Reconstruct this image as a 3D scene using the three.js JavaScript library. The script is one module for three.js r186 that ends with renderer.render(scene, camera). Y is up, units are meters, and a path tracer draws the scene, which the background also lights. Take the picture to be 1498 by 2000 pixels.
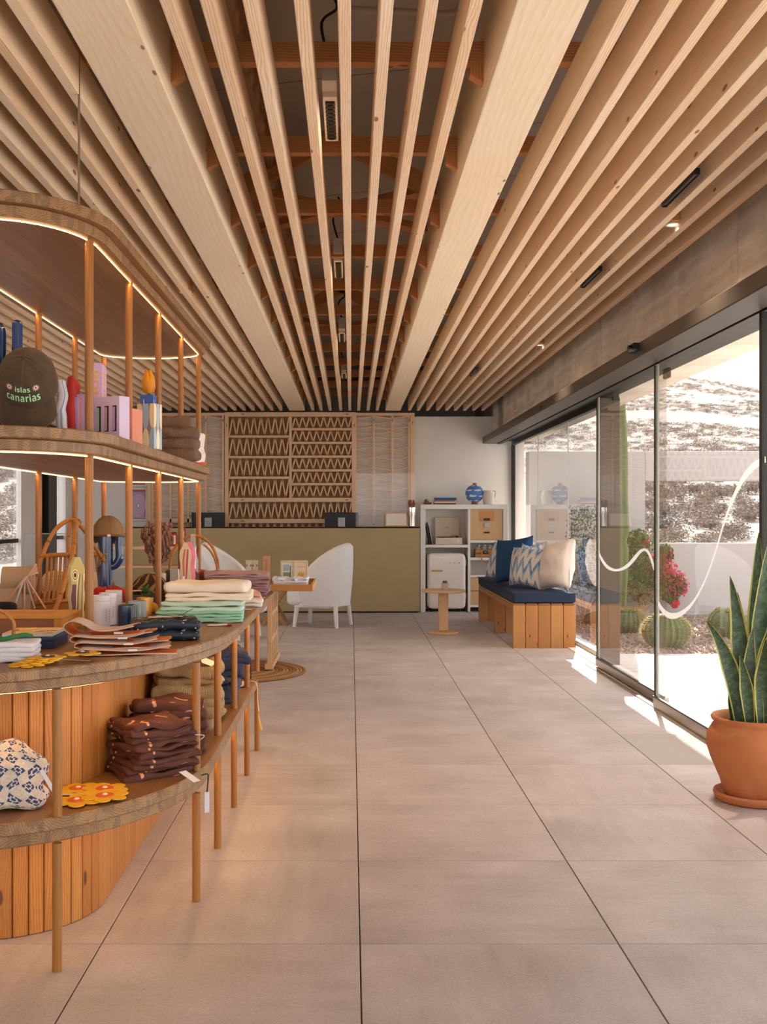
import * as THREE from 'three';
import { mergeGeometries } from 'three/addons/utils/BufferGeometryUtils.js';
import { RoundedBoxGeometry } from 'three/addons/geometries/RoundedBoxGeometry.js';
import { ImprovedNoise } from 'three/addons/math/ImprovedNoise.js';
import { RectAreaLightUniformsLib } from 'three/addons/lights/RectAreaLightUniformsLib.js';

// ---------------------------------------------------------------- camera, sky, sun, exposure
const scene = new THREE.Scene();
const FOCAL = 2090, EYE = 1.32;                       // focal length in pixels of the 1498 x 2000 frame, eye height in metres
const camera = new THREE.PerspectiveCamera(THREE.MathUtils.radToDeg(2 * Math.atan(1000 / FOCAL)), 1498 / 2000, 0.05, 3000);
camera.position.set(0, EYE, 0);
camera.setViewOffset(1498, 2000, 63, -10, 1498, 2000);  // shifted lens: verticals stay vertical
camera.updateProjectionMatrix();

const renderer = new THREE.WebGLRenderer({ antialias: true });
renderer.toneMapping = THREE.LinearToneMapping;
renderer.toneMappingExposure = 1.6;
renderer.shadowMap.enabled = true;
RectAreaLightUniformsLib.init();

const SKY_STRENGTH = 1.8;
{ // clear air: pale at the horizon, bluer towards the zenith
  const W = 256, H = 128, d = new Float32Array(W * H * 4);
  for (let r = 0; r < H; r++) {
    const up = Math.max(0, Math.sin(((r + 0.5) / H - 0.5) * Math.PI)), k = Math.pow(up, 0.55);
    for (let c = 0; c < W; c++) {
      const i = (r * W + c) * 4;
      d[i] = 1.0 - 0.26 * k; d[i + 1] = 0.97 - 0.18 * k; d[i + 2] = 0.93 - 0.02 * k; d[i + 3] = 1;
    }
  }
  const t = new THREE.DataTexture(d, W, H, THREE.RGBAFormat, THREE.FloatType);
  t.mapping = THREE.EquirectangularReflectionMapping; t.magFilter = THREE.LinearFilter; t.needsUpdate = true;
  scene.background = t; scene.environment = t;
  scene.backgroundIntensity = SKY_STRENGTH; scene.environmentIntensity = SKY_STRENGTH;
}
const sun = new THREE.DirectionalLight(new THREE.Color(1, 0.93, 0.83), 11);
sun.name = 'sun';
sun.position.set(0.36 * 20, 20, -1.58 * 20 - 8); sun.target.position.set(0, 0, -8);
sun.castShadow = true; sun.shadow.mapSize.set(4096, 4096);
Object.assign(sun.shadow.camera, { left: -20, right: 20, top: 20, bottom: -20, near: 1, far: 90 });
scene.add(sun, sun.target);

// ---------------------------------------------------------------- helpers
const V = (x, y, z) => new THREE.Vector3(x, y, -z);   // here z counts metres in front of the camera
const rng = (s) => () => { s = (s + 0x6d2b79f5) | 0; let t = Math.imul(s ^ (s >>> 15), 1 | s); t = (t + Math.imul(t ^ (t >>> 7), 61 | t)) ^ t; return ((t ^ (t >>> 14)) >>> 0) / 4294967296; };
const perlin = new ImprovedNoise();
const clamp = (x, a = 0, b = 1) => Math.min(b, Math.max(a, x)), mix = (a, b, t) => a + (b - a) * t, sstep = (a, b, x) => { const t = clamp((x - a) / (b - a)); return t * t * (3 - 2 * t); };
const taken = new Map();
function numbered(name) { const n = taken.get(name) ?? 0; taken.set(name, n + 1); return n ? name + '_' + String(n).padStart(3, '0') : name; }
function thing(name, label, category, pos = [0, 0, 0], turn = 0, group) {      // a Group at the thing's base; pos = [x, y, metres in front]
  const o = new THREE.Group(); o.name = numbered(name); scene.add(o);
  o.position.set(pos[0], pos[1], -pos[2]); o.rotation.y = turn; o.userData = { label, category };
  if (group) o.userData.group = group;
  return o;
}
function struct(name) { const o = new THREE.Group(); o.name = name; o.userData.kind = 'structure'; scene.add(o); return o; }
function part(name, geo, mat, parent, label) { const m = new THREE.Mesh(geo, mat); m.name = name; if (label) m.userData.label = label; parent.add(m); return m; }
function solo(name, label, category, geo, mat, pos = [0, 0, 0], turn = 0, group) {
  const m = new THREE.Mesh(geo, mat); m.name = numbered(name); scene.add(m); m.position.set(pos[0], pos[1], -pos[2]); m.rotation.y = turn; m.userData = { label, category };
  if (group) m.userData.group = group;
  return m;
}
function dup(src, pos, turn, label, group) {
  const c = src.clone(); c.name = numbered(src.name.replace(/_\d{3}$/, '')); scene.add(c); c.position.set(pos[0], pos[1], -pos[2]); c.rotation.y = turn;
  c.userData = { ...src.userData }; if (label) c.userData.label = label; if (group) c.userData.group = group;
  return c;
}
const put = (g, x, y, z, rx = 0, ry = 0, rz = 0) => { if (rx) g.rotateX(rx); if (rz) g.rotateZ(rz); if (ry) g.rotateY(ry); return g.translate(x, y, z); };
function merge(list) { return mergeGeometries(list.map((g) => { const n = g.index ? g.toNonIndexed() : g; for (const k of Object.keys(n.attributes)) if (!['position', 'normal', 'uv'].includes(k)) n.deleteAttribute(k); if (!n.attributes.uv) n.setAttribute('uv', new THREE.BufferAttribute(new Float32Array(n.attributes.position.count * 2), 2)); return n; }), false); }
// uv in metres by the face's main direction; u runs along the grain
function boxUV(g, grain = 'z', off = [0, 0]) {
  const p = g.attributes.position, n = g.attributes.normal, uv = new Float32Array(p.count * 2), ax = { x: 0, y: 1, z: 2 }, gi = ax[grain];
  for (let i = 0; i < p.count; i++) {
    const a = [Math.abs(n.getX(i)), Math.abs(n.getY(i)), Math.abs(n.getZ(i))], q = [p.getX(i), p.getY(i), p.getZ(i)];
    const m = a[0] >= a[1] - 1e-4 && a[0] >= a[2] - 1e-4 ? 0 : a[1] >= a[2] - 1e-4 ? 1 : 2;
    if (m === gi) { const o = [0, 1, 2].filter((k) => k !== m); uv[i * 2] = q[o[0]] * 0.25 + off[0]; uv[i * 2 + 1] = q[o[1]] + off[1]; } else { const v = [0, 1, 2].find((k) => k !== m && k !== gi); uv[i * 2] = q[gi] + off[0]; uv[i * 2 + 1] = q[v] + m * 0.37 + off[1]; }
  }
  g.setAttribute('uv', new THREE.BufferAttribute(uv, 2)); return g;
}
const longest = (w, h, d) => (w >= h && w >= d ? 'x' : h >= d ? 'y' : 'z');
function box(w, h, d, grain, off) { return boxUV(new THREE.BoxGeometry(w, h, d), grain || longest(w, h, d), off); }
function rbox(w, h, d, r = 0.004, seg = 1, grain, off) { const g = new RoundedBoxGeometry(w, h, d, seg, Math.min(r, w / 2.01, h / 2.01, d / 2.01)); return boxUV(g, grain || longest(w, h, d), off); }
function cyl(r0, r1, h, seg = 24, open = false) { return new THREE.CylinderGeometry(r0, r1, h, seg, 1, open); }
const lathe = (pts, seg = 40) => new THREE.LatheGeometry(pts.map(([r, y]) => new THREE.Vector2(r, y)), seg);
function tube(pts, r, n = 40, m = 8, closed = false) { return new THREE.TubeGeometry(new THREE.CatmullRomCurve3(pts, closed, 'catmullrom', 0.5), n, r, m, closed); }
// a rod between two points (uv along its length)
function rod(a, b, r, seg = 8, r2 = r) {
  const d = b.clone().sub(a), g = new THREE.CylinderGeometry(r2, r, d.length(), seg, 1);
  const uv = g.attributes.uv; for (let i = 0; i < uv.count; i++) uv.setXY(i, uv.getY(i) * d.length(), uv.getX(i) * r * 6.28);
  g.applyQuaternion(new THREE.Quaternion().setFromUnitVectors(new THREE.Vector3(0, 1, 0), d.clone().normalize()));
  return g.translate((a.x + b.x) / 2, (a.y + b.y) / 2, (a.z + b.z) / 2);
}
// a bar of rectangular section between two points, `up` gives the direction of its height
function bar(a, b, w, h, up = new THREE.Vector3(0, 1, 0), off) {
  const d = b.clone().sub(a), L = d.length(), z = d.normalize(), x = new THREE.Vector3().crossVectors(up, z).normalize(), y = new THREE.Vector3().crossVectors(z, x);
  const g = box(w, h, L, 'z', off);
  g.applyMatrix4(new THREE.Matrix4().makeBasis(x, y, z)); return g.translate((a.x + b.x) / 2, (a.y + b.y) / 2, (a.z + b.z) / 2);
}
function smoothNormals(g) {           // one normal per place, also across uv seams
  g.computeVertexNormals();
  const p = g.attributes.position, n = g.attributes.normal, at = new Map(), key = (i) => Math.round(p.getX(i) * 2e4) + '_' + Math.round(p.getY(i) * 2e4) + '_' + Math.round(p.getZ(i) * 2e4);
  for (let i = 0; i < p.count; i++) { const k = key(i), s = at.get(k) || [0, 0, 0]; s[0] += n.getX(i); s[1] += n.getY(i); s[2] += n.getZ(i); at.set(k, s); }
  for (let i = 0; i < p.count; i++) { const s = at.get(key(i)), l = Math.hypot(...s) || 1; n.setXYZ(i, s[0] / l, s[1] / l, s[2] / l); }
  return g;
}
// a soft rounded block (cloth, cushion): fine grid, rounded edges, then fn(v) moves each point
function soft(w, h, d, n, r, fn) {
  const g = new THREE.BoxGeometry(w, h, d, n[0], n[1], n[2]), p = g.attributes.position, uv = g.attributes.uv, nn = g.attributes.normal, v = new THREE.Vector3(), c = new THREE.Vector3();
  for (let i = 0; i < p.count; i++) {
    v.fromBufferAttribute(p, i);
    if (Math.abs(nn.getX(i)) > 0.5) uv.setXY(i, v.z, v.y); else if (Math.abs(nn.getY(i)) > 0.5) uv.setXY(i, v.x, v.z); else uv.setXY(i, v.x, v.y);
    c.set(clamp(v.x, -w / 2 + r, w / 2 - r), clamp(v.y, -h / 2 + r, h / 2 - r), clamp(v.z, -d / 2 + r, d / 2 - r));
    v.sub(c); if (v.lengthSq() > 1e-12) v.setLength(r); v.add(c);
    if (fn) fn(v, w, h, d);
    p.setXYZ(i, v.x, v.y, v.z);
  }
  return smoothNormals(g);
}
const wob = (v, a, s, seed = 0) => { const q = [v.x * s + seed, v.y * s * 1.3 + seed * 1.7, v.z * s - seed]; v.x += a * perlin.noise(...q); v.y += a * perlin.noise(q[0] + 7.3, q[1], q[2] + 3.1); v.z += a * perlin.noise(q[0], q[1] + 5.9, q[2] + 1.7); };
// slab with the given closed outline (points [x, z] counter-clockwise seen from above in x, -z), chamfered rim; groups: 0 faces, 1 rim
function slab(pts, y0, y1, ch = 0.004) {
  const N = pts.length, pos = [], uv = [], groups = [[], []];
  const nrm = pts.map((p, i) => { const a = pts[(i + N - 1) % N], b = pts[(i + 1) % N], dx = b[0] - a[0], dz = b[1] - a[1], l = Math.hypot(dx, dz); return [dz / l, -dx / l]; });
  let cx = 0, cz = 0; for (const p of pts) { cx += p[0] / N; cz += p[1] / N; }
  const sgn = nrm.reduce((s, n, i) => s + n[0] * (pts[i][0] - cx) + n[1] * (pts[i][1] - cz), 0) > 0 ? 1 : -1;
  const len = [0]; for (let i = 1; i <= N; i++) len.push(len[i - 1] + Math.hypot(pts[i % N][0] - pts[i - 1][0], pts[i % N][1] - pts[i - 1][1]));
  const ring = (inset, y) => pts.map((p, i) => [p[0] - sgn * nrm[i][0] * inset, y, -(p[1] - sgn * nrm[i][1] * inset)]);
  const A = ring(ch, y1), B = ring(0, y1 - ch), C = ring(0, y0 + ch), D = ring(ch, y0);
  const tri = (g, a, b, c, ua, ub, uc) => { groups[g].push([a, b, c, ua, ub, uc]); };
  const top = (p) => [-p[2], p[0]];
  const quadRing = (P, Q, vp, vq) => { for (let i = 0; i < N; i++) { const j = (i + 1) % N, u0 = len[i], u1 = len[i + 1]; const f = [[P[i], Q[i], Q[j], [u0, vp], [u0, vq], [u1, vq]], [P[i], Q[j], P[j], [u0, vp], [u1, vq], [u1, vp]]]; for (const t of f) sgn > 0 ? tri(1, t[0], t[2], t[1], t[3], t[5], t[4]) : tri(1, ...t); } };
  quadRing(A, B, y1, y1 - ch); quadRing(B, C, y1 - ch, y0 + ch); quadRing(C, D, y0 + ch, y0);
  const idx = THREE.ShapeUtils.triangulateShape(A.map((p) => new THREE.Vector2(p[0], p[2])), []);
  for (const [a, b, c] of idx) {
    const P = [A[a], A[b], A[c]], e1 = [P[1][0] - P[0][0], P[1][2] - P[0][2]], e2 = [P[2][0] - P[0][0], P[2][2] - P[0][2]], upw = e1[1] * e2[0] - e1[0] * e2[1] > 0;
    upw ? tri(0, P[0], P[1], P[2], top(P[0]), top(P[1]), top(P[2])) : tri(0, P[0], P[2], P[1], top(P[0]), top(P[2]), top(P[1]));
    const Q = [D[a], D[b], D[c]];
    upw ? tri(0, Q[0], Q[2], Q[1], top(Q[0]), top(Q[2]), top(Q[1])) : tri(0, Q[0], Q[1], Q[2], top(Q[0]), top(Q[1]), top(Q[2]));
  }
  const g = new THREE.BufferGeometry(); let at = 0;
  groups.forEach((list, k) => { for (const t of list) { for (let i = 0; i < 3; i++) { pos.push(...t[i]); uv.push(...t[3 + i]); } } g.addGroup(at, list.length * 3, k); at += list.length * 3; });
  g.setAttribute('position', new THREE.Float32BufferAttribute(pos, 3)); g.setAttribute('uv', new THREE.Float32BufferAttribute(uv, 2)); g.computeVertexNormals();
  return g;
}
// outline of a long shape with elliptic ends: half width hw, straight from za to zb, end depths ra (near) and rb (far)
function racetrack(cx, hw, za, zb, ra, rb, n = 28) {
  const pts = [];
  for (let i = 0; i <= n; i++) { const a = Math.PI * i / n; pts.push([cx + hw * Math.cos(a), zb + rb * Math.sin(a)]); }
  for (let i = 0; i <= n; i++) { const a = Math.PI + Math.PI * i / n; pts.push([cx + hw * Math.cos(a), za + ra * Math.sin(a)]); }
  const out = []; for (let i = 0; i < pts.length; i++) { const a = pts[i], b = pts[(i + 1) % pts.length], L = Math.hypot(b[0] - a[0], b[1] - a[1]), k = Math.max(1, Math.ceil(L / 0.25)); for (let j = 0; j < k; j++) out.push([mix(a[0], b[0], j / k), mix(a[1], b[1], j / k)]); }
  return out;
}

// ---------------------------------------------------------------- textures
const hash = (x, y, s) => { let h = Math.imul(x | 0, 374761393) ^ Math.imul(y | 0, 668265263) ^ Math.imul(s | 0, 1274126177); h = Math.imul(h ^ (h >>> 13), 1274126177); return ((h ^ (h >>> 16)) >>> 0) / 4294967296; };
function vn(x, y, px, py, s) { // value noise that repeats every px, py cells
  const ix = Math.floor(x), iy = Math.floor(y), fx = x - ix, fy = y - iy, u = fx * fx * (3 - 2 * fx), v = fy * fy * (3 - 2 * fy), w = (k, p) => ((k % p) + p) % p;
  const a = hash(w(ix, px), w(iy, py), s), b = hash(w(ix + 1, px), w(iy, py), s), c = hash(w(ix, px), w(iy + 1, py), s), d = hash(w(ix + 1, px), w(iy + 1, py), s);
  return a + (b - a) * u + (c - a) * v + (a - b - c + d) * u * v;
}
const fbm = (x, y, p, q, s, o = 4) => { let t = 0, a = 0.5, n = 0; for (let i = 0; i < o; i++) { t += a * vn(x, y, p, q, s + i); n += a; a *= 0.5; x *= 2; y *= 2; p *= 2; q *= 2; } return t / n; };
function tex(w, h, fn, srgb = true, size = [1, 1]) {   // fn(u, v) -> [r, g, b] 0..1 ; size = metres covered
  const d = new Uint8Array(w * h * 4);
  for (let y = 0; y < h; y++) for (let x = 0; x < w; x++) { const c = fn((x + 0.5) / w, (y + 0.5) / h), i = (y * w + x) * 4; d[i] = clamp(c[0]) * 255; d[i + 1] = clamp(c[1]) * 255; d[i + 2] = clamp(c[2]) * 255; d[i + 3] = 255; }
  const t = new THREE.DataTexture(d, w, h); t.wrapS = t.wrapT = THREE.RepeatWrapping; t.magFilter = THREE.LinearFilter; t.minFilter = THREE.LinearMipmapLinearFilter; t.generateMipmaps = true;
  if (srgb) t.colorSpace = THREE.SRGBColorSpace; t.repeat.set(1 / size[0], 1 / size[1]); t.needsUpdate = true; return t;
}
function canvasTex(w, h, draw, flat = false) {
  const c = document.createElement('canvas'); c.width = w; c.height = h; const x = c.getContext('2d'); draw(x, w, h);
  const t = new THREE.CanvasTexture(c); t.colorSpace = THREE.SRGBColorSpace; t.anisotropy = 8; return t;
}
const rgb = (hex) => [(hex >> 16 & 255) / 255, (hex >> 8 & 255) / 255, (hex & 255) / 255];
const lerp3 = (a, b, t) => [mix(a[0], b[0], t), mix(a[1], b[1], t), mix(a[2], b[2], t)];
// long-grained timber; covers size metres (u along the grain)
function woodTex(light, dark, { W = 1024, H = 512, size = [2.4, 0.6], rings = 60, warp = 7, knots = 6, contrast = 1, seed = 1, fibre = 0.12 } = {}) {
  const A = rgb(light), B = rgb(dark), R = rng(seed), K = [...Array(knots)].map(() => [R(), R(), 0.006 + 0.008 * R()]);
  return tex(W, H, (u, v) => {
    let kn = 0, push = 0;
    for (const [ku, kv, kr] of K) { let du = Math.abs(u - ku); du = Math.min(du, 1 - du) * size[0] * 0.35; let dv = v - kv; dv -= Math.round(dv); dv *= size[1]; const r = Math.hypot(du, dv); push += 0.6 * Math.exp(-r * r / (kr * kr * 14)) * Math.tanh(dv / kr); kn = Math.max(kn, 1 - sstep(kr * 0.5, kr, r)); }
    const w = fbm(u * 2, v * 2, 2, 2, seed * 17, 2) * warp + fbm(u * 5, v * 6, 5, 6, seed * 31, 2) * 1.2 + push * 2.5;
    const s = (v * rings + w) % 1, saw = s < 0 ? s + 1 : s;
    const ring = Math.pow(saw, 2.2) * (1 - sstep(0.93, 1, saw));
    const f = vn(u * 40, v * 260, 40, 260, seed + 3) - 0.5, b = fbm(u * 3, v * 2, 3, 2, seed + 9, 3) - 0.5;
    let t = clamp(ring * 0.85 * contrast + f * fibre * 2 + b * 0.5 + 0.1);
    const c = lerp3(A, B, t); return kn > 0 ? lerp3(c, [B[0] * 0.55, B[1] * 0.5, B[2] * 0.45], kn * 0.8) : c;
  }, true, size);
}
// ---------------------------------------------------------------- materials
const M = (color, roughness = 0.6, o = {}) => new THREE.MeshPhysicalMaterial({ color, roughness, ...o });
const WHITE = 0xffffff;
const grainBump = tex(512, 256, (u, v) => { const a = vn(u * 24, v * 200, 24, 200, 5) * 0.6 + vn(u * 60, v * 90, 60, 90, 6) * 0.4; return [a, a, a]; }, false, [1.2, 0.3]);
const mat = {};
mat.pine = [1, 2, 3].map((s) => M(WHITE, 0.62, { map: woodTex(0xf9e8d0, 0xd89c62, { seed: s, rings: 52 + s * 9, contrast: 0.75 }), bumpMap: grainBump, bumpScale: 0.0006 }));
mat.beam = M(WHITE, 0.66, { map: woodTex(0xf7e6cd, 0xe6c394, { seed: 7, rings: 26, contrast: 0.4, warp: 8, size: [3, 0.9], knots: 7 }), bumpMap: grainBump, bumpScale: 0.0004 });
mat.joist = M(WHITE, 0.7, { map: woodTex(0xd79c66, 0xb06a38, { seed: 9, rings: 60 }), bumpMap: grainBump, bumpScale: 0.0005 });
const honeyMaps = [11, 12].map((s) => woodTex(0xc58a44, 0x97591f, { seed: s, rings: 44, size: [1.6, 0.4], W: 1024, H: 256, knots: 2 }));
mat.honey = [0, 1, 2, 3].map((i) => M([0xffffff, 0xf0e4d6, 0xfff6ea, 0xe8dccb][i], 0.5, { map: honeyMaps[i % 2], bumpMap: grainBump, bumpScale: 0.0005 }));
mat.post = M(WHITE, 0.42, { map: woodTex(0xad7436, 0x86541f, { seed: 21, rings: 26, knots: 1, size: [1.5, 0.25], W: 512, H: 128, warp: 4 }) });
mat.walnut = M(WHITE, 0.42, { map: tex(1024, 512, (u, v) => { // edge-glued stained boards, 8 cm lamellas over 2.4 x 0.8 m
  const l = Math.floor(v * 10), t0 = hash(l, 3, 5), w = fbm(u * 5, v * 30, 5, 30, 40 + l, 3), f = vn(u * 60, v * 300, 60, 300, 8), jo = Math.abs((v * 10) % 1 - 0.5) > 0.485 ? 0.75 : 1;
  const t = clamp(0.35 * t0 + 0.6 * w + 0.3 * (f - 0.5)); return lerp3(rgb(0xa07449), rgb(0x70492b), t).map((c) => c * jo);
}, true, [2.4, 0.8]), bumpMap: grainBump, bumpScale: 0.0003 });
mat.walnutRim = M(WHITE, 0.5, { map: tex(2048, 128, (u, v) => { // end grain of the glued blocks round the rim, 2.4 m x 0.1 m (v = height)
  const x = u * 2.4, n = 23, b = Math.floor(u * n), lx = x - (b + 0.5) * 2.4 / n, ly = v * 0.1, cx = (hash(b, 1, 2) - 0.5) * 0.12, cy = (hash(b, 2, 2) - 0.5) * 0.16 + 0.05;
  const r = Math.hypot(lx - cx, ly - cy) + 0.004 * vn(u * 300, v * 12, 300, 12, 4), s = (r * 130) % 1, ring = Math.pow(s, 1.5), p = fbm(u * 60, v * 3, 60, 3, 9, 3), st = sstep(0.5, 0.7, fbm(u * 130, v * 2, 130, 2, 12, 2));
  return lerp3(lerp3(rgb(0xa98359), rgb(0x6d4a2b), clamp(ring * 0.75 + (hash(b, 5, 5) - 0.45) * 0.35 + (p - 0.5) * 0.6)), rgb(0x4d3c2e), st * 0.3);
}, true, [2.4, 0.1]) });
mat.oak = M(WHITE, 0.55, { map: woodTex(0xd9b184, 0xb98a5a, { seed: 31, rings: 60, contrast: 0.6, knots: 1, size: [1.8, 0.4], H: 256 }), bumpMap: grainBump, bumpScale: 0.0004 });
const latMap = woodTex(0xeccba6, 0xd8a67c, { seed: 41, rings: 50, contrast: 0.6, size: [1.5, 0.4], W: 512, H: 256, knots: 2 });
mat.lattice = [0, 1].map((i) => M([0xffffff, 0xf6ece2][i], 0.62, { map: latMap }));
const teakMap = woodTex(0xc08a4e, 0x965f2c, { seed: 51, rings: 46, contrast: 0.7, size: [1.4, 0.4], W: 512, H: 256, knots: 2 });
mat.teak = [0, 1, 2].map((i) => M([0xffffff, 0xf0e4d8, 0xfff4e8][i], 0.55, { map: teakMap, bumpMap: grainBump, bumpScale: 0.0005 }));
mat.rattan = M(WHITE, 0.5, { map: tex(256, 64, (u, v) => { const n = fbm(u * 8, v * 4, 8, 4, 61, 3), ri = Math.abs((u * 4) % 1 - 0.5) > 0.47 ? 0.7 : 1; return lerp3(rgb(0xcf8f45), rgb(0x9c5f24), n).map((c) => c * ri); }, true, [0.6, 0.1]) });
mat.tile = [0, 1, 2, 3].map((s) => {
  const m = tex(512, 512, (u, v) => { const big = fbm(u * 3, v * 3, 3, 3, 70 + s, 4) - 0.5, str = fbm(u * 3, v * 24, 3, 24, 80 + s, 3) - 0.5, fine = vn(u * 180, v * 180, 180, 180, 90 + s) - 0.5, dot = hash(Math.floor(u * 512), Math.floor(v * 512), 99 + s) > 0.9988 ? -0.22 : 0; const k = big * 0.12 + str * 0.05 + fine * 0.07 + dot; const c = rgb(0xb6a8a2); return [c[0] + k, c[1] + k, c[2] + k * 1.05]; }, true, [0.8, 0.8]);
  const r = tex(256, 256, (u, v) => { const a = 0.50 + 0.3 * (fbm(u * 4, v * 16, 4, 16, 120 + s, 4) - 0.5); return [a, a, a]; }, false, [0.8, 0.8]);
  return M(WHITE, 1, { map: m, roughnessMap: r });
});
mat.grout = M(0x6a5e55, 0.9);
mat.plaster = M(WHITE, 0.85, { map: tex(512, 512, (u, v) => { const k = (fbm(u * 6, v * 6, 6, 6, 130, 4) - 0.5) * 0.05; const c = rgb(0xe9e5df); return c.map((x) => x + k); }, true, [3, 3]) });
mat.gardenWall = M(WHITE, 0.9, { map: tex(512, 512, (u, v) => { const k = (fbm(u * 8, v * 5, 8, 5, 131, 5) - 0.5) * 0.05; const c = rgb(0xc8c1bc); return c.map((x) => x + k); }, true, [4, 3]) });
mat.concrete = [0, 1].map((s) => M(WHITE, 0.88, { map: tex(512, 512, (u, v) => { // vertical board marks
  const st = fbm(u * 26, v * 2, 26, 2, 140 + s, 4) - 0.5, bl = fbm(u * 4, v * 4, 4, 4, 150 + s, 4) - 0.5, f = vn(u * 160, v * 160, 160, 160, 5 + s) - 0.5, pit = fbm(u * 40, v * 40, 40, 40, 160 + s, 2) > 0.8 ? -0.06 : 0;
  const k = st * 0.2 + bl * 0.16 + f * 0.05 + pit, c = rgb(0xdcd1c3); return c.map((x) => x + k); }, true, [1, 1]) }));
mat.bronze = M(0x4e463f, 0.42, { metalness: 0.55 });
mat.blackMetal = M(0x24221f, 0.4, { metalness: 0.4 });
mat.steel = M(0xa39a8c, 0.32, { metalness: 0.9 });
mat.chrome = M(0xd8d6d2, 0.15, { metalness: 1 });
mat.glass = M(WHITE, 0.0, { transmission: 1, thickness: 0, ior: 1.5 });
mat.glassEdge = M(0xd9dcd4, 0.12, { transmission: 0.7, thickness: 0, ior: 1.5 });
mat.clearGlass = M(WHITE, 0.02, { transmission: 1, thickness: 0, ior: 1.45 });
mat.roofPanel = M(0xc0b8ae, 0.7);
mat.dark = M(0x1c1a19, 0.7);
mat.black = M(0x141414, 0.45);
mat.whitePaint = M(0xe9e4dc, 0.5);
mat.olive = M(WHITE, 0.75, { map: tex(256, 256, (u, v) => { const k = (fbm(u * 8, v * 8, 8, 8, 171, 3) - 0.5) * 0.03; return rgb(0xb19a70).map((x) => x + k); }, true, [2, 2]) });
mat.brownBoard = M(0xa5825e, 0.8);
mat.led = M(0xffe2b0, 0.5, { emissive: new THREE.Color(1, 0.62, 0.26), emissiveIntensity: 3.2 });
// woven cloth
const weaveBump = tex(128, 128, (u, v) => { const a = 0.5 + 0.25 * Math.sin(u * 6.2832 * 16) * Math.sin(v * 6.2832 * 16) + 0.25 * (vn(u * 64, v * 64, 64, 64, 3) - 0.5); return [a, a, a]; }, false, [0.03, 0.03]);
const cloth = (hex, o = {}) => M(hex, 0.92, { bumpMap: weaveBump, bumpScale: 0.0006, sheen: 0.25, sheenColor: new THREE.Color(hex), sheenRoughness: 0.7, ...o });
const knitBump = tex(128, 128, (u, v) => { const a = 0.5 + 0.5 * Math.sin(u * 6.2832 * 8 + 1.2 * Math.sin(v * 6.2832 * 8)); return [a, a, a]; }, false, [0.05, 0.05]);
const knit = (hex) => M(WHITE, 0.95, { map: tex(128, 128, (u, v) => { const a = 0.5 + 0.5 * Math.sin(u * 6.2832 * 8 + 1.2 * Math.sin(v * 6.2832 * 8)), n = vn(u * 40, v * 40, 40, 40, 7) - 0.5; return rgb(hex).map((c) => c * (0.72 + 0.3 * a) + n * 0.08); }, true, [0.05, 0.05]), bumpMap: knitBump, bumpScale: 0.002 });
mat.boucle = M(WHITE, 0.95, { map: tex(256, 256, (u, v) => { const n = vn(u * 90, v * 90, 90, 90, 7) - 0.5; return rgb(0xe6e1dc).map((c) => c + n * 0.07); }, true, [0.25, 0.25]), bumpMap: tex(256, 256, (u, v) => { const a = vn(u * 70, v * 70, 70, 70, 8); return [a, a, a]; }, false, [0.25, 0.25]), bumpScale: 0.0015 });
// ---------------------------------------------------------------- the room
const ZR = -2.4, ZB = 15.5, XL = -4.1, XR = 2.05, SLAT_Y = 2.835;
{ // floor: every tile a piece on a recessed bed
  const floor = struct('floor'); floor.userData.label = 'floor of large pale matt stone tiles with thin joints';
  part('bed', put(box(7.0, 0.15, 19.4), -1.05, -0.083, -(6.9)), mat.grout, floor);
  const gs = [...Array(8)].map((_, i) => rbox(0.7955, 0.02, 0.7955, 0.0015, 1, i % 2 ? 'x' : 'z', [i * 0.31, i * 0.17])), cut = rbox(0.7, 0.02, 0.7965, 0.0015, 1, 'x', [0.3, 0.3]), mt = M(0xa99f98, 0.8), R = rng(4);
  for (let r = -7; r < 15; r++) for (let c = -6; c < 3; c++) {
    if (r < -7) continue;
    const x = 0.027 + 0.8 * c + 0.4, z = 3.312 + 0.8 * r + 0.4; if (x - 0.4 > 2.5) continue;
    const t = part('tile', gs[Math.floor(R() * 8)], r === 3 && c === 2 ? mt : mat.tile[Math.floor(R() * 4)], floor, r === 3 && c === 2 ? 'darker grey floor tile by the sliding door' : undefined);
    t.position.set(x, -0.01, -z);
  }
}
{ // back wall, plaster below, unlit void above the slats
  const w = struct('wall_back');
  part('plaster', put(box(6.85, 2.777, 0.22, 'x'), -0.925, 1.3885, -(ZB + 0.11)), mat.plaster, w);
  part('upper_wall', put(box(6.85, 2.4, 0.2, 'x'), -0.925, 3.2, -18.1), mat.plaster, w);        // the roof void goes on over the rooms behind
  part('void_floor', put(box(6.85, 0.15, 2.6, 'x'), -0.925, 2.5, -16.9), mat.plaster, w);
}
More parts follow.
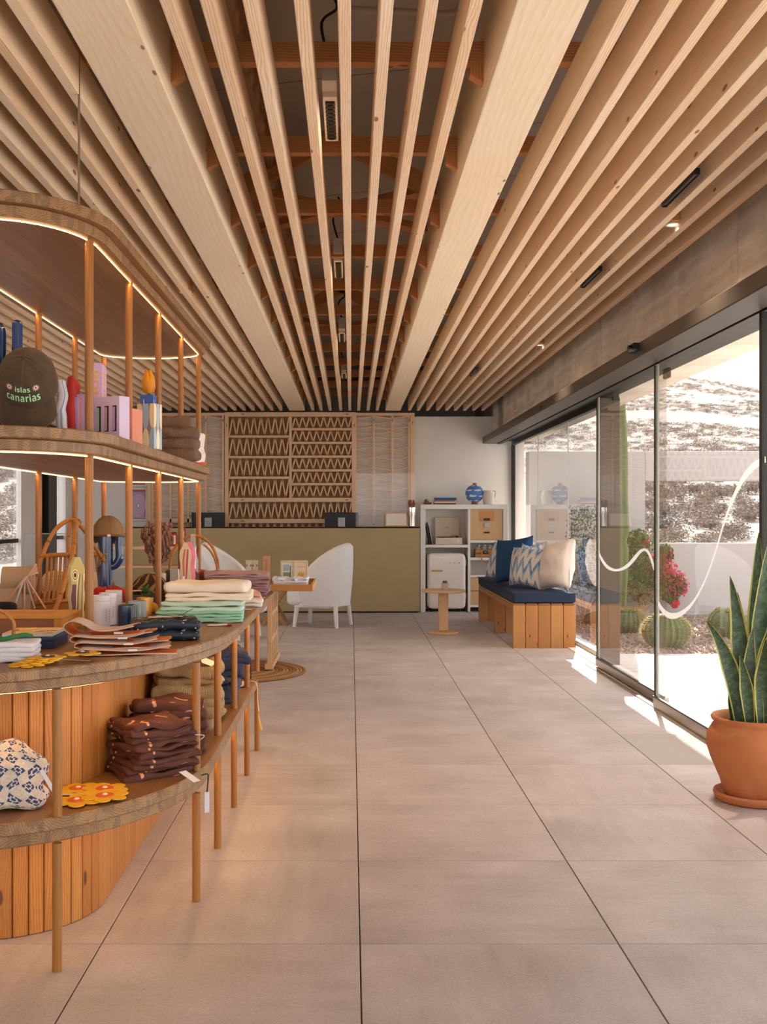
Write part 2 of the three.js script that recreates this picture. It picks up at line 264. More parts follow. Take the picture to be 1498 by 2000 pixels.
{ // left wall: glazing with white pier and dark shutter
  const w = struct('wall_left');
  part('pier', put(box(0.06, 4.2, 0.82, 'y'), XL - 0.03, 2.1, -13.7), mat.plaster, w);
  part('pier', put(box(0.28, 4.2, 2.8, 'z'), XL - 0.14, 2.1, -16.76), mat.plaster, w);
  part('lintel', put(box(0.28, 1.9, 20.6, 'z'), XL - 0.14, 3.55, -(7.9)), mat.plaster, w);
  part('pier', put(box(0.28, 4.2, 0.5, 'y'), XL - 0.14, 2.1, 2.3), mat.plaster, w);
  part('shutter', put(rbox(0.1, 2.65, 0.9, 0.006), XL - 0.1, 1.325, -14.64), mat.black, w);
  part('shutter_edge', put(rbox(0.06, 2.65, 0.05, 0.006), XL - 0.02, 1.325, -14.5), mat.blackMetal, w);
  const win = struct('window_1');
  part('plaster', put(box(0.28, 2.7, 11.6, 'z'), XL - 0.14, 1.35, -(3.6)), mat.plaster, w);
  for (const [a, b] of [[9.4, 11.4], [11.4, 13.29], [15.1, 15.36]]) {
    part('pane', put(new THREE.BoxGeometry(0.001, 2.6, b - a - 0.02), XL - 0.05, 1.35, -(a + b) / 2), mat.glass, win);
    part('frame', put(box(0.06, 0.05, b - a, 'z'), XL - 0.05, 0.025, -(a + b) / 2), mat.blackMetal, win);
    part('rail', put(box(0.04, 0.05, b - a - 0.02, 'z'), XL - 0.05, 1.03, -(a + b) / 2), mat.blackMetal, win);
    if (b < 13) part('frame', put(box(0.06, 2.6, 0.05, 'y'), XL - 0.05, 1.35, -b + 0.025), mat.blackMetal, win);
  }
}
{ // wall behind the camera: wide open shopfront
  const w = struct('wall_front');
  part('lintel', put(box(6.7, 1.5, 0.25, 'x'), -0.95, 3.45, -ZR + 0.1), mat.plaster, w);
  part('pier', put(box(0.4, 2.75, 0.25, 'y'), XL + 0.1, 1.37, -ZR + 0.1), mat.plaster, w);
  part('pier', put(box(0.5, 2.75, 0.25, 'y'), 2.2, 1.37, -ZR + 0.1), mat.plaster, w);
}
{ // board-marked concrete over the doors
  const w = struct('wall_right');
  part('core', put(box(0.22, 1.75, 20.8, 'z'), XR + 0.145, 3.34, -(7.9)), mat.concrete[0], w);
  const g = [0, 1, 2].map((i) => rbox(0.034, 1.75, 1.021, 0.004, 1, 'y', [i * 0.37, i * 0.21])), R = rng(8);
  for (let k = -8; k < 10; k++) { const z = 5.68 + 1.03 * k + 0.515; if (z - 0.5 > ZB) continue; part('panel', g[Math.floor(R() * 3)], mat.concrete[Math.floor(R() * 2)], w).position.set(XR + 0.017, 3.34, -Math.min(z, ZB - 0.52)); }
  const e = struct('roof_overhang'); e.userData.label = 'pale concrete roof overhang outside the glass doors';
  part('soffit_slab', put(rbox(0.56, 0.28, 19.5, 0.01, 1, 'z'), 2.58, 2.64, -6.9), mat.concrete[0], e);
  // dark operator casing above the sliding doors
  const t = struct('trim_1'); t.userData.label = 'dark bronze operator casing above the glass doors';
  part('casing', put(rbox(0.2, 0.095, 17.6, 0.008, 2, 'z'), 2.0, 2.4275, -(6.68)), mat.bronze, t);
  part('track', put(box(0.06, 0.07, 17.6, 'z'), 2.14, 2.41, -(6.68)), mat.black, t);
  part('track', put(box(0.22, 0.05, 17.6, 'z'), 2.28, 2.44, -(6.68)), mat.blackMetal, t);
  part('top_rail', put(box(0.05, 0.06, 6.0, 'z'), 2.34, 2.385, -12.45), mat.blackMetal, t);
  const s = part('sensor', merge([put(rbox(0.05, 0.05, 0.16, 0.012, 2), 0, 0, 0), put(cyl(0.022, 0.022, 0.04, 16), -0.03, -0.012, 0.05, 0, 0, Math.PI / 2)]), mat.black, t, 'black motion sensor'); s.position.set(1.885, 2.45, -7.15);
  part('screw_plate', put(rbox(0.01, 0.02, 0.02, 0.003), 1.896, 2.42, -10.7), mat.black, t);
}
// glass panels: wave line of the film on each, given as photo points on the panel's plane
function filmWave(X, pts, w) {
  const c = new THREE.CatmullRomCurve3(pts.map(([x, y]) => { const z = X * FOCAL / (x - 686); return new THREE.Vector3(0, EYE - (y - 1010) * z / FOCAL, -z); }));
  const n = 90, P = c.getPoints(n), pos = [], idx = [];
  for (let i = 0; i <= n; i++) { const a = P[Math.max(0, i - 1)], b = P[Math.min(n, i + 1)], t = b.clone().sub(a).normalize(), nx = new THREE.Vector3(0, -t.z, t.y), k = w(i / n) / 2; pos.push(0, P[i].y + nx.y * k, P[i].z + nx.z * k, 0, P[i].y - nx.y * k, P[i].z - nx.z * k); if (i < n) idx.push(i * 2, i * 2 + 1, i * 2 + 2, i * 2 + 2, i * 2 + 1, i * 2 + 3); }
  const g = new THREE.BufferGeometry(); g.setAttribute('position', new THREE.Float32BufferAttribute(pos, 3)); g.setIndex(idx); g.computeVertexNormals(); return g;
}
const film = M(0xf4f4f4, 0.9, { transmission: 0.35, thickness: 0, side: THREE.DoubleSide });
function glassPanel(name, X, za, zb, { rail = 0.075, stileA = true, stileB = true } = {}) {
  const d = struct(name), L = zb - za, zc = (za + zb) / 2;
  const pane = part('pane', put(new THREE.BoxGeometry(0.0008, 2.38 - rail, L), X, rail + (2.38 - rail) / 2, -zc), mat.glass, d);
  if (rail) {
    part('bottom_rail', put(rbox(0.036, rail - 0.008, L, 0.004, 1, 'z'), X, rail / 2 + 0.004, -zc), mat.steel, d);
    part('seal', put(box(0.012, 0.012, L, 'z'), X - 0.014, rail + 0.004, -zc), mat.blackMetal, d);
  }
  if (stileB) { part('stile', put(box(0.022, 2.36, 0.02, 'y'), X, 1.19, -zb + 0.01), mat.blackMetal, d); part('glass_edge', put(box(0.014, 2.30, 0.04, 'y'), X, 1.22, -zb + 0.046), mat.glassEdge, d); }
  if (stileA) part('stile', put(box(0.03, 2.36, 0.035, 'y'), X, 1.19, -za - 0.018), mat.blackMetal, d);
  return d;
}
{
  const d1 = glassPanel('door_1', 2.11, 5.46, 7.42);
  part('film_line', filmWave(2.11, [[1279, 1163], [1290, 1186], [1303, 1200], [1318, 1203], [1338, 1193], [1358, 1170], [1380, 1127], [1400, 1068], [1418, 1010], [1436, 965], [1455, 930], [1475, 908], [1496, 897]], (t) => 0.026 + 0.014 * Math.sin(t * 9)), film, d1, 'white wave line on the glass').position.x = 2.1085;
  const bk = part('bracket', rbox(0.03, 0.07, 0.1, 0.008, 2), mat.blackMetal, d1); bk.position.set(2.13, 2.29, -7.22);
  const d2 = glassPanel('door_2', 2.175, 7.38, 9.45, { stileA: false });
  part('film_line', filmWave(2.175, [[1167, 1072], [1174, 1090], [1184, 1105], [1198, 1113], [1213, 1112], [1228, 1103], [1242, 1087], [1252, 1076], [1261, 1074], [1268, 1082], [1274, 1098], [1278, 1112]], (t) => 0.02 + 0.016 * Math.sin(0.6 + t * 8) ** 2), film, d2, 'white wave line on the glass').position.x = 2.1735;
  glassPanel('door_3', 2.11, 3.2, 5.43, { stileA: true, stileB: false });
  const w = struct('window_3');
  const edges = [9.62, 11.55, 13.4, 15.44];
  for (let i = 0; i < 3; i++) {
    const za = edges[i], zb = edges[i + 1];
    part('pane', put(new THREE.BoxGeometry(0.0008, 2.32, zb - za - 0.008), 2.34, 1.2, -(za + zb) / 2), mat.glass, w);
    if (i) part('glass_edge', put(box(0.012, 2.3, 0.008, 'y'), 2.34, 1.2, -za), mat.glassEdge, w);
  }
  part('sill_rail', put(rbox(0.05, 0.05, 5.9, 0.004, 1, 'z'), 2.34, 0.025, -12.5), mat.steel, w);
  part('end_frame', put(box(0.05, 2.36, 0.05, 'y'), 2.34, 1.18, -15.46), mat.blackMetal, w);
  part('post', put(rbox(0.17, 2.38, 0.13, 0.004, 1, 'y'), 2.3, 1.19, -9.56), mat.bronze, w);
  for (const [a, b] of [[ZR, 0.4], [0.4, 3.2]]) { part('pane', put(new THREE.BoxGeometry(0.0008, 2.36, b - a), 2.2, 1.2, -(a + b) / 2), mat.glass, w); part('frame', put(box(0.05, 2.38, 0.05, 'y'), 2.2, 1.19, -b), mat.blackMetal, w); }
  const th = struct('trim_2'); th.userData.label = 'metal floor track along the glass doors';
  part('track', put(box(0.03, 0.008, 12.0, 'z'), 2.11, 0.003, -3.6), mat.steel, th);
  part('threshold', put(rbox(0.3, 0.012, 18, 0.004, 1, 'z'), 2.33, 0.001, -6.6), mat.concrete[1], th);
}
{ // ceiling: roof panels, joists, main beams and slats
  const c = struct('ceiling'); c.userData.label = 'slatted pine ceiling hung under exposed beams and roof panels';
  const rg = box(7.0, 0.06, 0.988, 'x'); const rot = Math.atan(0.11);
  for (let k = 0; k < 21; k++) { const m = part('roof_panel', rg, mat.roofPanel, c); m.position.set(-0.95, 3.62 + 0.11 * -0.95, -(ZR + 0.4 + k)); m.rotation.z = rot; }
  const deck = part('roof_deck', box(7.4, 0.15, 21.4, 'x'), mat.roofPanel, c); deck.position.set(-0.95, 3.745 + 0.11 * -0.95, -(7.9)); deck.rotation.z = rot;
  const L = 17.2, zc = (ZR + 0.35 + ZB - 0.2) / 2;
  const sg = [...Array(9)].map((_, i) => boxUV(rbox(0.04, 0.15, L + 0.0, 0.003), 'z', [i * 0.57, i * 0.083]));
  const R = rng(3), xs = [-0.564, -0.4455, -0.3195, -0.1695, -0.041, 0.0855, 0.217, 0.348, 0.806, 0.932, 1.065, 1.205, 1.335, 1.457, 1.59, 1.72, 1.85];
  for (let k = 0; k < 24; k++) { const x = -1.016 - 0.1315 * k; if (x > XL + 0.02) xs.push(x); }
  xs.forEach((x, i) => part('slat', sg[(i * 4) % 9], mat.pine[Math.floor(R() * 3)], c).position.set(x + 0.02, SLAT_Y + 0.075, -zc));
  for (const [a, b] of [[-0.88, -0.66], [0.485, 0.70]]) part('main_beam', rbox(b - a, 0.34, L, 0.005, 1, 'z', [a, 0]), mat.beam, c).position.set((a + b) / 2, SLAT_Y + 0.17, -zc);
  const spans = [[XL, -0.88], [-0.66, 0.485], [0.70, XR]], jg = spans.map(([a, b], i) => box(b - a, 0.075, 0.05, 'x', [i * 0.4, i * 0.2]));
  const wedge = new THREE.ExtrudeGeometry(new THREE.Shape([[0, 0], [0.05, 0], [0.05, -0.075], [0, -0.045]].map(([x, y]) => new THREE.Vector2(x, y))), { depth: 0.05, bevelEnabled: false }); boxUV(wedge, 'y');
  for (let k = -5; k < 12; k++) {
    const z = 3.915 + 0.973 * k; if (z > ZB - 0.2) continue;
    spans.forEach(([a, b], i) => part('joist', jg[i], mat.joist, c).position.set((a + b) / 2, 2.985 + 0.0376, -z - 0.025));
    const b1 = part('bracket', wedge, mat.joist, c); b1.position.set(0.435, 2.986, -z - 0.05);
    const b2 = part('bracket', wedge, mat.joist, c); b2.position.set(-0.61, 2.986, -z); b2.rotation.y = Math.PI;
  }
  for (const z of [6.35, 10.2]) for (const s of [-1, 1]) part('brace', bar(V(-0.6, 3.14, z + s * 0.42), V(0.45, 3.14, z - s * 0.42), 0.09, 0.04), mat.joist, c);
  for (const z of [5.9, 9.8]) for (const s of [-1, 1]) part('brace', bar(V(-0.09 + s * 0.55, 3.12, z), V(-0.09, 3.42, z), 0.05, 0.1), mat.joist, c);
}
// ---------------------------------------------------------------- outside
const E_Z = [[14, -0.096], [18, -0.066], [25, -0.026], [40, 0.008], [60, 0.034], [100, 0.062], [160, 0.097], [260, 0.1316], [330, 0.118], [420, 0.085]];
function hillY(x, z) {
  let e = E_Z[E_Z.length - 1][1];
  for (let i = 0; i + 1 < E_Z.length; i++) if (z <= E_Z[i + 1][0]) { e = mix(E_Z[i][1], E_Z[i + 1][1], clamp((Math.log(z) - Math.log(E_Z[i][0])) / (Math.log(E_Z[i + 1][0]) - Math.log(E_Z[i][0])))); break; }
  const t = x / z, g = e > 0 ? 1 + clamp((0.32 - t) * 1.1, -0.35, 0.35) * clamp((z - 60) / 180) : 1;   // the ridge falls away to one side
  return EYE + z * e * g + 0.012 * z * e * perlin.noise(x * 0.03, z * 0.012, 3.3) + (z > 18 && z < 60 ? 0.02 * perlin.noise(x * 0.3, z * 0.2, 1) : 0);
}
{
  const sand = M(WHITE, 0.95, { map: tex(512, 512, (u, v) => { const a = fbm(u * 6, v * 6, 6, 6, 201, 5), f = vn(u * 150, v * 150, 150, 150, 202) - 0.5, d = sstep(0.55, 0.75, fbm(u * 30, v * 30, 30, 30, 203, 3)); return lerp3(lerp3(rgb(0x8c8075), rgb(0x7f746a), a), rgb(0x6e6258), d * 0.25).map((c) => c + f * 0.1); }, true, [14, 14]) });
  const g = new THREE.BufferGeometry(), pos = [], uv = [], idx = [], nz = 110, nx = 100;
  for (let i = 0; i <= nz; i++) { const z = 17 * Math.pow(420 / 17, i / nz); for (let j = 0; j <= nx; j++) { const t = (j / nx - 0.5) * 2 * 1.1, x = t * (z + 20); const y = hillY(x, z); pos.push(x, y, -z); uv.push(x, z); if (i < nz && j < nx) { const a = i * (nx + 1) + j, b = a + nx + 1; idx.push(a, a + 1, b, b, a + 1, b + 1); } } }
  g.setAttribute('position', new THREE.Float32BufferAttribute(pos, 3)); g.setAttribute('uv', new THREE.Float32BufferAttribute(uv, 2)); g.setIndex(idx); g.computeVertexNormals();
  const hill = new THREE.Mesh(g, sand); hill.name = 'hill'; hill.userData = { kind: 'structure', label: 'dry sandy hillside dotted with low scrub' }; scene.add(hill);
  const land = new THREE.Mesh(put(boxUV(new THREE.BoxGeometry(120, 0.1, 60), 'x'), 0, -0.19, 12), sand); land.name = 'ground'; land.userData = { kind: 'structure', label: 'sandy ground around the building' }; scene.add(land);
}
// scrub: a ragged clump of small leaves
function scrubGeo(seed, n = 260) {
  const R = rng(seed), pos = [];
  const blobs = [...Array(6)].map(() => [(R() - 0.5) * 1.1, 0.15 + R() * 0.3, (R() - 0.5) * 1.1, 0.28 + R() * 0.22]);
  for (let i = 0; i < n; i++) {
    const b = blobs[Math.floor(R() * 6)], th = R() * 6.283, ph = Math.acos(1 - 1.6 * R()), r = b[3] * (0.7 + 0.35 * R());
    const c = [b[0] + r * Math.sin(ph) * Math.cos(th), Math.max(0.02, b[1] + r * Math.cos(ph)), b[2] + r * Math.sin(ph) * Math.sin(th)], s = (n > 600 ? 0.03 : 0.06) + (n > 600 ? 0.05 : 0.09) * R();
    const q = () => [(R() - 0.5) * 2 * s, (R() - 0.3) * 1.6 * s, (R() - 0.5) * 2 * s], a = q(), d = q(), e = q();
    pos.push(c[0] + a[0], c[1] + a[1], c[2] + a[2], c[0] + d[0], c[1] + d[1], c[2] + d[2], c[0] + e[0], c[1] + e[1], c[2] + e[2]);
  }
  const g = new THREE.BufferGeometry(); g.setAttribute('position', new THREE.Float32BufferAttribute(pos, 3)); g.computeVertexNormals(); return g;
}
{
  const m = M(0x8d8075, 0.95, { side: THREE.DoubleSide }), gs = [1, 2, 3].map((s) => scrubGeo(s, 1500)), far = scrubGeo(5, 110), R = rng(77), mats = [];
  const near = [];
  for (let i = 0; i < 26000 && near.length < 270; i++) { // through the wall opening and the far-left window
    const z = 21 + 62 * Math.pow(R(), 0.8), t = R() < 0.86 ? 0.24 + 0.2 * R() : -0.36 + 0.1 * R(), x = t * z; if (Math.abs(x) < 5.2 && z < 22) continue;
    if (perlin.noise(x * 0.12, z * 0.12, 9) < -0.25) continue;
    const s = 0.5 + 0.55 * R(); if (near.some((p) => Math.hypot(p[0] - x, p[1] - z) < 0.8 * (p[2] + s))) continue;
    near.push([x, z, s]);
  }
  near.sort((a, b) => a[1] - b[1]).forEach(([x, z, s], i) => {
    const o = solo('scrub_bush', 'dry brown scrub bush growing on the sandy hillside', 'bush', gs[i % 3], m, [x, hillY(x, z) - 0.06, z], R() * 6.28, 'scrub bushes on the hillside'); o.scale.set(s, s * 0.85, s);
  });
  const mt = new THREE.Matrix4(), Q = new THREE.Quaternion();
  for (let i = 0; i < 26000 && mats.length < 6500; i++) {
    const z = 60 + 190 * Math.pow(R(), 0.7), t = R() < 0.75 ? 0.12 + 0.36 * R() : -0.42 + 0.2 * R(), x = t * z; if (perlin.noise(x * 0.05, z * 0.05, 4) < -0.25 + 0.2 * R()) continue;
    const s = 0.34 + 0.5 * R(); Q.setFromAxisAngle(new THREE.Vector3(0, 1, 0), R() * 6.28); mats.push(mt.clone().compose(V(x, hillY(x, z) - 0.08, z), Q, new THREE.Vector3(s * 1.2, s * 0.8, s * 1.2)));
  }
  const im = new THREE.InstancedMesh(far, m, mats.length); mats.forEach((a, i) => im.setMatrixAt(i, a)); im.name = 'hillside_scrub'; im.userData = { kind: 'stuff', label: 'distant low scrub scattered over the hill', category: 'scrub' }; scene.add(im);
}
{ // terrace, gravel bed and garden wall
  const t = struct('terrace'); t.userData.label = 'white stone terrace outside the doors';
  const tm = M(WHITE, 0.85, { map: tex(256, 256, (u, v) => { const k = (fbm(u * 5, v * 5, 5, 5, 211, 4) - 0.5) * 0.08; return rgb(0xddd4cb).map((c) => c + k); }, true, [1.5, 1.5]) });
  const R = rng(6);
  part('bed', put(box(12, 0.1, 22, 'x'), 8.35, -0.13, -(0)), mat.grout, t);
  for (let i = 0; i < 5; i++) for (let k = 0; k < 7; k++) { const b = rbox(1.196, 0.06, 1.796, 0.003, 1, 'x', [R(), R()]); part('paver', b, tm, t).position.set(2.96 + 1.2 * i + 0.12, -0.045, -(9.55 - 1.8 * k)); }
  const fc = struct('forecourt'); fc.userData.label = 'pale paved forecourt outside the open shopfront'; for (let i = 0; i < 7; i++) for (let k = 0; k < 6; k++) part('paver', rbox(2.99, 0.06, 2.99, 0.003, 1, 'x', [R(), R()]), tm, fc).position.set(-9.2 + 3 * i, -0.045, 4.2 + 3 * k);
  part('edge_strip', put(rbox(0.24, 0.06, 18, 0.003, 1, 'z'), 2.5, -0.045, -5.9), tm, t);
  const gm = M(WHITE, 0.95, { map: tex(256, 256, (u, v) => { const k = vn(u * 60, v * 60, 60, 60, 5) - 0.5 + vn(u * 120, v * 120, 120, 120, 6) * 0.5 - 0.25; return rgb(0xa8917e).map((c) => c + k * 0.35); }, true, [1, 1]) });
  const bed = new THREE.Mesh(put(box(9, 0.08, 4.4, 'x'), 6.9, -0.06, -12.6), gm); bed.name = 'gravel_bed'; bed.userData = { kind: 'structure', label: 'brown gravel bed along the garden wall' }; scene.add(bed);
  const st = new THREE.IcosahedronGeometry(1, 0), mt = new THREE.Matrix4(), Q = new THREE.Quaternion(), N = 9000, im = new THREE.InstancedMesh(st, M(WHITE, 0.95), N), cl = new THREE.Color();
  for (let i = 0; i < N; i++) { const x = 2.55 + 4.2 * R(), z = 10.5 + 4.05 * R(), s = 0.008 + 0.014 * R(); Q.setFromEuler(new THREE.Euler(R() * 6, R() * 6, R() * 6)); im.setMatrixAt(i, mt.compose(V(x, -0.02 + s * 0.45, z), Q, new THREE.Vector3(s * 1.2, s * 0.7, s))); const k = 0.55 + 0.6 * R(); im.setColorAt(i, cl.setRGB(0.42 * k, 0.31 * k, 0.235 * k)); }
  im.name = 'gravel'; im.userData = { kind: 'stuff', label: 'loose brown gravel around the cacti', category: 'gravel' }; scene.add(im);
  const w = struct('wall_garden'); w.userData.label = 'white rendered garden wall with a long window opening';
  const Z = 14.6, T = 0.25, P = (x0, x1, y0, y1) => part('render', put(rbox(x1 - x0, y1 - y0, T, 0.01, 1, 'x'), (x0 + x1) / 2, (y0 + y1) / 2, -Z - T / 2), mat.gardenWall, w);
  P(2.42, 4.01, -0.1, 2.22); P(4.01, 9.0, 1.815, 2.22); P(4.01, 9.0, -0.1, 0.965); P(8.2, 9.0, 0.965, 1.815);
}
// barrel cacti
const cactusMat = M(WHITE, 0.7, { map: tex(256, 64, (u, v) => { const n = fbm(u * 8, v * 4, 8, 4, 221, 3); return lerp3(rgb(0x7f8a55), rgb(0x59683a), n); }, true, [1, 1]) }), spineMat = M(0xd9c48c, 0.7), budMat = M(0xb07a3e, 0.9);
function barrelCactus(label, pos, r, h, ribs, seed) {
  const t = thing('barrel_cactus', label, 'cactus', pos), R = rng(seed), prof = (a) => [r * Math.pow(Math.sin(Math.PI * (0.08 + 0.92 * a) * 0.985), 0.55) * (a > 0.86 ? 1 - 0.5 * ((a - 0.86) / 0.14) ** 2 : 1), h * (a < 0.93 ? a / 0.93 : 1 - (a - 0.93) * 0.5)];
  const nA = 20, nT = ribs * 6, p = [], uv = [], id = [];
  for (let i = 0; i <= nA; i++) { const [pr, py] = prof(i / nA); for (let j = 0; j <= nT; j++) { const th = j / nT * 6.28319, k = 1 - 0.13 * Math.abs(Math.sin(th * ribs / 2)) ** 0.8; p.push(pr * k * Math.cos(th), py, pr * k * Math.sin(th)); uv.push(j / nT * 3, i / nA); if (i < nA && j < nT) { const a = i * (nT + 1) + j, b = a + nT + 1; id.push(a, b, a + 1, b, b + 1, a + 1); } } }
  const g = new THREE.BufferGeometry(); g.setAttribute('position', new THREE.Float32BufferAttribute(p, 3)); g.setAttribute('uv', new THREE.Float32BufferAttribute(uv, 2)); g.setIndex(id); g.computeVertexNormals();
  part('body', g, cactusMat, t);
  const sp = [], sg = () => new THREE.ConeGeometry(0.0016, 1, 3, 1, true);
  for (let k = 0; k < ribs; k++) for (let i = 2; i < 19; i++) { const a = i / 20 + 0.02 * R(), [pr, py] = prof(a), th = (k / ribs) * 6.28319; for (let q = 0; q < 4; q++) { const L = 0.025 + 0.025 * R(), d = new THREE.Vector3(Math.cos(th) + (R() - 0.5) * 1.7, (R() - 0.35) * 1.2, Math.sin(th) + (R() - 0.5) * 1.7).normalize(), s = sg(); s.scale(1, L, 1); s.translate(0, L / 2, 0); s.applyQuaternion(new THREE.Quaternion().setFromUnitVectors(new THREE.Vector3(0, 1, 0), d)); s.translate(pr * Math.cos(th), py, pr * Math.sin(th)); sp.push(s); } }
  const s = part('spines', merge(sp), spineMat, t); s.userData.kind = 'stuff';
  const bd = []; for (let i = 0; i < 26; i++) { const th = R() * 6.28, rr = r * (0.35 + 0.3 * R()); bd.push(put(new THREE.ConeGeometry(0.014, 0.045, 6), rr * Math.cos(th), h * 0.985, rr * Math.sin(th), (R() - 0.5), 0, (R() - 0.5))); }
  const b = part('buds', merge(bd), budMat, t, 'dry brown buds on the crown'); b.userData.kind = 'stuff'; return t;
}
barrelCactus('large round barrel cactus with dry buds at the terrace edge', [3.22, -0.03, 10.95], 0.245, 0.36, 24, 1);
barrelCactus('smaller barrel cactus beside the tall columnar cactus', [3.2, -0.03, 12.35], 0.2, 0.3, 22, 2);
barrelCactus('barrel cactus with reddish crown behind the snake plant leaves', [4.16, -0.03, 11.85], 0.21, 0.34, 22, 3);
{ // columnar cactus: five-ribbed stem with constrictions
  const t = thing('columnar_cactus', 'tall ribbed columnar cactus growing beyond the dark door post', 'cactus', [3.24, -0.03, 13.0]);
  const H = 3.3, nA = 60, nT = 70, p = [], id = [], uv = [], ribs = 7;
  for (let i = 0; i <= nA; i++) { const a = i / nA, y = H * a, rr = 0.105 * (1 - 0.28 * Math.exp(-(((y - 1.06) / 0.05) ** 2)) + 0.1 * Math.exp(-(((y - 1.3) / 0.14) ** 2)) - 0.05 * Math.sin(y * 5)) * (a > 0.97 ? Math.sqrt(Math.max(0, 1 - ((a - 0.97) / 0.03) ** 2)) + 0.01 : 1) * (1 - 0.12 * Math.exp(-y * 2)), ox = 0.025 * Math.sin(y * 1.3); for (let j = 0; j <= nT; j++) { const th = j / nT * 6.28319, k = 1 - 0.26 * Math.abs(Math.sin(th * ribs / 2)) ** 0.9; p.push(ox + rr * k * Math.cos(th), y, rr * k * Math.sin(th)); uv.push(j / nT * 2, y); if (i < nA && j < nT) { const q = i * (nT + 1) + j, b = q + nT + 1; id.push(q, b, q + 1, b, b + 1, q + 1); } } }
  const g = new THREE.BufferGeometry(); g.setAttribute('position', new THREE.Float32BufferAttribute(p, 3)); g.setAttribute('uv', new THREE.Float32BufferAttribute(uv, 2)); g.setIndex(id); g.computeVertexNormals();
  part('stem', g, cactusMat, t);
  const sp = [], R = rng(5); for (let k = 0; k < ribs; k++) for (let y = 0.1; y < 3.2; y += 0.035) { const th = k / ribs * 6.28319; const L = 0.014 + 0.01 * R(); for (let q = 0; q < 2; q++) { const c = new THREE.ConeGeometry(0.0013, L, 3, 1, true); c.translate(0, L / 2, 0); c.applyQuaternion(new THREE.Quaternion().setFromUnitVectors(new THREE.Vector3(0, 1, 0), new THREE.Vector3(Math.cos(th) + R() - 0.5, R() - 0.5, Math.sin(th) + R() - 0.5).normalize())); c.translate(0.025 * Math.sin(y * 1.3) + 0.1 * Math.cos(th), y, 0.1 * Math.sin(th)); sp.push(c); } }
  const s = part('spines', merge(sp), spineMat, t); s.userData.kind = 'stuff';
}
function leafCloud(R, n, at, size, cup) { // small folded leaves
  const pos = [], nor = [];
  for (let i = 0; i < n; i++) {
    const c = at(R), s = size * (0.6 + 0.8 * R()), q = new THREE.Quaternion().setFromEuler(new THREE.Euler(R() * 6.28, R() * 6.28, R() * 6.28)), v = (x, y, z) => new THREE.Vector3(x * s, y * s, z * s).applyQuaternion(q).add(c).toArray();
    const A = v(-1, 0, 0), B = v(0, cup, 0.5), C = v(1, 0, 0), D = v(0, cup, -0.5); pos.push(...A, ...B, ...C, ...A, ...C, ...D);
  }
  const g = new THREE.BufferGeometry(); g.setAttribute('position', new THREE.Float32BufferAttribute(pos, 3)); g.computeVertexNormals(); return g;
}
{ // bougainvillea against the garden wall
  const t = thing('bougainvillea', 'bushy bougainvillea with pink blossom against the white garden wall', 'shrub', [3.95, -0.03, 14.25]), R = rng(15);
  const cl = [[-0.35, 0.75, 0.32], [-0.1, 0.85, 0.3], [-0.3, 0.5, 0.3], [0.05, 0.62, 0.28], [0.2, 0.5, 0.2], [-0.02, 0.42, 0.26], [0.38, 0.45, 0.14], [0.3, 0.32, 0.12], [-0.15, 1.02, 0.18], [0.22, 0.86, 0.13], [-0.45, 0.95, 0.2]];
  const at = (list) => (R) => { const b = list[Math.floor(R() * list.length)], th = R() * 6.28, ph = Math.acos(2 * R() - 1), r = b[2] * Math.pow(R(), 0.4); return new THREE.Vector3(b[0] + r * Math.sin(ph) * Math.cos(th), Math.max(0.06, b[1] + r * Math.cos(ph)), 0.55 * r * Math.sin(ph) * Math.sin(th)); };
  const f = part('foliage', leafCloud(R, 6500, at(cl), 0.024, 0.2), M(0x6a7d4a, 0.9, { side: THREE.DoubleSide }), t); f.userData.kind = 'stuff';
  const fl = part('blossom', leafCloud(R, 3200, at([[0.14, 0.74, 0.2], [0.24, 0.56, 0.22], [0.36, 0.45, 0.2], [0.16, 0.62, 0.24], [0.3, 0.33, 0.1], [0.24, 0.86, 0.1], [-0.05, 1.0, 0.07], [-0.3, 1.02, 0.05], [0.45, 0.4, 0.08], [0.36, 0.2, 0.06]]), 0.02, 0.4), M(0xff4f80, 0.95, { side: THREE.DoubleSide, transmission: 0.5, thickness: 0 }), t, 'bright pink blossom'); fl.userData.kind = 'stuff';
  for (let i = 0; i < 7; i++) { const a = V(-0.15 + 0.1 * (R() - 0.5), 0, 0), b = cl[Math.floor(R() * cl.length)]; part('stem', tube([a, new THREE.Vector3(b[0] * 0.5, b[1] * 0.5, 0.02), new THREE.Vector3(b[0], b[1], 0)], 0.008, 10, 5), mat.joist, t); }
}
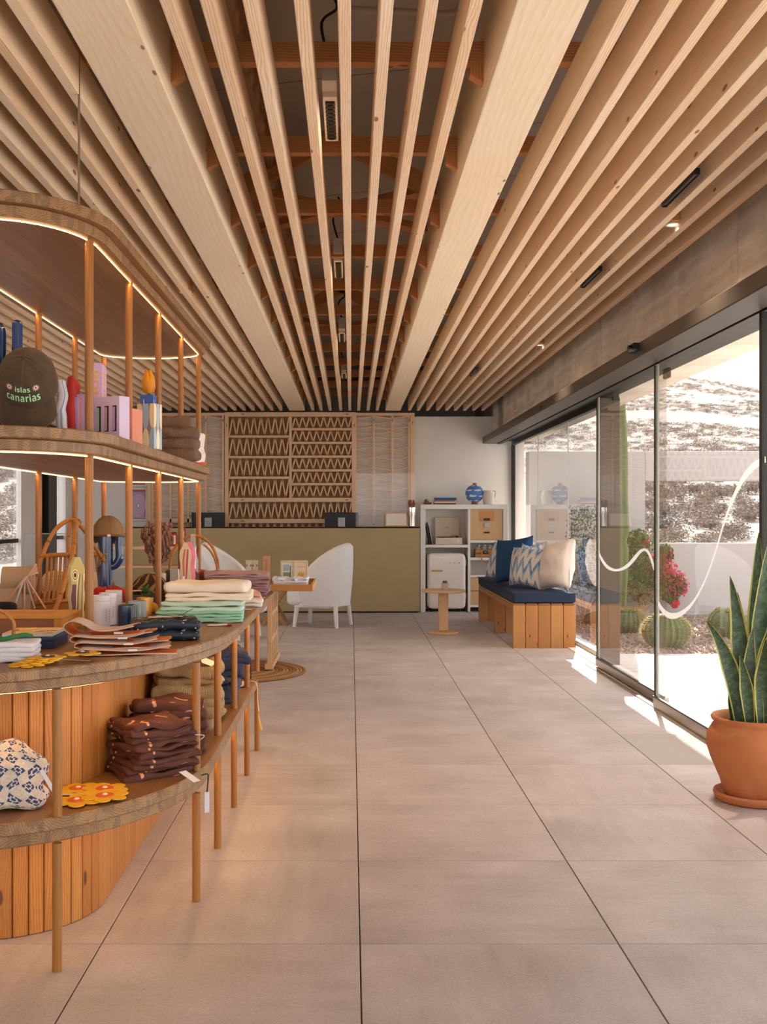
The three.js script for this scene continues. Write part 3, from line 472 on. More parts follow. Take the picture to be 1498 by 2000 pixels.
{ // stones beside the small cactus
  const R = rng(9), rm = M(0x6b5a4e, 0.9);
  for (const [x, z, s, l] of [[3.05, 13.35, 0.11, 'large dark garden stone behind the smaller barrel cactus'], [3.2, 13.7, 0.085, 'small dark garden stone by the foot of the wall']]) {
    const g = new THREE.IcosahedronGeometry(s, 3), p = g.attributes.position, v = new THREE.Vector3(); for (let i = 0; i < p.count; i++) { v.fromBufferAttribute(p, i); const k = 1 + 0.3 * perlin.noise(v.x * 14, v.y * 14 + s * 90, v.z * 14); p.setXYZ(i, v.x * k * 1.25, v.y * k * 0.85, v.z * k); } smoothNormals(g);
    solo('garden_stone', l, 'stone', g, rm, [x, s * 0.6 - 0.02, z]);
  }
  // shrub seen through the fixed glazing
  const t = thing('olive_shrub', 'loose grey green shrub growing beyond the fixed glazing', 'shrub', [2.95, -0.03, 13.6]);
  const at = (R) => { const th = R() * 6.28, r = 0.32 * Math.sqrt(R()), y = 0.35 + 1.15 * R(); return new THREE.Vector3(r * Math.cos(th) * (1.2 - 0.4 * y), y, 0.7 * r * Math.sin(th)); };
  const f = part('foliage', leafCloud(R, 1500, at, 0.02, 0.15), M(0x6b745c, 0.9, { side: THREE.DoubleSide }), t); f.userData.kind = 'stuff';
  for (let i = 0; i < 6; i++) { const e = at(R); part('stem', tube([new THREE.Vector3(0, 0, 0), new THREE.Vector3(e.x * 0.4, e.y * 0.5, e.z * 0.4), e], 0.006, 10, 5), mat.joist, t); }
}
// ---------------------------------------------------------------- ceiling fittings
{
  const opt = M(0x2a302f, 0.25, { metalness: 0.5 }), cell = new THREE.TorusGeometry(0.017, 0.004, 6, 14).rotateX(Math.PI / 2);
  const proto = thing('linear_spotlight', 'white framed linear ceiling light with honeycomb cells beside the bent conduit pipe', 'ceiling light', [-0.085, 2.98, 4.48], 0, 'linear lights along the ceiling void');
  part('housing', put(rbox(0.058, 0.07, 0.5, 0.004, 1, 'z'), 0, 0.035, 0), mat.whitePaint, proto);
  part('optic', put(box(0.038, 0.008, 0.42, 'z'), 0, -0.001, 0), opt, proto, 'dark honeycomb optic');
  for (let i = 0; i < 10; i++) part('cell', cell, mat.blackMetal, proto).position.set(0, -0.005, -0.189 + 0.042 * i);
  part('end_box', put(rbox(0.062, 0.1, 0.12, 0.004), 0, 0.07, 0.3), mat.whitePaint, proto);
  part('cable', tube([new THREE.Vector3(0, 0.12, 0.3), new THREE.Vector3(-0.03, 0.25, 0.34), new THREE.Vector3(0.03, 0.33, 0.3), new THREE.Vector3(0, 0.4, 0.3)], 0.006, 16, 6), mat.black, proto);
  [[7.18, 'white framed linear ceiling light beside the straight conduit pipe'], [9.9, 'white framed linear ceiling light above the trestle display table'], [12.6, 'small looking linear ceiling light above the white tub armchairs']].forEach(([z, l]) => dup(proto, [-0.085, 2.98, z], 0, l));
  for (const z of [4.48, 7.18, 9.9, 12.6]) { const l = new THREE.RectAreaLight(new THREE.Color(1, 0.9, 0.78), 6, 0.03, 0.42); l.name = 'linear_spotlight_beam'; l.position.set(-0.085, 2.965, -z); l.rotation.x = -Math.PI / 2; scene.add(l); }
  // round downlights set in timber boxes between slats
  const spots = [[1.70, 5.65, 'round downlight in a timber box above the glass door'], [1.70, 9.6, 'round downlight in a timber box near the door casing end'], [-1.14, 7.35, 'round downlight box between slats above the display shelf'], [-1.14, 12.2, 'round downlight box between slats towards the lattice screen']];
  spots.forEach(([x, z, label]) => {
    const t = thing('downlight', label, 'ceiling light', [x, 2.86, z]);
    part('box', put(rbox(0.088, 0.07, 0.13, 0.002, 1, 'z'), 0, 0.045, 0), mat.joist, t);
    part('ring', put(new THREE.TorusGeometry(0.036, 0.006, 8, 28).rotateX(Math.PI / 2), 0, 0.006, 0), mat.whitePaint, t);
    part('lamp_lens', put(cyl(0.03, 0.03, 0.004, 12), 0, 0.007, 0), M(0xfff2dc, 0.4, { emissive: new THREE.Color(1, 0.85, 0.65), emissiveIntensity: 1.2 }), t, 'glowing lens');
    const l = new THREE.SpotLight(new THREE.Color(1, 0.8, 0.58), 9, 0, 0.95, 0.8); l.name = 'downlight_beam'; l.position.set(0, -0.01, 0); l.target.position.set(0, -2, 0); l.castShadow = true; l.shadow.radius = 1.5; t.add(l, l.target);
  });
  // slot vents
  for (const [x, z, label] of [[1.505, 5.0, 'black slot diffuser between slats above the plant'], [1.505, 6.85, 'black slot diffuser between slats above the door sensor'], [1.26, 11.3, 'black slot diffuser between slats near the white back wall']]) {
    const t = thing('slot_diffuser', label, 'vent', [x + 0.03, 2.855, z]);
    part('frame', merge([-1, 1].map((s) => put(box(0.004, 0.03, 0.5, 'z'), s * 0.012, 0, 0)).concat([-1, 1].map((s) => put(box(0.026, 0.03, 0.006), 0, 0, s * 0.25)))), mat.black, t);
    for (const s of [-1, 0, 1]) part('blade', put(box(0.002, 0.025, 0.49, 'z'), s * 0.006, 0.004, 0), mat.steel, t);
  }
  const fm = M(0xb08f6d, 0.38, { metalness: 0.75 }), g = new THREE.CylinderGeometry(0.05, 0.05, 6.2, 28, 160, true).rotateX(Math.PI / 2), p = g.attributes.position, v = new THREE.Vector3();
  for (let i = 0; i < p.count; i++) { v.fromBufferAttribute(p, i); const k = 1 + 0.35 * perlin.noise(v.x * 60, v.y * 60, v.z * 26) + 0.18 * perlin.noise(v.x * 160, v.y * 160, v.z * 90); p.setXYZ(i, v.x * k, v.y * k + 0.02 * Math.sin(v.z * 2), v.z); } smoothNormals(g);
  const d = thing('insulated_duct', 'crinkled foil duct running above the pine slats', 'duct', [-0.46, 3.28, 5.8]); part('foil', g, fm, d);
  for (const z of [-2.2, 0, 2.2]) part('strap', put(box(0.008, 0.14, 0.02, 'y'), 0, 0.11, z), mat.steel, d);
  const c = thing('conduit', 'pale bent conduit pipe crossing above the slats', 'pipe', [0, 0, 0]);
  part('pipe', tube([V(-0.05, 3.42, 4.42), V(0.2, 3.41, 4.42), V(0.38, 3.4, 4.42), V(0.445, 3.42, 4.42), V(0.462, 3.48, 4.42), V(0.462, 3.6, 4.42)], 0.013, 40, 10), M(0xcdbba6, 0.5), c);
  const c2 = thing('conduit', 'pale conduit pipe crossing further along above the slats', 'pipe', [0, 0, 0]);
  part('pipe', tube([V(-0.05, 3.4, 7.2), V(0.15, 3.4, 7.2), V(0.3, 3.41, 7.2), V(0.46, 3.47, 7.2)], 0.013, 30, 10), M(0xcdbba6, 0.5), c2);
}
// ---------------------------------------------------------------- lattice screens on the back wall
const LZ = 15.42, lx = (px) => (px - 686) * LZ / FOCAL, ly = (py) => EYE - (py - 1010) * LZ / FOCAL;
{
  const rail = (t, x0, x1, y0, y1, d = 0.07, name = 'rail') => part(name, put(rbox(lx(x1) - lx(x0), ly(y0) - ly(y1), d, 0.003), (lx(x0) + lx(x1)) / 2, (ly(y0) + ly(y1)) / 2, 0), mat.lattice[0], t);
  const strut = (t, x0, y0, x1, y1, n, w = 0.021, dp = 0.045) => part('strut', bar(new THREE.Vector3(lx(x0), ly(y0), 0), new THREE.Vector3(lx(x1), ly(y1), 0), dp, w, new THREE.Vector3(0, 0, 1).cross(new THREE.Vector3(lx(x1) - lx(x0), ly(y1) - ly(y0), 0)).normalize(), [n * 0.13, n * 0.07]), mat.lattice[n % 2], t);
  const zig = (t, x0, x1, y0, y1, n) => { for (let i = 0; i < n; i++) { const a = x0 + (x1 - x0) * i / n, b = x0 + (x1 - x0) * (i + 1) / n; i % 2 ? strut(t, a, y0, b, y1, i) : strut(t, a, y1, b, y0, i); } };
  const c = thing('lattice_screen', 'central timber lattice screen with brown backing and upright zigzag struts behind the desk', 'screen', [0, 0, LZ], 0, 'lattice screens on the back wall');
  part('backing', put(box(lx(696) - lx(440), ly(808) - ly(1060), 0.012, 'x'), (lx(696) + lx(440)) / 2, (ly(808) + ly(1060)) / 2, -0.05), mat.brownBoard, c, 'brown backing board');
  rail(c, 439.5, 447, 807, 1075, 0.08, 'stile'); rail(c, 687, 696.5, 807, 1075, 0.08, 'stile'); rail(c, 565, 570, 813, 973, 0.07, 'stile');
  rail(c, 439.5, 696.5, 805.5, 814, 0.085); rail(c, 447, 687, 972.5, 980.5); rail(c, 447, 687, 1013.5, 1022);
  for (let r = 0; r < 4; r++) { const y = 815 + 40.2 * r; if (r) rail(c, 447, 565, y - 4.8, y); zig(c, 448, 565, y, y + 35.4, 17); }
  for (let r = 0; r < 6; r++) { const y = 814 + 26.8 * r; if (r) rail(c, 570, 687, y - 4.6, y); zig(c, 570.5, 687, y, y + 22.2, 17); }
  zig(c, 448, 687, 980.5, 1013.5, 35); zig(c, 448, 687, 1022, 1046, 35);
  const side = (label, x0, x1, cols, seed) => {
    const t = thing('lattice_screen', label, 'screen', [0, 0, LZ], 0, 'lattice screens on the back wall');
    rail(t, x0, x1, 806.5, 812.5, 0.085);
    const R = rng(seed);
    cols.forEach(([a, b], k) => { rail(t, b, b + 4, 812.5, 1050, 0.06, 'stile'); let y = 816; for (let i = 0; i < 23; i++, y += 10) { const d = (i + k) % 2 ? 2.6 : -2.6, j = (R() - 0.5) * 1.6; strut(t, a, y - d + j, b, y + d + j, i, 0.017, 0.028); } });
    return t;
  };
  for (const [x0, x1] of [[441, 446], [689, 695]]) for (const y of [840, 960, 1040]) part('batten', put(box(lx(x1) - lx(x0), 0.06, 0.04), (lx(x0) + lx(x1)) / 2, ly(y), -0.06), mat.lattice[0], c);
  const rt = side('timber lattice screen with level zigzag struts beside the white wall', 696.6, 809.5, [[697, 728], [732, 764], [768, 797]], 1);
  for (const x of [730, 766, 805]) for (const y of [840, 960, 1040]) part('batten', put(box(0.03, 0.06, 0.05), lx(x), ly(y), -0.055), mat.lattice[0], rt);
  rail(rt, 801.2, 809.5, 812.5, 1060, 0.085, 'stile');
  const lt = side('timber lattice screen with level zigzag struts seen through the display posts', 289, 439.4, [[300.5, 331.5], [335.5, 366], [370, 400.5], [404.5, 434]], 2);
  for (const x of [293, 333, 402, 436]) for (const y of [840, 960, 1040]) part('batten', put(box(0.03, 0.06, 0.05), lx(x), ly(y), -0.055), mat.lattice[0], lt);
  rail(lt, 289, 296, 812.5, 1060, 0.085, 'stile'); rail(lt, 296.2, 300.3, 812.5, 1050, 0.06, 'stile'); rail(lt, 300.3, 434, 1013, 1021, 0.06); zig(lt, 300.5, 438, 1022, 1046, 20);
}
// ---------------------------------------------------------------- reception desk and what stands on it
const DESK_Y = 1.186;
{
  const t = thing('reception_desk', 'long olive painted reception desk in front of the lattice screens', 'desk', [-1.08, 0, 14.75]);
  part('front_panel', put(rbox(4.05, DESK_Y - 0.02, 0.03, 0.003, 1, 'x'), 0, (DESK_Y - 0.02) / 2 + 0.02, -0.015), mat.olive, t);
  part('plinth', put(box(4.0, 0.02, 0.02), 0, 0.01, -0.04), mat.dark, t);
  for (const s of [-1, 1]) part('side_panel', put(box(0.03, DESK_Y - 0.02, 0.42, 'z'), s * 2.01, (DESK_Y - 0.02) / 2 + 0.02, -0.24), mat.olive, t);
  part('ledge', put(rbox(4.05, 0.02, 0.12, 0.003, 1, 'x'), 0, DESK_Y - 0.01, -0.06), mat.olive, t);
  part('worktop', put(rbox(3.98, 0.03, 0.4, 0.003, 1, 'x'), 0, 0.76, -0.24), mat.olive, t);
  const mon = (label, px, w) => {
    const m = thing('monitor', label, 'monitor', [(px - 686) * 15.0 / FOCAL, 0.775, 15.0]);
    part('back_shell', put(rbox(w, 0.3, 0.02, 0.006, 2), 0, 0.46, 0), mat.black, m); part('screen', put(box(w - 0.02, 0.27, 0.002), 0, 0.46, -0.011), mat.dark, m);
    part('neck', put(rbox(0.1, 0.5, 0.02, 0.004), 0, 0.29, 0.02), M(0x8d8f90, 0.35, { metalness: 0.8 }), m, 'silver stand neck'); part('foot', put(rbox(0.2, 0.012, 0.17, 0.004), 0, 0.006, 0), mat.steel, m);
    const badge = part('badge', put(new THREE.TorusGeometry(0.014, 0.0022, 6, 24), 0, 0.5, 0.0315), mat.chrome, m); return m;
  };
  mon('black monitor back with silver stand seen between display posts', 407, 0.47); mon('black monitor back with silver stand beside the desk calendar', 667, 0.47);
  const cal = thing('desk_calendar', 'oak framed calendar card propped on the reception desk', 'calendar', [(774 - 686) * 14.85 / FOCAL, DESK_Y, 14.84]);
  const ct = canvasTex(512, 320, (x, w, h) => { x.fillStyle = '#efe3d2'; x.fillRect(0, 0, w, h); x.fillStyle = '#6b5d50'; x.font = '26px sans-serif'; x.textAlign = 'center'; x.fillText('····', w / 2, 56); x.fillStyle = '#9a8f82'; for (let r = 0; r < 5; r++) for (let c = 0; c < 7; c++) x.fillRect(92 + c * 48, 96 + r * 26, 12, 8); x.fillStyle = '#3c342d'; for (let c = 0; c < 7; c++) { x.beginPath(); x.arc(100 + c * 48, 262, 8, 0, 7); x.fill(); if (c % 2) { x.beginPath(); x.arc(100 + c * 48, 236, 7, 0, 7); x.fill(); } } });
  const fr = part('frame', put(rbox(0.315, 0.2, 0.016, 0.004), 0, 0, 0), mat.oak, cal), cd = part('card', new THREE.PlaneGeometry(0.28, 0.166), M(WHITE, 0.7, { map: ct }), cal); for (const o of [fr, cd]) { o.rotation.x = -0.25; } fr.position.set(0, 0.1, 0); cd.position.set(0, 0.1 + 0.003, 0.0095);
  part('stand', bar(new THREE.Vector3(0, 0.16, -0.035), new THREE.Vector3(0, 0.0, -0.085), 0.03, 0.006), mat.oak, cal);
  // steel vase with dried flowers
  const vz = thing('steel_vase', 'stepped polished steel vase at the end of the reception desk', 'vase', [(805 - 686) * 14.85 / FOCAL, DESK_Y, 14.84]);
  part('body', lathe([[0, 0], [0.044, 0], [0.046, 0.01], [0.046, 0.155], [0.055, 0.165], [0.055, 0.27], [0.05, 0.272], [0.05, 0.18], [0, 0.17]], 36), mat.chrome, vz);
  driedFlowers('dried pink flower bunch standing in the steel vase', [(805 - 686) * 14.85 / FOCAL, DESK_Y + 0.18, 14.84], 0.17, 0.055, 24, 0xa06a58, 3);
  const gl = thing('glass_screen', 'clear glass counter screen standing on the reception desk', 'screen', [0, 0, 14.98]);
  const gx0 = (695 - 686) * 14.98 / FOCAL, gx1 = 0.955; part('pane', put(new THREE.BoxGeometry(gx1 - gx0, 0.76, 0.001), (gx0 + gx1) / 2, 1.155 + 0.4, 0), M(WHITE, 0, { transmission: 1, thickness: 0, specularIntensity: 0.4 }), gl); for (const x of [gx0 + 0.1, gx1 - 0.1]) part('clamp', put(rbox(0.05, 0.05, 0.03, 0.004), x, 1.172, 0), mat.steel, gl); 
}
function driedFlowers(label, pos, h, spread, n, hex, seed) {
  const t = thing('dried_flowers', label, 'flowers', pos), R = rng(seed), stems = [], heads = [];
  for (let i = 0; i < n; i++) { const th = R() * 6.28, r = spread * (0.2 + 0.9 * R()), e = new THREE.Vector3(r * Math.cos(th), h * (0.65 + 0.45 * R()), r * Math.sin(th)); stems.push(tube([new THREE.Vector3(0.15 * e.x, 0, 0.15 * e.z), new THREE.Vector3(e.x * 0.5, h * 0.45, e.z * 0.5), e], 0.0016, 6, 4)); for (let k = 0; k < 7; k++) { const g = new THREE.IcosahedronGeometry(0.006 + 0.006 * R(), 0); g.scale(1, 1.5, 1); heads.push(g.translate(e.x * (1 - 0.06 * k) + (R() - 0.5) * 0.018, e.y - k * 0.014 * h * 5, e.z * (1 - 0.06 * k) + (R() - 0.5) * 0.018)); } }
  const a = part('stems', merge(stems), M(0x6e6245, 0.9), t), b = part('blooms', merge(heads), M(hex, 0.95), t); a.userData.kind = b.userData.kind = 'stuff'; return t;
}
{ // shelf unit
  const Z = 14.9, s = Z / FOCAL, X = (p) => (p - 686) * s, Y = (p) => EYE - (p - 1010) * s, D = 0.42;
  const t = thing('shelf_unit', 'white open shelf unit between the reception desk and the bench', 'shelf', [0, 0, Z]);
  const B = (n, x0, x1, y0, y1, d = D, dz = 0) => part(n, put(rbox(X(x1) - X(x0), Y(y0) - Y(y1), d, 0.003), (X(x0) + X(x1)) / 2, (Y(y0) + Y(y1)) / 2, -d / 2 - dz), mat.whitePaint, t);
  B('top', 821, 991.8, 985.3, 994.5); B('side', 821, 831, 994.5, 1195.2); B('side', 982.6, 991.8, 994.5, 1195.2); B('divider', 914, 918.8, 994.5, 1195);
  B('shelf', 831, 914, 1064, 1069.5); B('shelf', 918.8, 982.6, 1055, 1060); B('shelf', 918.8, 982.6, 1089, 1094); B('shelf', 918.8, 982.6, 1123, 1128); B('shelf', 918.8, 982.6, 1181, 1186);
  B('back_panel', 831, 982.6, 994.5, 1195, 0.012, D - 0.014);
  const cab = part('cupboard_door', put(rbox(X(982) - X(919.2), Y(994.8) - Y(1054.6), 0.02, 0.003, 1, 'y'), (X(982) + X(919.2)) / 2, (Y(994.8) + Y(1054.6)) / 2, -0.03), mat.oak, t, 'oak door with dark pulls');
  const cx = (X(982) + X(919.2)) / 2;
  part('recess_panel', put(rbox(0.21, 0.14, 0.008, 0.002, 1, 'y'), cx + 0.003, Y(1008), -0.018), mat.joist, cab);
  part('pull', put(rbox(0.085, 0.035, 0.02, 0.006, 2), cx + 0.003, Y(1014.5), -0.012), mat.black, cab); part('lock', put(rbox(0.075, 0.06, 0.016, 0.006, 2), cx + 0.003, Y(1025.5), -0.012), M(0xb9b4ac, 0.45), cab); part('pull', put(rbox(0.08, 0.02, 0.02, 0.004, 2), cx + 0.003, Y(1040), -0.012), mat.black, cab);
  for (const [a, b] of [[1128.6, 1154], [1155, 1180.6]]) part('drawer', put(rbox(X(982) - X(919.2), Y(a) - Y(b), 0.02, 0.003, 1, 'x'), cx, (Y(a) + Y(b)) / 2, -0.03), mat.oak, t, 'oak drawer front');
  part('plinth', put(box(X(982.6) - X(918.8), 0.06, 0.02), cx, 0.03, -0.2), mat.black, t);
  // fridge
  const f = thing('mini_fridge', 'cream rounded retro mini fridge standing in the shelf unit', 'fridge', [X(872), 0.0, Z + 0.03]);
  const cream = M(0xece3d6, 0.14, { clearcoat: 0.8, clearcoatRoughness: 0.08 }), fw = 0.54, fh = 0.78;
  part('body', soft(fw, fh, 0.34, [20, 24, 14], 0.06).translate(0, fh / 2 + 0.04, -0.19), cream, f); const door = part('door', soft(fw - 0.004, fh - 0.004, 0.07, [24, 28, 10], 0.034, (v, w, h) => { const q = Math.max(Math.abs(v.x) - (w / 2 - 0.08), 0), r = Math.max(Math.abs(v.y) - (h / 2 - 0.08), 0), l = Math.hypot(q, r); if (l > 0.08) { const k = 0.08 / l; v.x = Math.sign(v.x) * (w / 2 - 0.08 + q * k); v.y = Math.sign(v.y) * (h / 2 - 0.08 + r * k); } }).translate(0, fh / 2 + 0.04, 0.01), cream, f);
  part('handle', put(rbox(0.16, 0.022, 0.022, 0.009, 3), -0.13, 0.575, 0.056), M(0xc9a869, 0.3, { metalness: 0.7 }), door, 'brass coloured handle');
  for (let i = 0; i < 6; i++) part('letter_stud', put(rbox(0.028, 0.01, 0.006, 0.002), -0.14 + 0.063 * i, 0.685, 0.047), mat.chrome, door);
  for (const y of [0.68, 0.22]) part('hinge', put(rbox(0.016, 0.08, 0.04, 0.005, 2), 0.27, y, -0.005), mat.chrome, f);
  for (const x of [-0.2, 0.2]) for (const z of [-0.03, -0.3]) part('foot', put(cyl(0.02, 0.02, 0.042, 12), x, 0.021, z), mat.black, f);
  // record player
  const rp = thing('record_player', 'beige suitcase record player with raised lid on the upper shelf', 'record player', [X(877.5), Y(1064), Z + 0.05]), bg = M(0xd9c4ac, 0.6);
  part('case', put(rbox(0.375, 0.095, 0.26, 0.008, 2), 0, 0.049, -0.14), bg, rp); part('speaker_panel', put(rbox(0.3, 0.05, 0.006, 0.003), 0, 0.05, -0.008), M(0xe9ddcb, 0.8), rp);
  for (let i = 0; i < 5; i++) part('speaker_slot', put(box(0.26, 0.003, 0.002), -0.01, 0.032 + 0.009 * i, -0.004), M(0xb8a68f, 0.8), rp);
  part('platter', put(cyl(0.11, 0.11, 0.012, 36), -0.04, 0.102, -0.14), mat.black, rp); part('tonearm', merge([put(cyl(0.016, 0.018, 0.03, 16), 0.12, 0.11, -0.08), rod(new THREE.Vector3(0.12, 0.122, -0.08), new THREE.Vector3(0.03, 0.118, -0.1), 0.003)]), mat.black, rp);
  const lid = part('lid', put(rbox(0.355, 0.285, 0.05, 0.012, 2), 0, 0.24, -0.285), bg, rp); part('badge', put(rbox(0.06, 0.006, 0.002, 0.001), 0, 0.24, -0.259), M(0x8a7660, 0.5), lid);
  const rec = (dx, l, c) => { const m = solo('record_sleeve', l, 'record', rbox(0.006, 0.31, 0.31, 0.001), M(c, 0.6), [X(836.5) + dx, Y(1064) + 0.157, Z + 0.18]); m.rotation.z = 0.2; };
  rec(0.0, 'dark record sleeve leaning beside the record player, against the shelf side', 0x3b3a38); rec(0.03, 'pale record sleeve leaning in front of the dark sleeve', 0xcfc6ba);
  // jars in a crate
  const cr = thing('wooden_crate', 'small wooden crate with rope handle and black tag on the shelf', 'crate', [X(949), Y(1089), Z + 0.14]);
  for (const z of [0.09, -0.09]) for (const y of [0.03, 0.085]) part('slat', put(rbox(0.28, 0.048, 0.012, 0.002), 0, y, z), mat.teak[0], cr);
  for (const x of [-0.135, 0.135]) part('end_board', put(rbox(0.012, 0.11, 0.168, 0.002), x, 0.057, 0), mat.teak[1], cr); part('floor_board', put(rbox(0.258, 0.01, 0.168, 0.002), 0, 0.006, 0), mat.teak[1], cr);
  part('tag', put(rbox(0.07, 0.045, 0.003, 0.001), 0, 0.075, 0.098), mat.black, cr, 'black tag with white writing'); part('tag_text', put(new THREE.PlaneGeometry(0.06, 0.036), 0, 0.075, 0.1), M(WHITE, 0.7, { map: canvasTex(128, 80, (x, w, h) => { x.fillStyle = '#151515'; x.fillRect(0, 0, w, h); x.strokeStyle = '#eee'; x.lineWidth = 5; x.beginPath(); x.moveTo(20, 28); x.lineTo(108, 28); x.moveTo(34, 52); x.lineTo(94, 52); x.stroke(); }) }), cr);
  part('rope_handle', tube([[-0.06, 0.09], [-0.065, 0.02], [-0.05, -0.04], [0, -0.068], [0.05, -0.04], [0.065, 0.02], [0.06, 0.09]].map(([x, y]) => new THREE.Vector3(x, y, 0.15 - 0.045 * (y > 0.05))), 0.006, 40, 8), mat.rattan, cr);
  for (let i = 0; i < 3; i++) { const j = thing('glass_jar', ['clear lidded glass jar at the cupboard divider end of the crate', 'clear lidded glass jar in the middle of the crate', 'clear lidded glass jar at the bench end of the crate'][i], 'jar', [X(949) - 0.085 + 0.085 * i, Y(1089) + 0.012, Z + 0.14], 0, 'jars in the crate'); part('jar_body', lathe([[0, 0.001], [0.034, 0.001], [0.036, 0.008], [0.036, 0.13], [0.03, 0.145], [0.0285, 0.145], [0.034, 0.128], [0.034, 0.006], [0, 0.005]], 28), mat.clearGlass, j); part('lid', put(cyl(0.031, 0.031, 0.014, 24), 0, 0.152, 0), mat.steel, j); }
  // on top
  const TY = Y(985.3), TZ = Z + 0.2;
  const gv = thing('globe_vase', 'round blue vase with cream wave pattern and terracotta foot on the shelf top', 'vase', [X(930), TY, TZ]), tc = M(0xb5623a, 0.8);
  const gt = canvasTex(512, 256, (x, w, h) => { x.fillStyle = '#4f7fc4'; x.fillRect(0, 0, w, h); x.fillStyle = '#e9dccd'; const R = rng(5); for (let r = 0; r < 4; r++) for (let c = 0; c < 6; c++) { const cx = (c + (r % 2) * 0.5) * 96 + 20 * R(), cy = 48 + r * 52; x.beginPath(); x.moveTo(cx - 42, cy); x.quadraticCurveTo(cx - 14, cy - 20 * R() - 6, cx, cy - 8); x.quadraticCurveTo(cx + 20, cy - 12, cx + 42, cy - 4); x.quadraticCurveTo(cx + 10, cy + 16, cx - 42, cy); x.fill(); } });
  part('body', new THREE.SphereGeometry(0.128, 40, 28).scale(1, 1.02, 0.75).translate(0, 0.155, 0), M(WHITE, 0.55, { map: gt }), gv); part('foot', lathe([[0, 0], [0.045, 0], [0.05, 0.012], [0.036, 0.032], [0, 0.034]], 28), tc, gv); part('neck', lathe([[0.018, 0.27], [0.02, 0.285], [0.034, 0.305], [0.03, 0.306], [0.015, 0.288]], 28), tc, gv);
  const jg = thing('ceramic_jug', 'white ceramic jug beside the blue globe vase', 'jug', [X(955) + 0.01, TY, TZ - 0.04]), cer = M(0xd9cfc4, 0.6);
  part('body', lathe([[0, 0], [0.062, 0], [0.07, 0.01], [0.083, 0.1], [0.078, 0.15], [0.062, 0.185], [0.066, 0.2], [0.06, 0.2], [0.055, 0.186], [0.07, 0.15], [0.075, 0.1], [0.06, 0.012], [0, 0.01]], 36), cer, jg);
  part('handle', tube([[0.063, 0.19], [0.095, 0.19], [0.105, 0.16], [0.09, 0.11], [0.078, 0.09]].map(([x, y]) => new THREE.Vector3(x, y, 0)), 0.009, 24, 8), cer, jg);
  const bk = [['brown book at the bottom of the stack on the shelf top', 0x4a3424, 0.31, 0.02], ['cream book in the middle of the stack on the shelf top', 0xd8bfa2, 0.3, 0.022], ['orange spined book below the blue one on the shelf top', 0xb5673c, 0.29, 0.018], ['blue book lying on the stack on the shelf top', 0x27507f, 0.305, 0.035], ['thin pale blue book on top of the stack', 0x9fc4d6, 0.27, 0.012]];
  let y = TY; bk.forEach(([l, c, w, h], i) => { const b = thing('book', l, 'book', [X(870) + (i % 2) * 0.006, y, TZ - 0.02], (i - 2) * 0.02, 'books on the shelf top'); part('cover', merge([put(rbox(w, 0.003, 0.2, 0.001), 0, 0.0016, 0), put(rbox(w, 0.003, 0.2, 0.001), 0, h - 0.0016, 0), put(rbox(w, h, 0.004, 0.001), 0, h / 2, 0.1)]), M(c, 0.6), b); part('pages', put(box(w - 0.008, h - 0.006, 0.192), 0, h / 2, -0.004), M(0xe8dfd0, 0.8), b); y += h; });
  const dish = thing('terracotta_dish', 'shallow terracotta dish at the end of the shelf top', 'dish', [X(837), TY, TZ]); part('bowl', lathe([[0, 0], [0.05, 0], [0.062, 0.03], [0.058, 0.032], [0.046, 0.008], [0, 0.006]], 28), tc, dish);
  const cc = thing('small_cactus', 'tiny grey green cactus growing in the terracotta dish', 'cactus', [X(834), TY + 0.008, TZ]); part('stem', new THREE.SphereGeometry(0.026, 20, 14).scale(1, 1.35, 1).translate(0, 0.036, 0), M(0x70755c, 0.9), cc); part('offset', new THREE.SphereGeometry(0.014, 14, 10).translate(0.026, 0.032, 0.012), M(0x70755c, 0.9), cc);
}
// ---------------------------------------------------------------- side table, bench, cushions
{
  const t = thing('pedestal_table', 'round oak pedestal side table in front of the fridge', 'table', [1.042, 0, 12.12]);
  part('base', lathe([[0, 0], [0.165, 0], [0.17, 0.004], [0.17, 0.024], [0.166, 0.028], [0, 0.028]], 48), mat.oak, t); part('column', rbox(0.108, 0.445, 0.108, 0.02, 3, 'y').translate(0, 0.25, 0), mat.oak, t); part('tabletop', lathe([[0, 0.472], [0.244, 0.472], [0.25, 0.477], [0.25, 0.494], [0.246, 0.499], [0, 0.499]], 64), mat.oak, t);
  const p = thing('cactus_pot', 'small pale pot with tiny cacti on the pedestal table', 'potted plant', [1.06, 0.499, 12.1]);
  part('pot', lathe([[0, 0], [0.033, 0], [0.038, 0.005], [0.04, 0.075], [0.036, 0.075], [0.033, 0.06], [0, 0.06]], 28), M(0xb9aa98, 0.8), p); for (const [x, z] of [[-0.015, 0], [0.013, 0.012], [0.008, -0.014], [-0.004, 0.018]]) part('cactus', new THREE.SphereGeometry(0.013, 12, 10).scale(1, 1.7, 1).translate(x, 0.082, z), M(0x5e6148, 0.9), p);
}
const BX0 = 1.63, BX1 = 2.265, BZ0 = 10.78, BZ1 = 13.75;
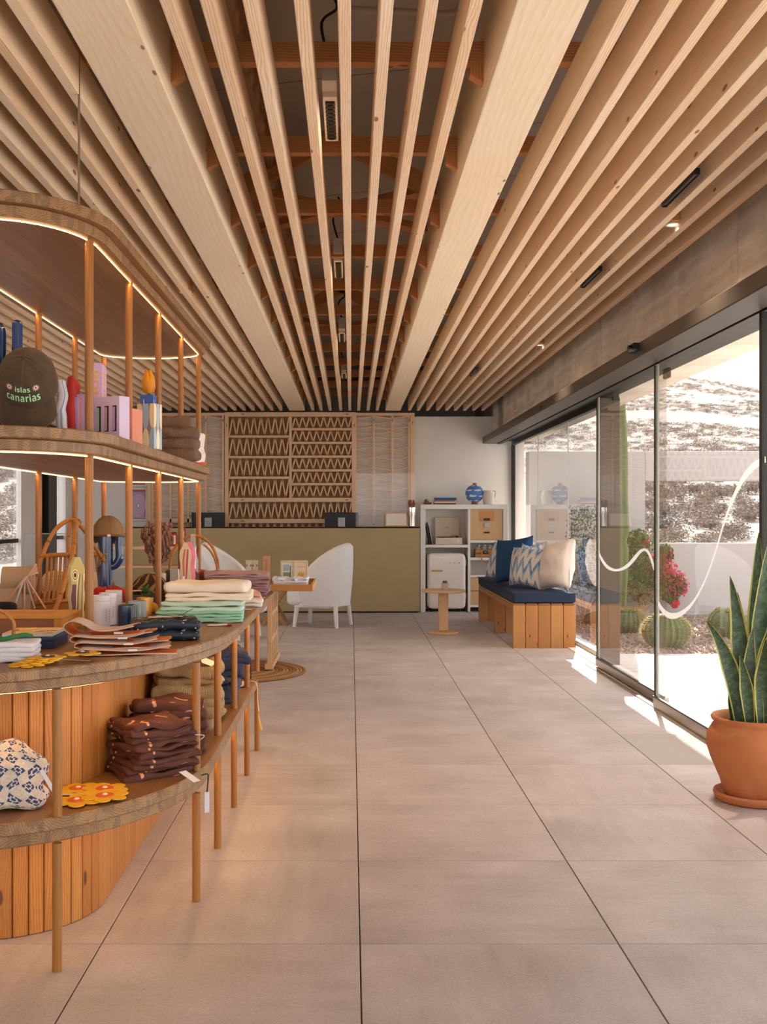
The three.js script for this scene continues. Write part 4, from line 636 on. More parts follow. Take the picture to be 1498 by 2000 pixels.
{
  const t = thing('bench', 'teak plank bench with open panels along the glazing', 'bench', [(BX0 + BX1) / 2, 0, BZ0]), W = BX1 - BX0;
  const pg = [0, 1, 2].map((i) => rbox(W / 5 - 0.004, 0.43, 0.035, 0.003, 1, 'y', [i * 0.3, i * 0.11]));
  [[0.02, 0], [1.42, 0], [2.93, 0]].forEach(([z], k) => { const pn = part('leg_panel', put(box(W - 0.02, 0.03, 0.03, 'x'), 0, 0.39, -z - 0.034), mat.teak[0], t); for (let i = 0; i < 5; i++) { const m = part('plank', pg[(i + k) % 3], mat.teak[(i * 2 + k) % 3], pn); m.position.set(-W / 2 + W / 5 * (i + 0.5), 0.215, -z); } });
  for (const x of [-W / 2 + 0.02, W / 2 - 0.02]) part('side_rail', put(rbox(0.035, 0.05, BZ1 - BZ0 - 0.08, 0.003, 1, 'z'), x, 0.405, -(BZ1 - BZ0) / 2), mat.teak[1], t);
  for (let i = 0; i < 5; i++) part('seat_slat', put(rbox(W / 5 - 0.014, 0.018, BZ1 - BZ0 - 0.04, 0.003, 1, 'z', [i * 0.2, i * 0.1]), -W / 2 + W / 5 * (i + 0.5), 0.44, -(BZ1 - BZ0) / 2), mat.teak[i % 3], t);
  const c = thing('seat_cushion', 'navy blue seat cushion lying along the teak bench', 'cushion', [(BX0 + BX1) / 2, 0.452, BZ0]);
  part('pad', soft(W + 0.0, 0.1, BZ1 - BZ0 + 0.02, [22, 8, 60], 0.022, (v, w, h, d) => { if (v.y > 0) v.y += 0.008 * (1 - (2 * v.x / w) ** 2) + 0.004 * perlin.noise(v.x * 6, 2, v.z * 5); }).translate(0, 0.051, -(BZ1 - BZ0) / 2), cloth(0x1f2c47), c);
  part('piping', tube([[-1, 1], [1, 1], [1, -1], [-1, -1]].flatMap(([a, b], i, l) => { const n = l[(i + 1) % 4]; return [0.02, 0.5, 0.98].map((k) => new THREE.Vector3(mix(a, n[0], k) * (W / 2 - 0.004), 0.096, -(BZ1 - BZ0) / 2 + mix(b, n[1], k) * (BZ1 - BZ0) / 2)); }), 0.004, 120, 6, true), cloth(0x1a2540), c);
}
function pillowGeo(w, h, t, seed) { // knife-edge cushion with pointed corners
  const n = 26, pos = [], uv = [], idx = [];
  for (const s of [1, -1]) { const base = pos.length / 3; for (let i = 0; i <= n; i++) for (let j = 0; j <= n; j++) { const u = i / n * 2 - 1, v = j / n * 2 - 1, e = Math.pow(clamp((1 - u * u) * (1 - v * v)), 0.42), pin = 1 - 0.09 * (1 - u * u) * Math.abs(v) ** 3, pin2 = 1 - 0.09 * (1 - v * v) * Math.abs(u) ** 3; const x = u * w / 2 * pin2, y = v * h / 2 * pin, wr = 0.012 * perlin.noise(u * 3 + seed, v * 3, s * 2) + 0.02 * perlin.noise(u * 1.4, v * 1.4 + seed, s); pos.push(x + wr * 0.4, y, s * (e * t / 2 + wr * e)); uv.push(i / n * w, j / n * h); if (i < n && j < n) { const a = base + i * (n + 1) + j, b = a + n + 1; s > 0 ? idx.push(a, b, a + 1, b, b + 1, a + 1) : idx.push(a, a + 1, b, b, a + 1, b + 1); } } }
  const g = new THREE.BufferGeometry(); g.setAttribute('position', new THREE.Float32BufferAttribute(pos, 3)); g.setAttribute('uv', new THREE.Float32BufferAttribute(uv, 2)); g.setIndex(idx); return smoothNormals(g);
}
const linen = cloth(0xd6c8bd), navyCloth = cloth(0x1f4468), ikat = cloth(WHITE, { map: tex(256, 256, (u, v) => { const z = Math.abs(((u * 4) % 1) - 0.5) * 2, j = 0.22 * (vn(u * 110, v * 9, 110, 9, 4) - 0.5), b = ((v * 2 + z * 0.7 + j) % 1 + 1) % 1; return b < 0.2 ? rgb(0x9fb3cb) : b < 0.42 ? rgb(0x6584ab) : rgb(0xdacec3); }, true, [0.45, 0.45]) });
{
  const pg = [pillowGeo(0.45, 0.45, 0.2, 1), pillowGeo(0.52, 0.52, 0.25, 5), pillowGeo(0.44, 0.44, 0.18, 9)], SY = 0.572;
  const P = (label, m, k, x, z, ry, lean, up, grp) => { const o = thing('throw_pillow', label, 'pillow', [x, SY, z], ry, 'throw pillows on the bench'); const h = [0.45, 0.52, 0.42][k], q = part('cover', pg[k], m, o); q.rotation.set(lean, 0, up, 'YXZ'); q.position.set(0, h / 2 * Math.cos(lean) * (1 + 0.25 * Math.abs(Math.sin(2 * up))) - 0.012, h / 2 * Math.sin(-Math.abs(lean)) * 0.5); return o; };
  P('plump beige linen pillow at the open end of the bench', linen, 1, 2.1, 11.02, -1.2, -0.2, 0.12);
  P('blue and cream zigzag pillow leaning beside the plump beige one', ikat, 0, 1.9, 11.4, -0.95, -0.25, -0.12);
  P('blue and cream zigzag pillow tucked behind another zigzag pillow', ikat, 0, 1.9, 11.8, -1.0, -0.25, 0.12);
  P('bright navy pillow between the beige and zigzag pillows by the glass', navyCloth, 2, 2.13, 11.45, -1.1, -0.15, 0.15);
  P('deep navy pillow standing in the middle of the bench', navyCloth, 1, 1.84, 12.2, -0.85, -0.2, 0.12);
  P('blue and cream zigzag pillow at the shelf unit end of the bench', ikat, 0, 1.8, 12.75, -0.8, -0.3, -0.12);
  P('beige linen pillow upright behind the deep navy pillow', linen, 0, 2.05, 13.0, -0.85, -0.15, 0.12);
  P('beige linen pillow against the glass in the middle of the bench', linen, 0, 2.13, 12.55, -1.1, -0.12, 0.1);
  P('beige linen pillow at the far corner of the bench beside the white wall', linen, 0, 2.06, 13.4, -0.6, -0.15, 0.05);
}
// ---------------------------------------------------------------- potted snake plant
{
  const C = [1.885, 0, 5.0], pot = thing('terracotta_pot', 'large terracotta pot with saucer beside the sliding glass door', 'pot', C);
  const clay = M(WHITE, 0.78, { map: tex(512, 256, (u, v) => { const a = fbm(u * 6, v * 5, 6, 5, 301, 4), b = fbm(u * 3, v * 24, 3, 24, 302, 3), st = sstep(0.56, 0.72, fbm(u * 10, v * 6, 10, 6, 303, 3)); return lerp3(lerp3(rgb(0xc8804f), rgb(0xb0663a), a * 0.8 + b * 0.3), rgb(0xd59a70), st * 0.35); }, true, [1, 1]) });
  part('vessel', lathe([[0, 0.02], [0.13, 0.02], [0.135, 0.03], [0.158, 0.1], [0.196, 0.19], [0.217, 0.256], [0.214, 0.306], [0.19, 0.348], [0.178, 0.36], [0.192, 0.371], [0.197, 0.383], [0.19, 0.393], [0.172, 0.389], [0.165, 0.36], [0.16, 0.33]], 72), clay, pot);
  part('soil', put(cyl(0.166, 0.166, 0.01, 40), 0, 0.345, 0), M(0x40301f, 0.95), pot); part('saucer', lathe([[0, 0], [0.165, 0], [0.178, 0.008], [0.186, 0.03], [0.182, 0.042], [0.172, 0.042], [0.165, 0.02], [0, 0.019]], 72), clay, pot);
  const lt = tex(128, 512, (u, v) => { const e = Math.abs(u - 0.5) * 2, band = fbm(u * 4, v * 46, 4, 46, 311, 3), n = vn(u * 20, v * 90, 20, 90, 312); if (e > 0.8) return lerp3(rgb(0xc2b85a), rgb(0x8f9a48), n * 0.6); return lerp3(rgb(0x30482f), rgb(0x456240), sstep(0.42, 0.68, band)).map((c) => c * (0.9 + 0.2 * n)); }, true, [1, 1]);
  const lm = M(WHITE, 0.42, { map: lt, side: THREE.DoubleSide }), pl = thing('snake_plant', 'snake plant with yellow edged sword leaves growing in the terracotta pot', 'plant', [C[0], 0.351, C[2]]);
  const R = rng(21);
  function blade(bx, bz, L, w, az, lean, curl, face, twist) { // root offset, length, width, lean direction and amount
    const n = 22, pos = [], uv = [], idx = [], dir = new THREE.Vector3(Math.cos(az), 0, Math.sin(az)); let p = new THREE.Vector3(bx, 0, bz), prev = 0;
    for (let i = 0; i <= n; i++) {
      const s = i / n, th = lean + curl * s * s, tan = dir.clone().multiplyScalar(Math.sin(th)).add(new THREE.Vector3(0, Math.cos(th), 0)); if (i) p = p.clone().add(tan.clone().multiplyScalar(L / n));
      const f = face + twist * s, side = new THREE.Vector3(Math.cos(f), 0, Math.sin(f)); side.addScaledVector(tan, -side.dot(tan)).normalize(); const nor = side.clone().cross(tan), ww = w * (0.62 + 0.38 * Math.sin(Math.min(1, s * 1.7) * 1.5708)) * (s > 0.55 ? Math.pow(1 - (s - 0.55) / 0.45, 0.75) : 1) / 2 + 0.0008;
      for (let k = 0; k <= 4; k++) { const q = k / 2 - 1; const c = p.clone().addScaledVector(side, q * ww).addScaledVector(nor, ww * 0.45 * q * q * (1 - 0.5 * s) - 0.003); pos.push(c.x, c.y, c.z); uv.push(k / 4, s); }
      if (i < n) for (let k = 0; k < 4; k++) { const a = i * 5 + k, b = a + 5; idx.push(a, b, a + 1, b, b + 1, a + 1); }
    }
    const g = new THREE.BufferGeometry(); g.setAttribute('position', new THREE.Float32BufferAttribute(pos, 3)); g.setAttribute('uv', new THREE.Float32BufferAttribute(uv, 2)); g.setIndex(idx); g.computeVertexNormals(); part('leaf', g, lm, pl);
  }
  const LL = [[-0.085, 0.05, 0.52, 0.075, Math.PI, 0.12, 0.55, 0.1, 0.2], [-0.06, 0.02, 0.70, 0.085, Math.PI, 0.02, 0.2, 0.15, 0.3], [-0.03, -0.04, 0.62, 0.07, 2.6, 0.05, 0.1, 0.5, -0.3], [-0.01, 0.06, 0.6, 0.09, 0.3, 0.08, 0.35, -0.2, 0.5], [0.02, -0.02, 0.86, 0.1, 0.1, 0.02, 0.12, 0.2, -0.5], [0.05, 0.05, 0.8, 0.095, 0.4, 0.05, 0.2, 0.1, 0.4], [0.09, 0.0, 0.72, 0.08, 0, 0.12, 0.2, 0.4, 0.3], [-0.05, 0.08, 0.34, 0.06, 2.8, 0.1, 0.2, 0.2, 0.2], [0.0, 0.1, 0.42, 0.08, 1.4, 0.02, 0.1, 0.1, 0.9], [0.06, 0.09, 0.5, 0.07, 1.0, 0.1, 0.2, 0.3, -0.4], [-0.1, 0.0, 0.2, 0.035, 3.3, 0.05, 0.1, 0.4, 0.1], [0.04, -0.08, 0.9, 0.09, 5.2, 0.04, 0.1, 0.3, 0.2], [-0.02, -0.09, 0.6, 0.08, 4.4, 0.08, 0.15, 0.1, 0.1], [0.1, -0.05, 0.66, 0.08, 5.8, 0.15, 0.2, 0.2, -0.3], [0.085, 0.07, 0.46, 0.05, 0.7, 0.12, 0.3, 0.6, 0.3], [-0.055, 0.055, 0.46, 0.07, 0.2, 0.02, 0.1, 0.05, 0.1], [0.03, 0.09, 0.62, 0.085, 0.2, 0.04, 0.15, -0.1, 0.7]];
  LL.forEach((a) => blade(...a));
}
// ---------------------------------------------------------------- consultation corner: tables, tub chairs, rug
{
  const proto = thing('tub_chair', 'white tub armchair with curved back beside the display table', 'armchair', [-0.34, 0, 13.0], 0.0, 'white tub armchairs');
  // curved shell: high at the back (+x), falling to low arms
  const nT = 48, nH = 12, pos = [], uv = [], idx = [], ro = 0.37, ri = 0.295, depth = 0.95;
  const top = (a) => 0.56 + 0.45 * Math.pow(Math.max(0, Math.cos(a * 0.74)), 0.75), rim = (a, r) => new THREE.Vector3(r * Math.cos(a) * depth, 0, r * Math.sin(a));
  const A0 = -2.15, A1 = 2.15, prof = []; // section: outside up, round the top, inside down
  for (let i = 0; i <= nT; i++) {
    const a = mix(A0, A1, i / nT), h = top(a), edge = Math.min(1, Math.min(i, nT - i) / 3), th = (ro - ri) / 2 * (0.5 + 0.5 * Math.sqrt(edge)), rc = (ro + ri) / 2, sec = [];
    for (let k = 0; k <= 8; k++) { const y = mix(0.26, h - th, k / 8); sec.push([rc + th + 0.02 * Math.sin(k / 8 * 2.6) - 0.03 * (1 - k / 8), y]); }
    for (let k = 1; k < 8; k++) { const q = Math.PI * k / 8; sec.push([rc + th * Math.cos(q), h - th + th * Math.sin(q)]); }
    for (let k = 8; k >= 0; k--) sec.push([rc - th, mix(0.3, h - th, k / 8)]);
    sec.forEach(([r, y], k) => { const v = rim(a, r); pos.push(v.x, y, v.z); uv.push(a * 0.35, k * 0.06); });
    const m = sec.length; if (i < nT) for (let k = 0; k + 1 < m; k++) { const p = i * m + k, q = p + m; idx.push(p, p + 1, q, q, p + 1, q + 1); }
  }
  const g = new THREE.BufferGeometry(); g.setAttribute('position', new THREE.Float32BufferAttribute(pos, 3)); g.setAttribute('uv', new THREE.Float32BufferAttribute(uv, 2)); g.setIndex(idx); g.computeVertexNormals();
  part('back_shell', g, mat.boucle, proto);
  part('seat', soft(0.62, 0.2, 0.6, [18, 8, 18], 0.06, (v, w, h, d) => { const q = Math.hypot(v.x, v.z); if (q > 0.31 && v.x > 0) { v.x *= 0.31 / q; v.z *= 0.31 / q; } }).translate(-0.06, 0.36, 0), mat.boucle, proto);
  part('seat_base', soft(0.6, 0.06, 0.6, [16, 4, 16], 0.02, (v) => { const q = Math.hypot(v.x, v.z); if (q > 0.33) { v.x *= 0.33 / q; v.z *= 0.33 / q; } }).translate(-0.03, 0.265, 0), mat.boucle, proto);
  for (const [x, z] of [[0.24, 0.22], [0.24, -0.22], [-0.25, 0.22], [-0.25, -0.22]]) part('leg', rod(new THREE.Vector3(x * 1.12, 0, z * 1.12), new THREE.Vector3(x, 0.26, z), 0.022, 12, 0.03), mat.boucle, proto);
  proto.rotation.y = -0.35;
  dup(proto, [-1.37, 0, 11.75], 2.75, 'white tub armchair showing its back shell behind the rattan basket handle', 'white tub armchairs');
  dup(proto, [-1.52, 0, 13.4], 3.5, 'white tub armchair behind the tubes on the display table', 'white tub armchairs');
  // low table between the chairs: slanted legs
  const lt = thing('low_table', 'low timber table with slanting orange legs behind the tub armchair', 'table', [-0.96, 0, 13.3]);
  part('tabletop', put(rbox(0.36, 0.03, 0.6, 0.004), 0.02, 0.47, 0), mat.teak[0], lt);
  for (const z of [0.28, -0.28]) { part('leg', bar(new THREE.Vector3(-0.13, 0, z), new THREE.Vector3(0.17, 0.455, z), 0.035, 0.035, new THREE.Vector3(0, 0, 1)), mat.teak[0], lt); part('leg', bar(new THREE.Vector3(0.15, 0, z * 0.85), new THREE.Vector3(-0.13, 0.455, z * 0.85), 0.035, 0.035, new THREE.Vector3(0, 0, 1)), mat.teak[0], lt); }
  // display table on trestles
  const dt = thing('display_table', 'timber tray table on trestles behind the shelving island', 'table', [-1.12, 0, 9.55]);
  part('tabletop', put(rbox(1.58, 0.03, 0.9, 0.003, 1, 'x'), 0, 0.705, 0), mat.teak[0], dt);
  for (const s of [-1, 1]) { part('tray_edge', put(rbox(1.58, 0.055, 0.022, 0.003, 1, 'x'), 0, 0.72, s * 0.45), mat.honey[0], dt); part('tray_edge', put(rbox(0.022, 0.055, 0.88, 0.003, 1, 'z'), s * 0.785, 0.72, 0), mat.oak, dt); }
  for (const s of [-1, 1]) { const tr = part('trestle', put(rbox(0.07, 0.045, 0.92, 0.004, 1, 'z'), s * 0.42, 0.045, 0), mat.oak, dt); part('foot_rail', put(rbox(0.05, 0.05, 0.8, 0.004, 1, 'z'), s * 0.42, 0.664, 0), mat.oak, tr); for (const z of [-0.36, -0.12, 0.12, 0.36]) part('upright', put(rbox(0.04, 0.58, 0.05, 0.004, 1, 'y'), s * 0.42, 0.355, z), mat.oak, tr); part('cross_bar', put(rbox(0.03, 0.04, 0.78, 0.004, 1, 'z'), s * 0.42, 0.48, 0), mat.oak, tr); part('cross_bar', put(rbox(0.03, 0.04, 0.78, 0.004, 1, 'z'), s * 0.42, 0.26, 0), mat.oak, tr); }
  // jute rug: concentric braids
  const rug = thing('round_rug', 'round braided jute rug under the trestle table', 'rug', [-1.07, 0.001, 9.13]), jm = [0xb98a56, 0x9a6b3c].map((c, i) => M(WHITE, 0.95, { map: tex(128, 32, (u, v) => { const b = Math.sin(u * 6.2832 * 8 + (v > 0.5 ? 3 : 0)) * 0.5 + 0.5, n = vn(u * 60, v * 12, 60, 12, 5 + i) - 0.5; return rgb(c).map((q) => q * (0.75 + 0.3 * b) + n * 0.15); }, true, [0.2, 0.03]) }));
  for (let i = 0; i < 23; i++) { const r = 0.015 + 0.0292 * i, tg = new THREE.TorusGeometry(r + 0.012, 0.0145, 8, Math.max(20, i * 6)).rotateX(Math.PI / 2).scale(1, 0.55, 1).translate(0, 0.008, 0), u = tg.attributes.uv; for (let k = 0; k < u.count; k++) u.setXY(k, u.getX(k) * r * 6.28, u.getY(k) * 0.09); part('braid', tg, jm[(i >> 1) % 2], rug); }
}
{ // goods on the display table (top at 0.72)
  const TY = 0.7215, tb = (px, z) => (px - 686) * z / FOCAL;
  for (const [px, l] of [[486, 'cream cosmetic tube nearer the rattan handle on the table'], [498, 'cream cosmetic tube beside the tall peach box on the table']]) { const t = thing('cosmetic_tube', l, 'tube', [tb(px, 9.75), TY, 9.75], 0, 'tubes on the display table'); const g = new THREE.CylinderGeometry(0.026, 0.022, 0.115, 24, 6), p = g.attributes.position; for (let i = 0; i < p.count; i++) { const k = (p.getY(i) + 0.0575) / 0.115; p.setZ(i, p.getZ(i) * (1 - 0.92 * k)); p.setX(i, p.getX(i) * (1 + 0.12 * k)); } part('sleeve', smoothNormals(g).scale(1, 1.6, 1).translate(0, 0.115, 0), M(WHITE, 0.5, { map: canvasTex(128, 128, (x, w, h) => { x.fillStyle = '#eadfce'; x.fillRect(0, 0, w, h); x.fillStyle = '#d9a67c'; x.fillRect(0, 78, w, 50); x.fillStyle = '#b0764c'; for (let i = 0; i < 4; i++) { x.beginPath(); x.arc(16 + i * 32, 34, 7, 0, 7); x.fill(); } }) }), t); part('cap', put(cyl(0.021, 0.021, 0.024, 20), 0, 0.012, 0), M(0xe6ddd0, 0.5), t); }
  const bx = thing('peach_box', 'tall narrow peach carton standing on the display table', 'box', [tb(520.5, 9.7), TY, 9.7]); part('carton', put(rbox(0.06, 0.245, 0.05, 0.001), 0, 0.1235, 0), M(0xdba276, 0.6), bx); part('band', put(rbox(0.0605, 0.045, 0.0505, 0.001), 0, 0.04, 0), M(0xe9ddcd, 0.6), bx); for (let i = 0; i < 6; i++) part('letter', put(rbox(0.012, 0.008, 0.001, 0.0004), 0, 0.11 + 0.018 * i, 0.0255), M(0xb9713f, 0.6), bx);
  for (const [px, l, k] of [[561.5, 'small pale framed landscape print propped on the display table', 0], [588, 'small pale framed yellow flower print propped on the display table', 1]]) {
    const t = thing('picture_frame', l, 'picture frame', [tb(px, 9.6), TY, 9.6], 0); t.scale.set(1.05, 1.45, 1); const ct = canvasTex(128, 160, (x, w, h) => { x.fillStyle = k ? '#ead6bd' : '#dfe0d4'; x.fillRect(0, 0, w, h); if (k) { x.fillStyle = '#d8a93a'; for (let i = 0; i < 9; i++) { x.beginPath(); x.ellipse(64 + 24 * Math.cos(i * 0.7), 100 + 10 * Math.sin(i * 0.7), 22, 7, i * 0.7, 0, 7); x.fill(); } x.fillStyle = '#b58a4a'; x.fillRect(20, 36, 88, 3); } else { x.fillStyle = '#a9bcc0'; x.fillRect(14, 20, 70, 50); x.fillStyle = '#8f9a6c'; x.fillRect(14, 82, 84, 34); x.fillStyle = '#c9b56a'; x.fillRect(14, 112, 84, 22); x.fillStyle = '#4d5a4a'; x.fillRect(92, 30, 10, 100); } });
    const f = part('frame', merge([-1, 1].map((s) => put(rbox(0.012, 0.145, 0.016, 0.002), s * 0.053, 0.0725, 0)).concat([0.006, 0.139].map((y) => put(rbox(0.094, 0.012, 0.016, 0.002), 0, y, 0)))), M(0xe6c9a8, 0.6), t); part('print', put(new THREE.PlaneGeometry(0.096, 0.123), 0, 0.0725, 0.002), M(WHITE, 0.7, { map: ct }), t); part('back_board', put(box(0.1, 0.13, 0.003), 0, 0.0725, -0.003), mat.oak, t);
  }
  for (let i = 0; i < 3; i++) solo('folded_cloth', ['white folded cloth at the bottom of the pile on the display table', 'white folded cloth in the middle of the pile on the display table', 'crumpled white cloth on top of the pile on the display table'][i], 'cloth', soft(0.3, 0.026, 0.2, [30, 6, 20], 0.012, (v) => wob(v, i === 2 ? 0.022 : 0.006, i === 2 ? 22 : 14, i * 5)), cloth(0xe9e6ea), [tb(568, 9.3), TY + 0.014 + 0.025 * i, 9.3], 0, 'white cloths on the display table');
}
{ // back left corner: framed prints, ledge, small console with dried flowers, glass partition
  const art = (label, px0, px1, py0, py1, draw, frame) => { const z = 15.47, s = z / FOCAL, w = (px1 - px0) * s, h = (py1 - py0) * s, t = thing('framed_print', label, 'picture', [((px0 + px1) / 2 - 686) * s, EYE - ((py0 + py1) / 2 - 1010) * s, z]); part('frame', rbox(w, h, 0.03, 0.003), frame, t); part('print', new THREE.PlaneGeometry(w - 0.05, h - 0.05).translate(0, 0, 0.0165), M(WHITE, 0.5, { map: canvasTex(256, 384, draw) }), t); };
  art('framed print of pink and blue rings on the back wall', 250, 288, 953, 1017, (x, w, h) => { x.fillStyle = '#c04a63'; x.fillRect(0, 0, w, h); x.fillStyle = '#9fa3c8'; x.fillRect(24, 30, w - 34, h - 40); const c = ['#d9a9c4', '#b9a4cf', '#e2a5b4', '#a9aed2', '#dcb0c2', '#93a3b5', '#e8e6ea']; for (let i = 0; i < 7; i++) { x.fillStyle = c[i]; x.beginPath(); x.ellipse(140, 210, 118 - i * 17, 150 - i * 21, 0.2, 0, 7); x.fill(); } }, mat.whitePaint);
  art('framed red and white print above the ring print', 250, 288, 906, 950, (x, w, h) => { x.fillStyle = '#b8404e'; x.fillRect(0, 0, w, h); x.fillStyle = '#f0e6de'; x.lineWidth = 16; x.strokeStyle = '#f0e6de'; for (let i = 0; i < 3; i++) { x.beginPath(); x.arc(70 + i * 60, 260, 26, 0, 5); x.stroke(); } x.fillRect(170, 180, 50, 120); }, mat.whitePaint);
  const cons = thing('console_table', 'light timber console with round legs before the reception desk', 'table', [-2.42, 0, 12.6]);
  part('tabletop', put(rbox(1.0, 0.035, 0.34, 0.004), 0, 0.96, 0), mat.oak, cons); part('shelf', put(rbox(0.94, 0.025, 0.3, 0.004), 0, 0.74, 0), mat.oak, cons); for (const x of [-0.46, 0.46]) for (const z of [-0.13, 0.13]) part('leg', rod(new THREE.Vector3(x * 1.03, 0, z * 1.05), new THREE.Vector3(x, 0.945, z), 0.02, 12, 0.028), mat.oak, cons);
  const hv = thing('house_vase', 'white house shaped vase with dark windows on the shelving island', 'vase', [-1.02, 0.887, 5.62]);
  part('body', put(rbox(0.085, 0.14, 0.07, 0.006, 2), 0, 0.07, 0), M(0xe8dfd4, 0.7), hv); for (const x of [-0.02, 0.02]) part('window', put(rbox(0.014, 0.03, 0.003, 0.001), x, 0.1, 0.0355), M(0x5b2a24, 0.8), hv); part('doorway', put(rbox(0.03, 0.026, 0.003, 0.001), 0, 0.03, 0.0355), M(0xb08a52, 0.8), hv);
  driedFlowers('dried reddish flower bunch standing in the house shaped vase', [-1.02, 1.02, 5.62], 0.25, 0.075, 60, 0x8a5f50, 8);
  const tn = (label, dx, hgt) => { const t = thing('red_tin', label, 'tin', [-2.42 + dx, 0.978, 12.62], 0, 'red tins on the console'); part('body', put(rbox(0.075, hgt, 0.06, 0.01, 2), 0, hgt / 2, 0), M(0xa6202a, 0.35), t); part('label', put(rbox(0.03, hgt * 0.7, 0.062, 0.002), 0.01, hgt * 0.5, 0), M(0xe4c9b5, 0.6), t); part('lid', put(rbox(0.06, 0.015, 0.05, 0.005), 0, hgt + 0.007, 0), M(0x7c141c, 0.4), t); };
  tn('red tin with pale label on the light console', 0.33, 0.15); tn('taller red tin beside the other on the light console', 0.43, 0.21);
  for (let i = 0; i < 4; i++) solo('wooden_tray', ['widest wooden tray at the bottom of the console stack', 'second wooden tray of the console stack', 'third wooden tray of the console stack', 'small wooden tray on top of the console stack'][i], 'tray', rbox(0.22 - 0.02 * i, 0.026, 0.2, 0.006, 2), mat.oak, [-2.78, 0.992 + 0.03 * i, 12.6], 0.1 * i, 'wooden trays on the console');
  const gp = thing('glass_partition', 'low clear glass partition by the left window', 'partition', [0, 0, 11]); gp.userData.label = 'low clear greenish glass partition near the dark shutter';
  part('pane', put(new THREE.BoxGeometry(1.1, 1.13, 0.0008), -2.81, 0.585, 0), mat.glass, gp); part('edge', put(box(0.012, 1.13, 0.012), -3.36, 0.585, 0), mat.glassEdge, gp); part('edge', put(box(1.1, 0.012, 0.012), -2.81, 1.15, 0), mat.glassEdge, gp); part('base_channel', put(box(1.12, 0.03, 0.03), -2.81, 0.015, 0), mat.steel, gp);
}
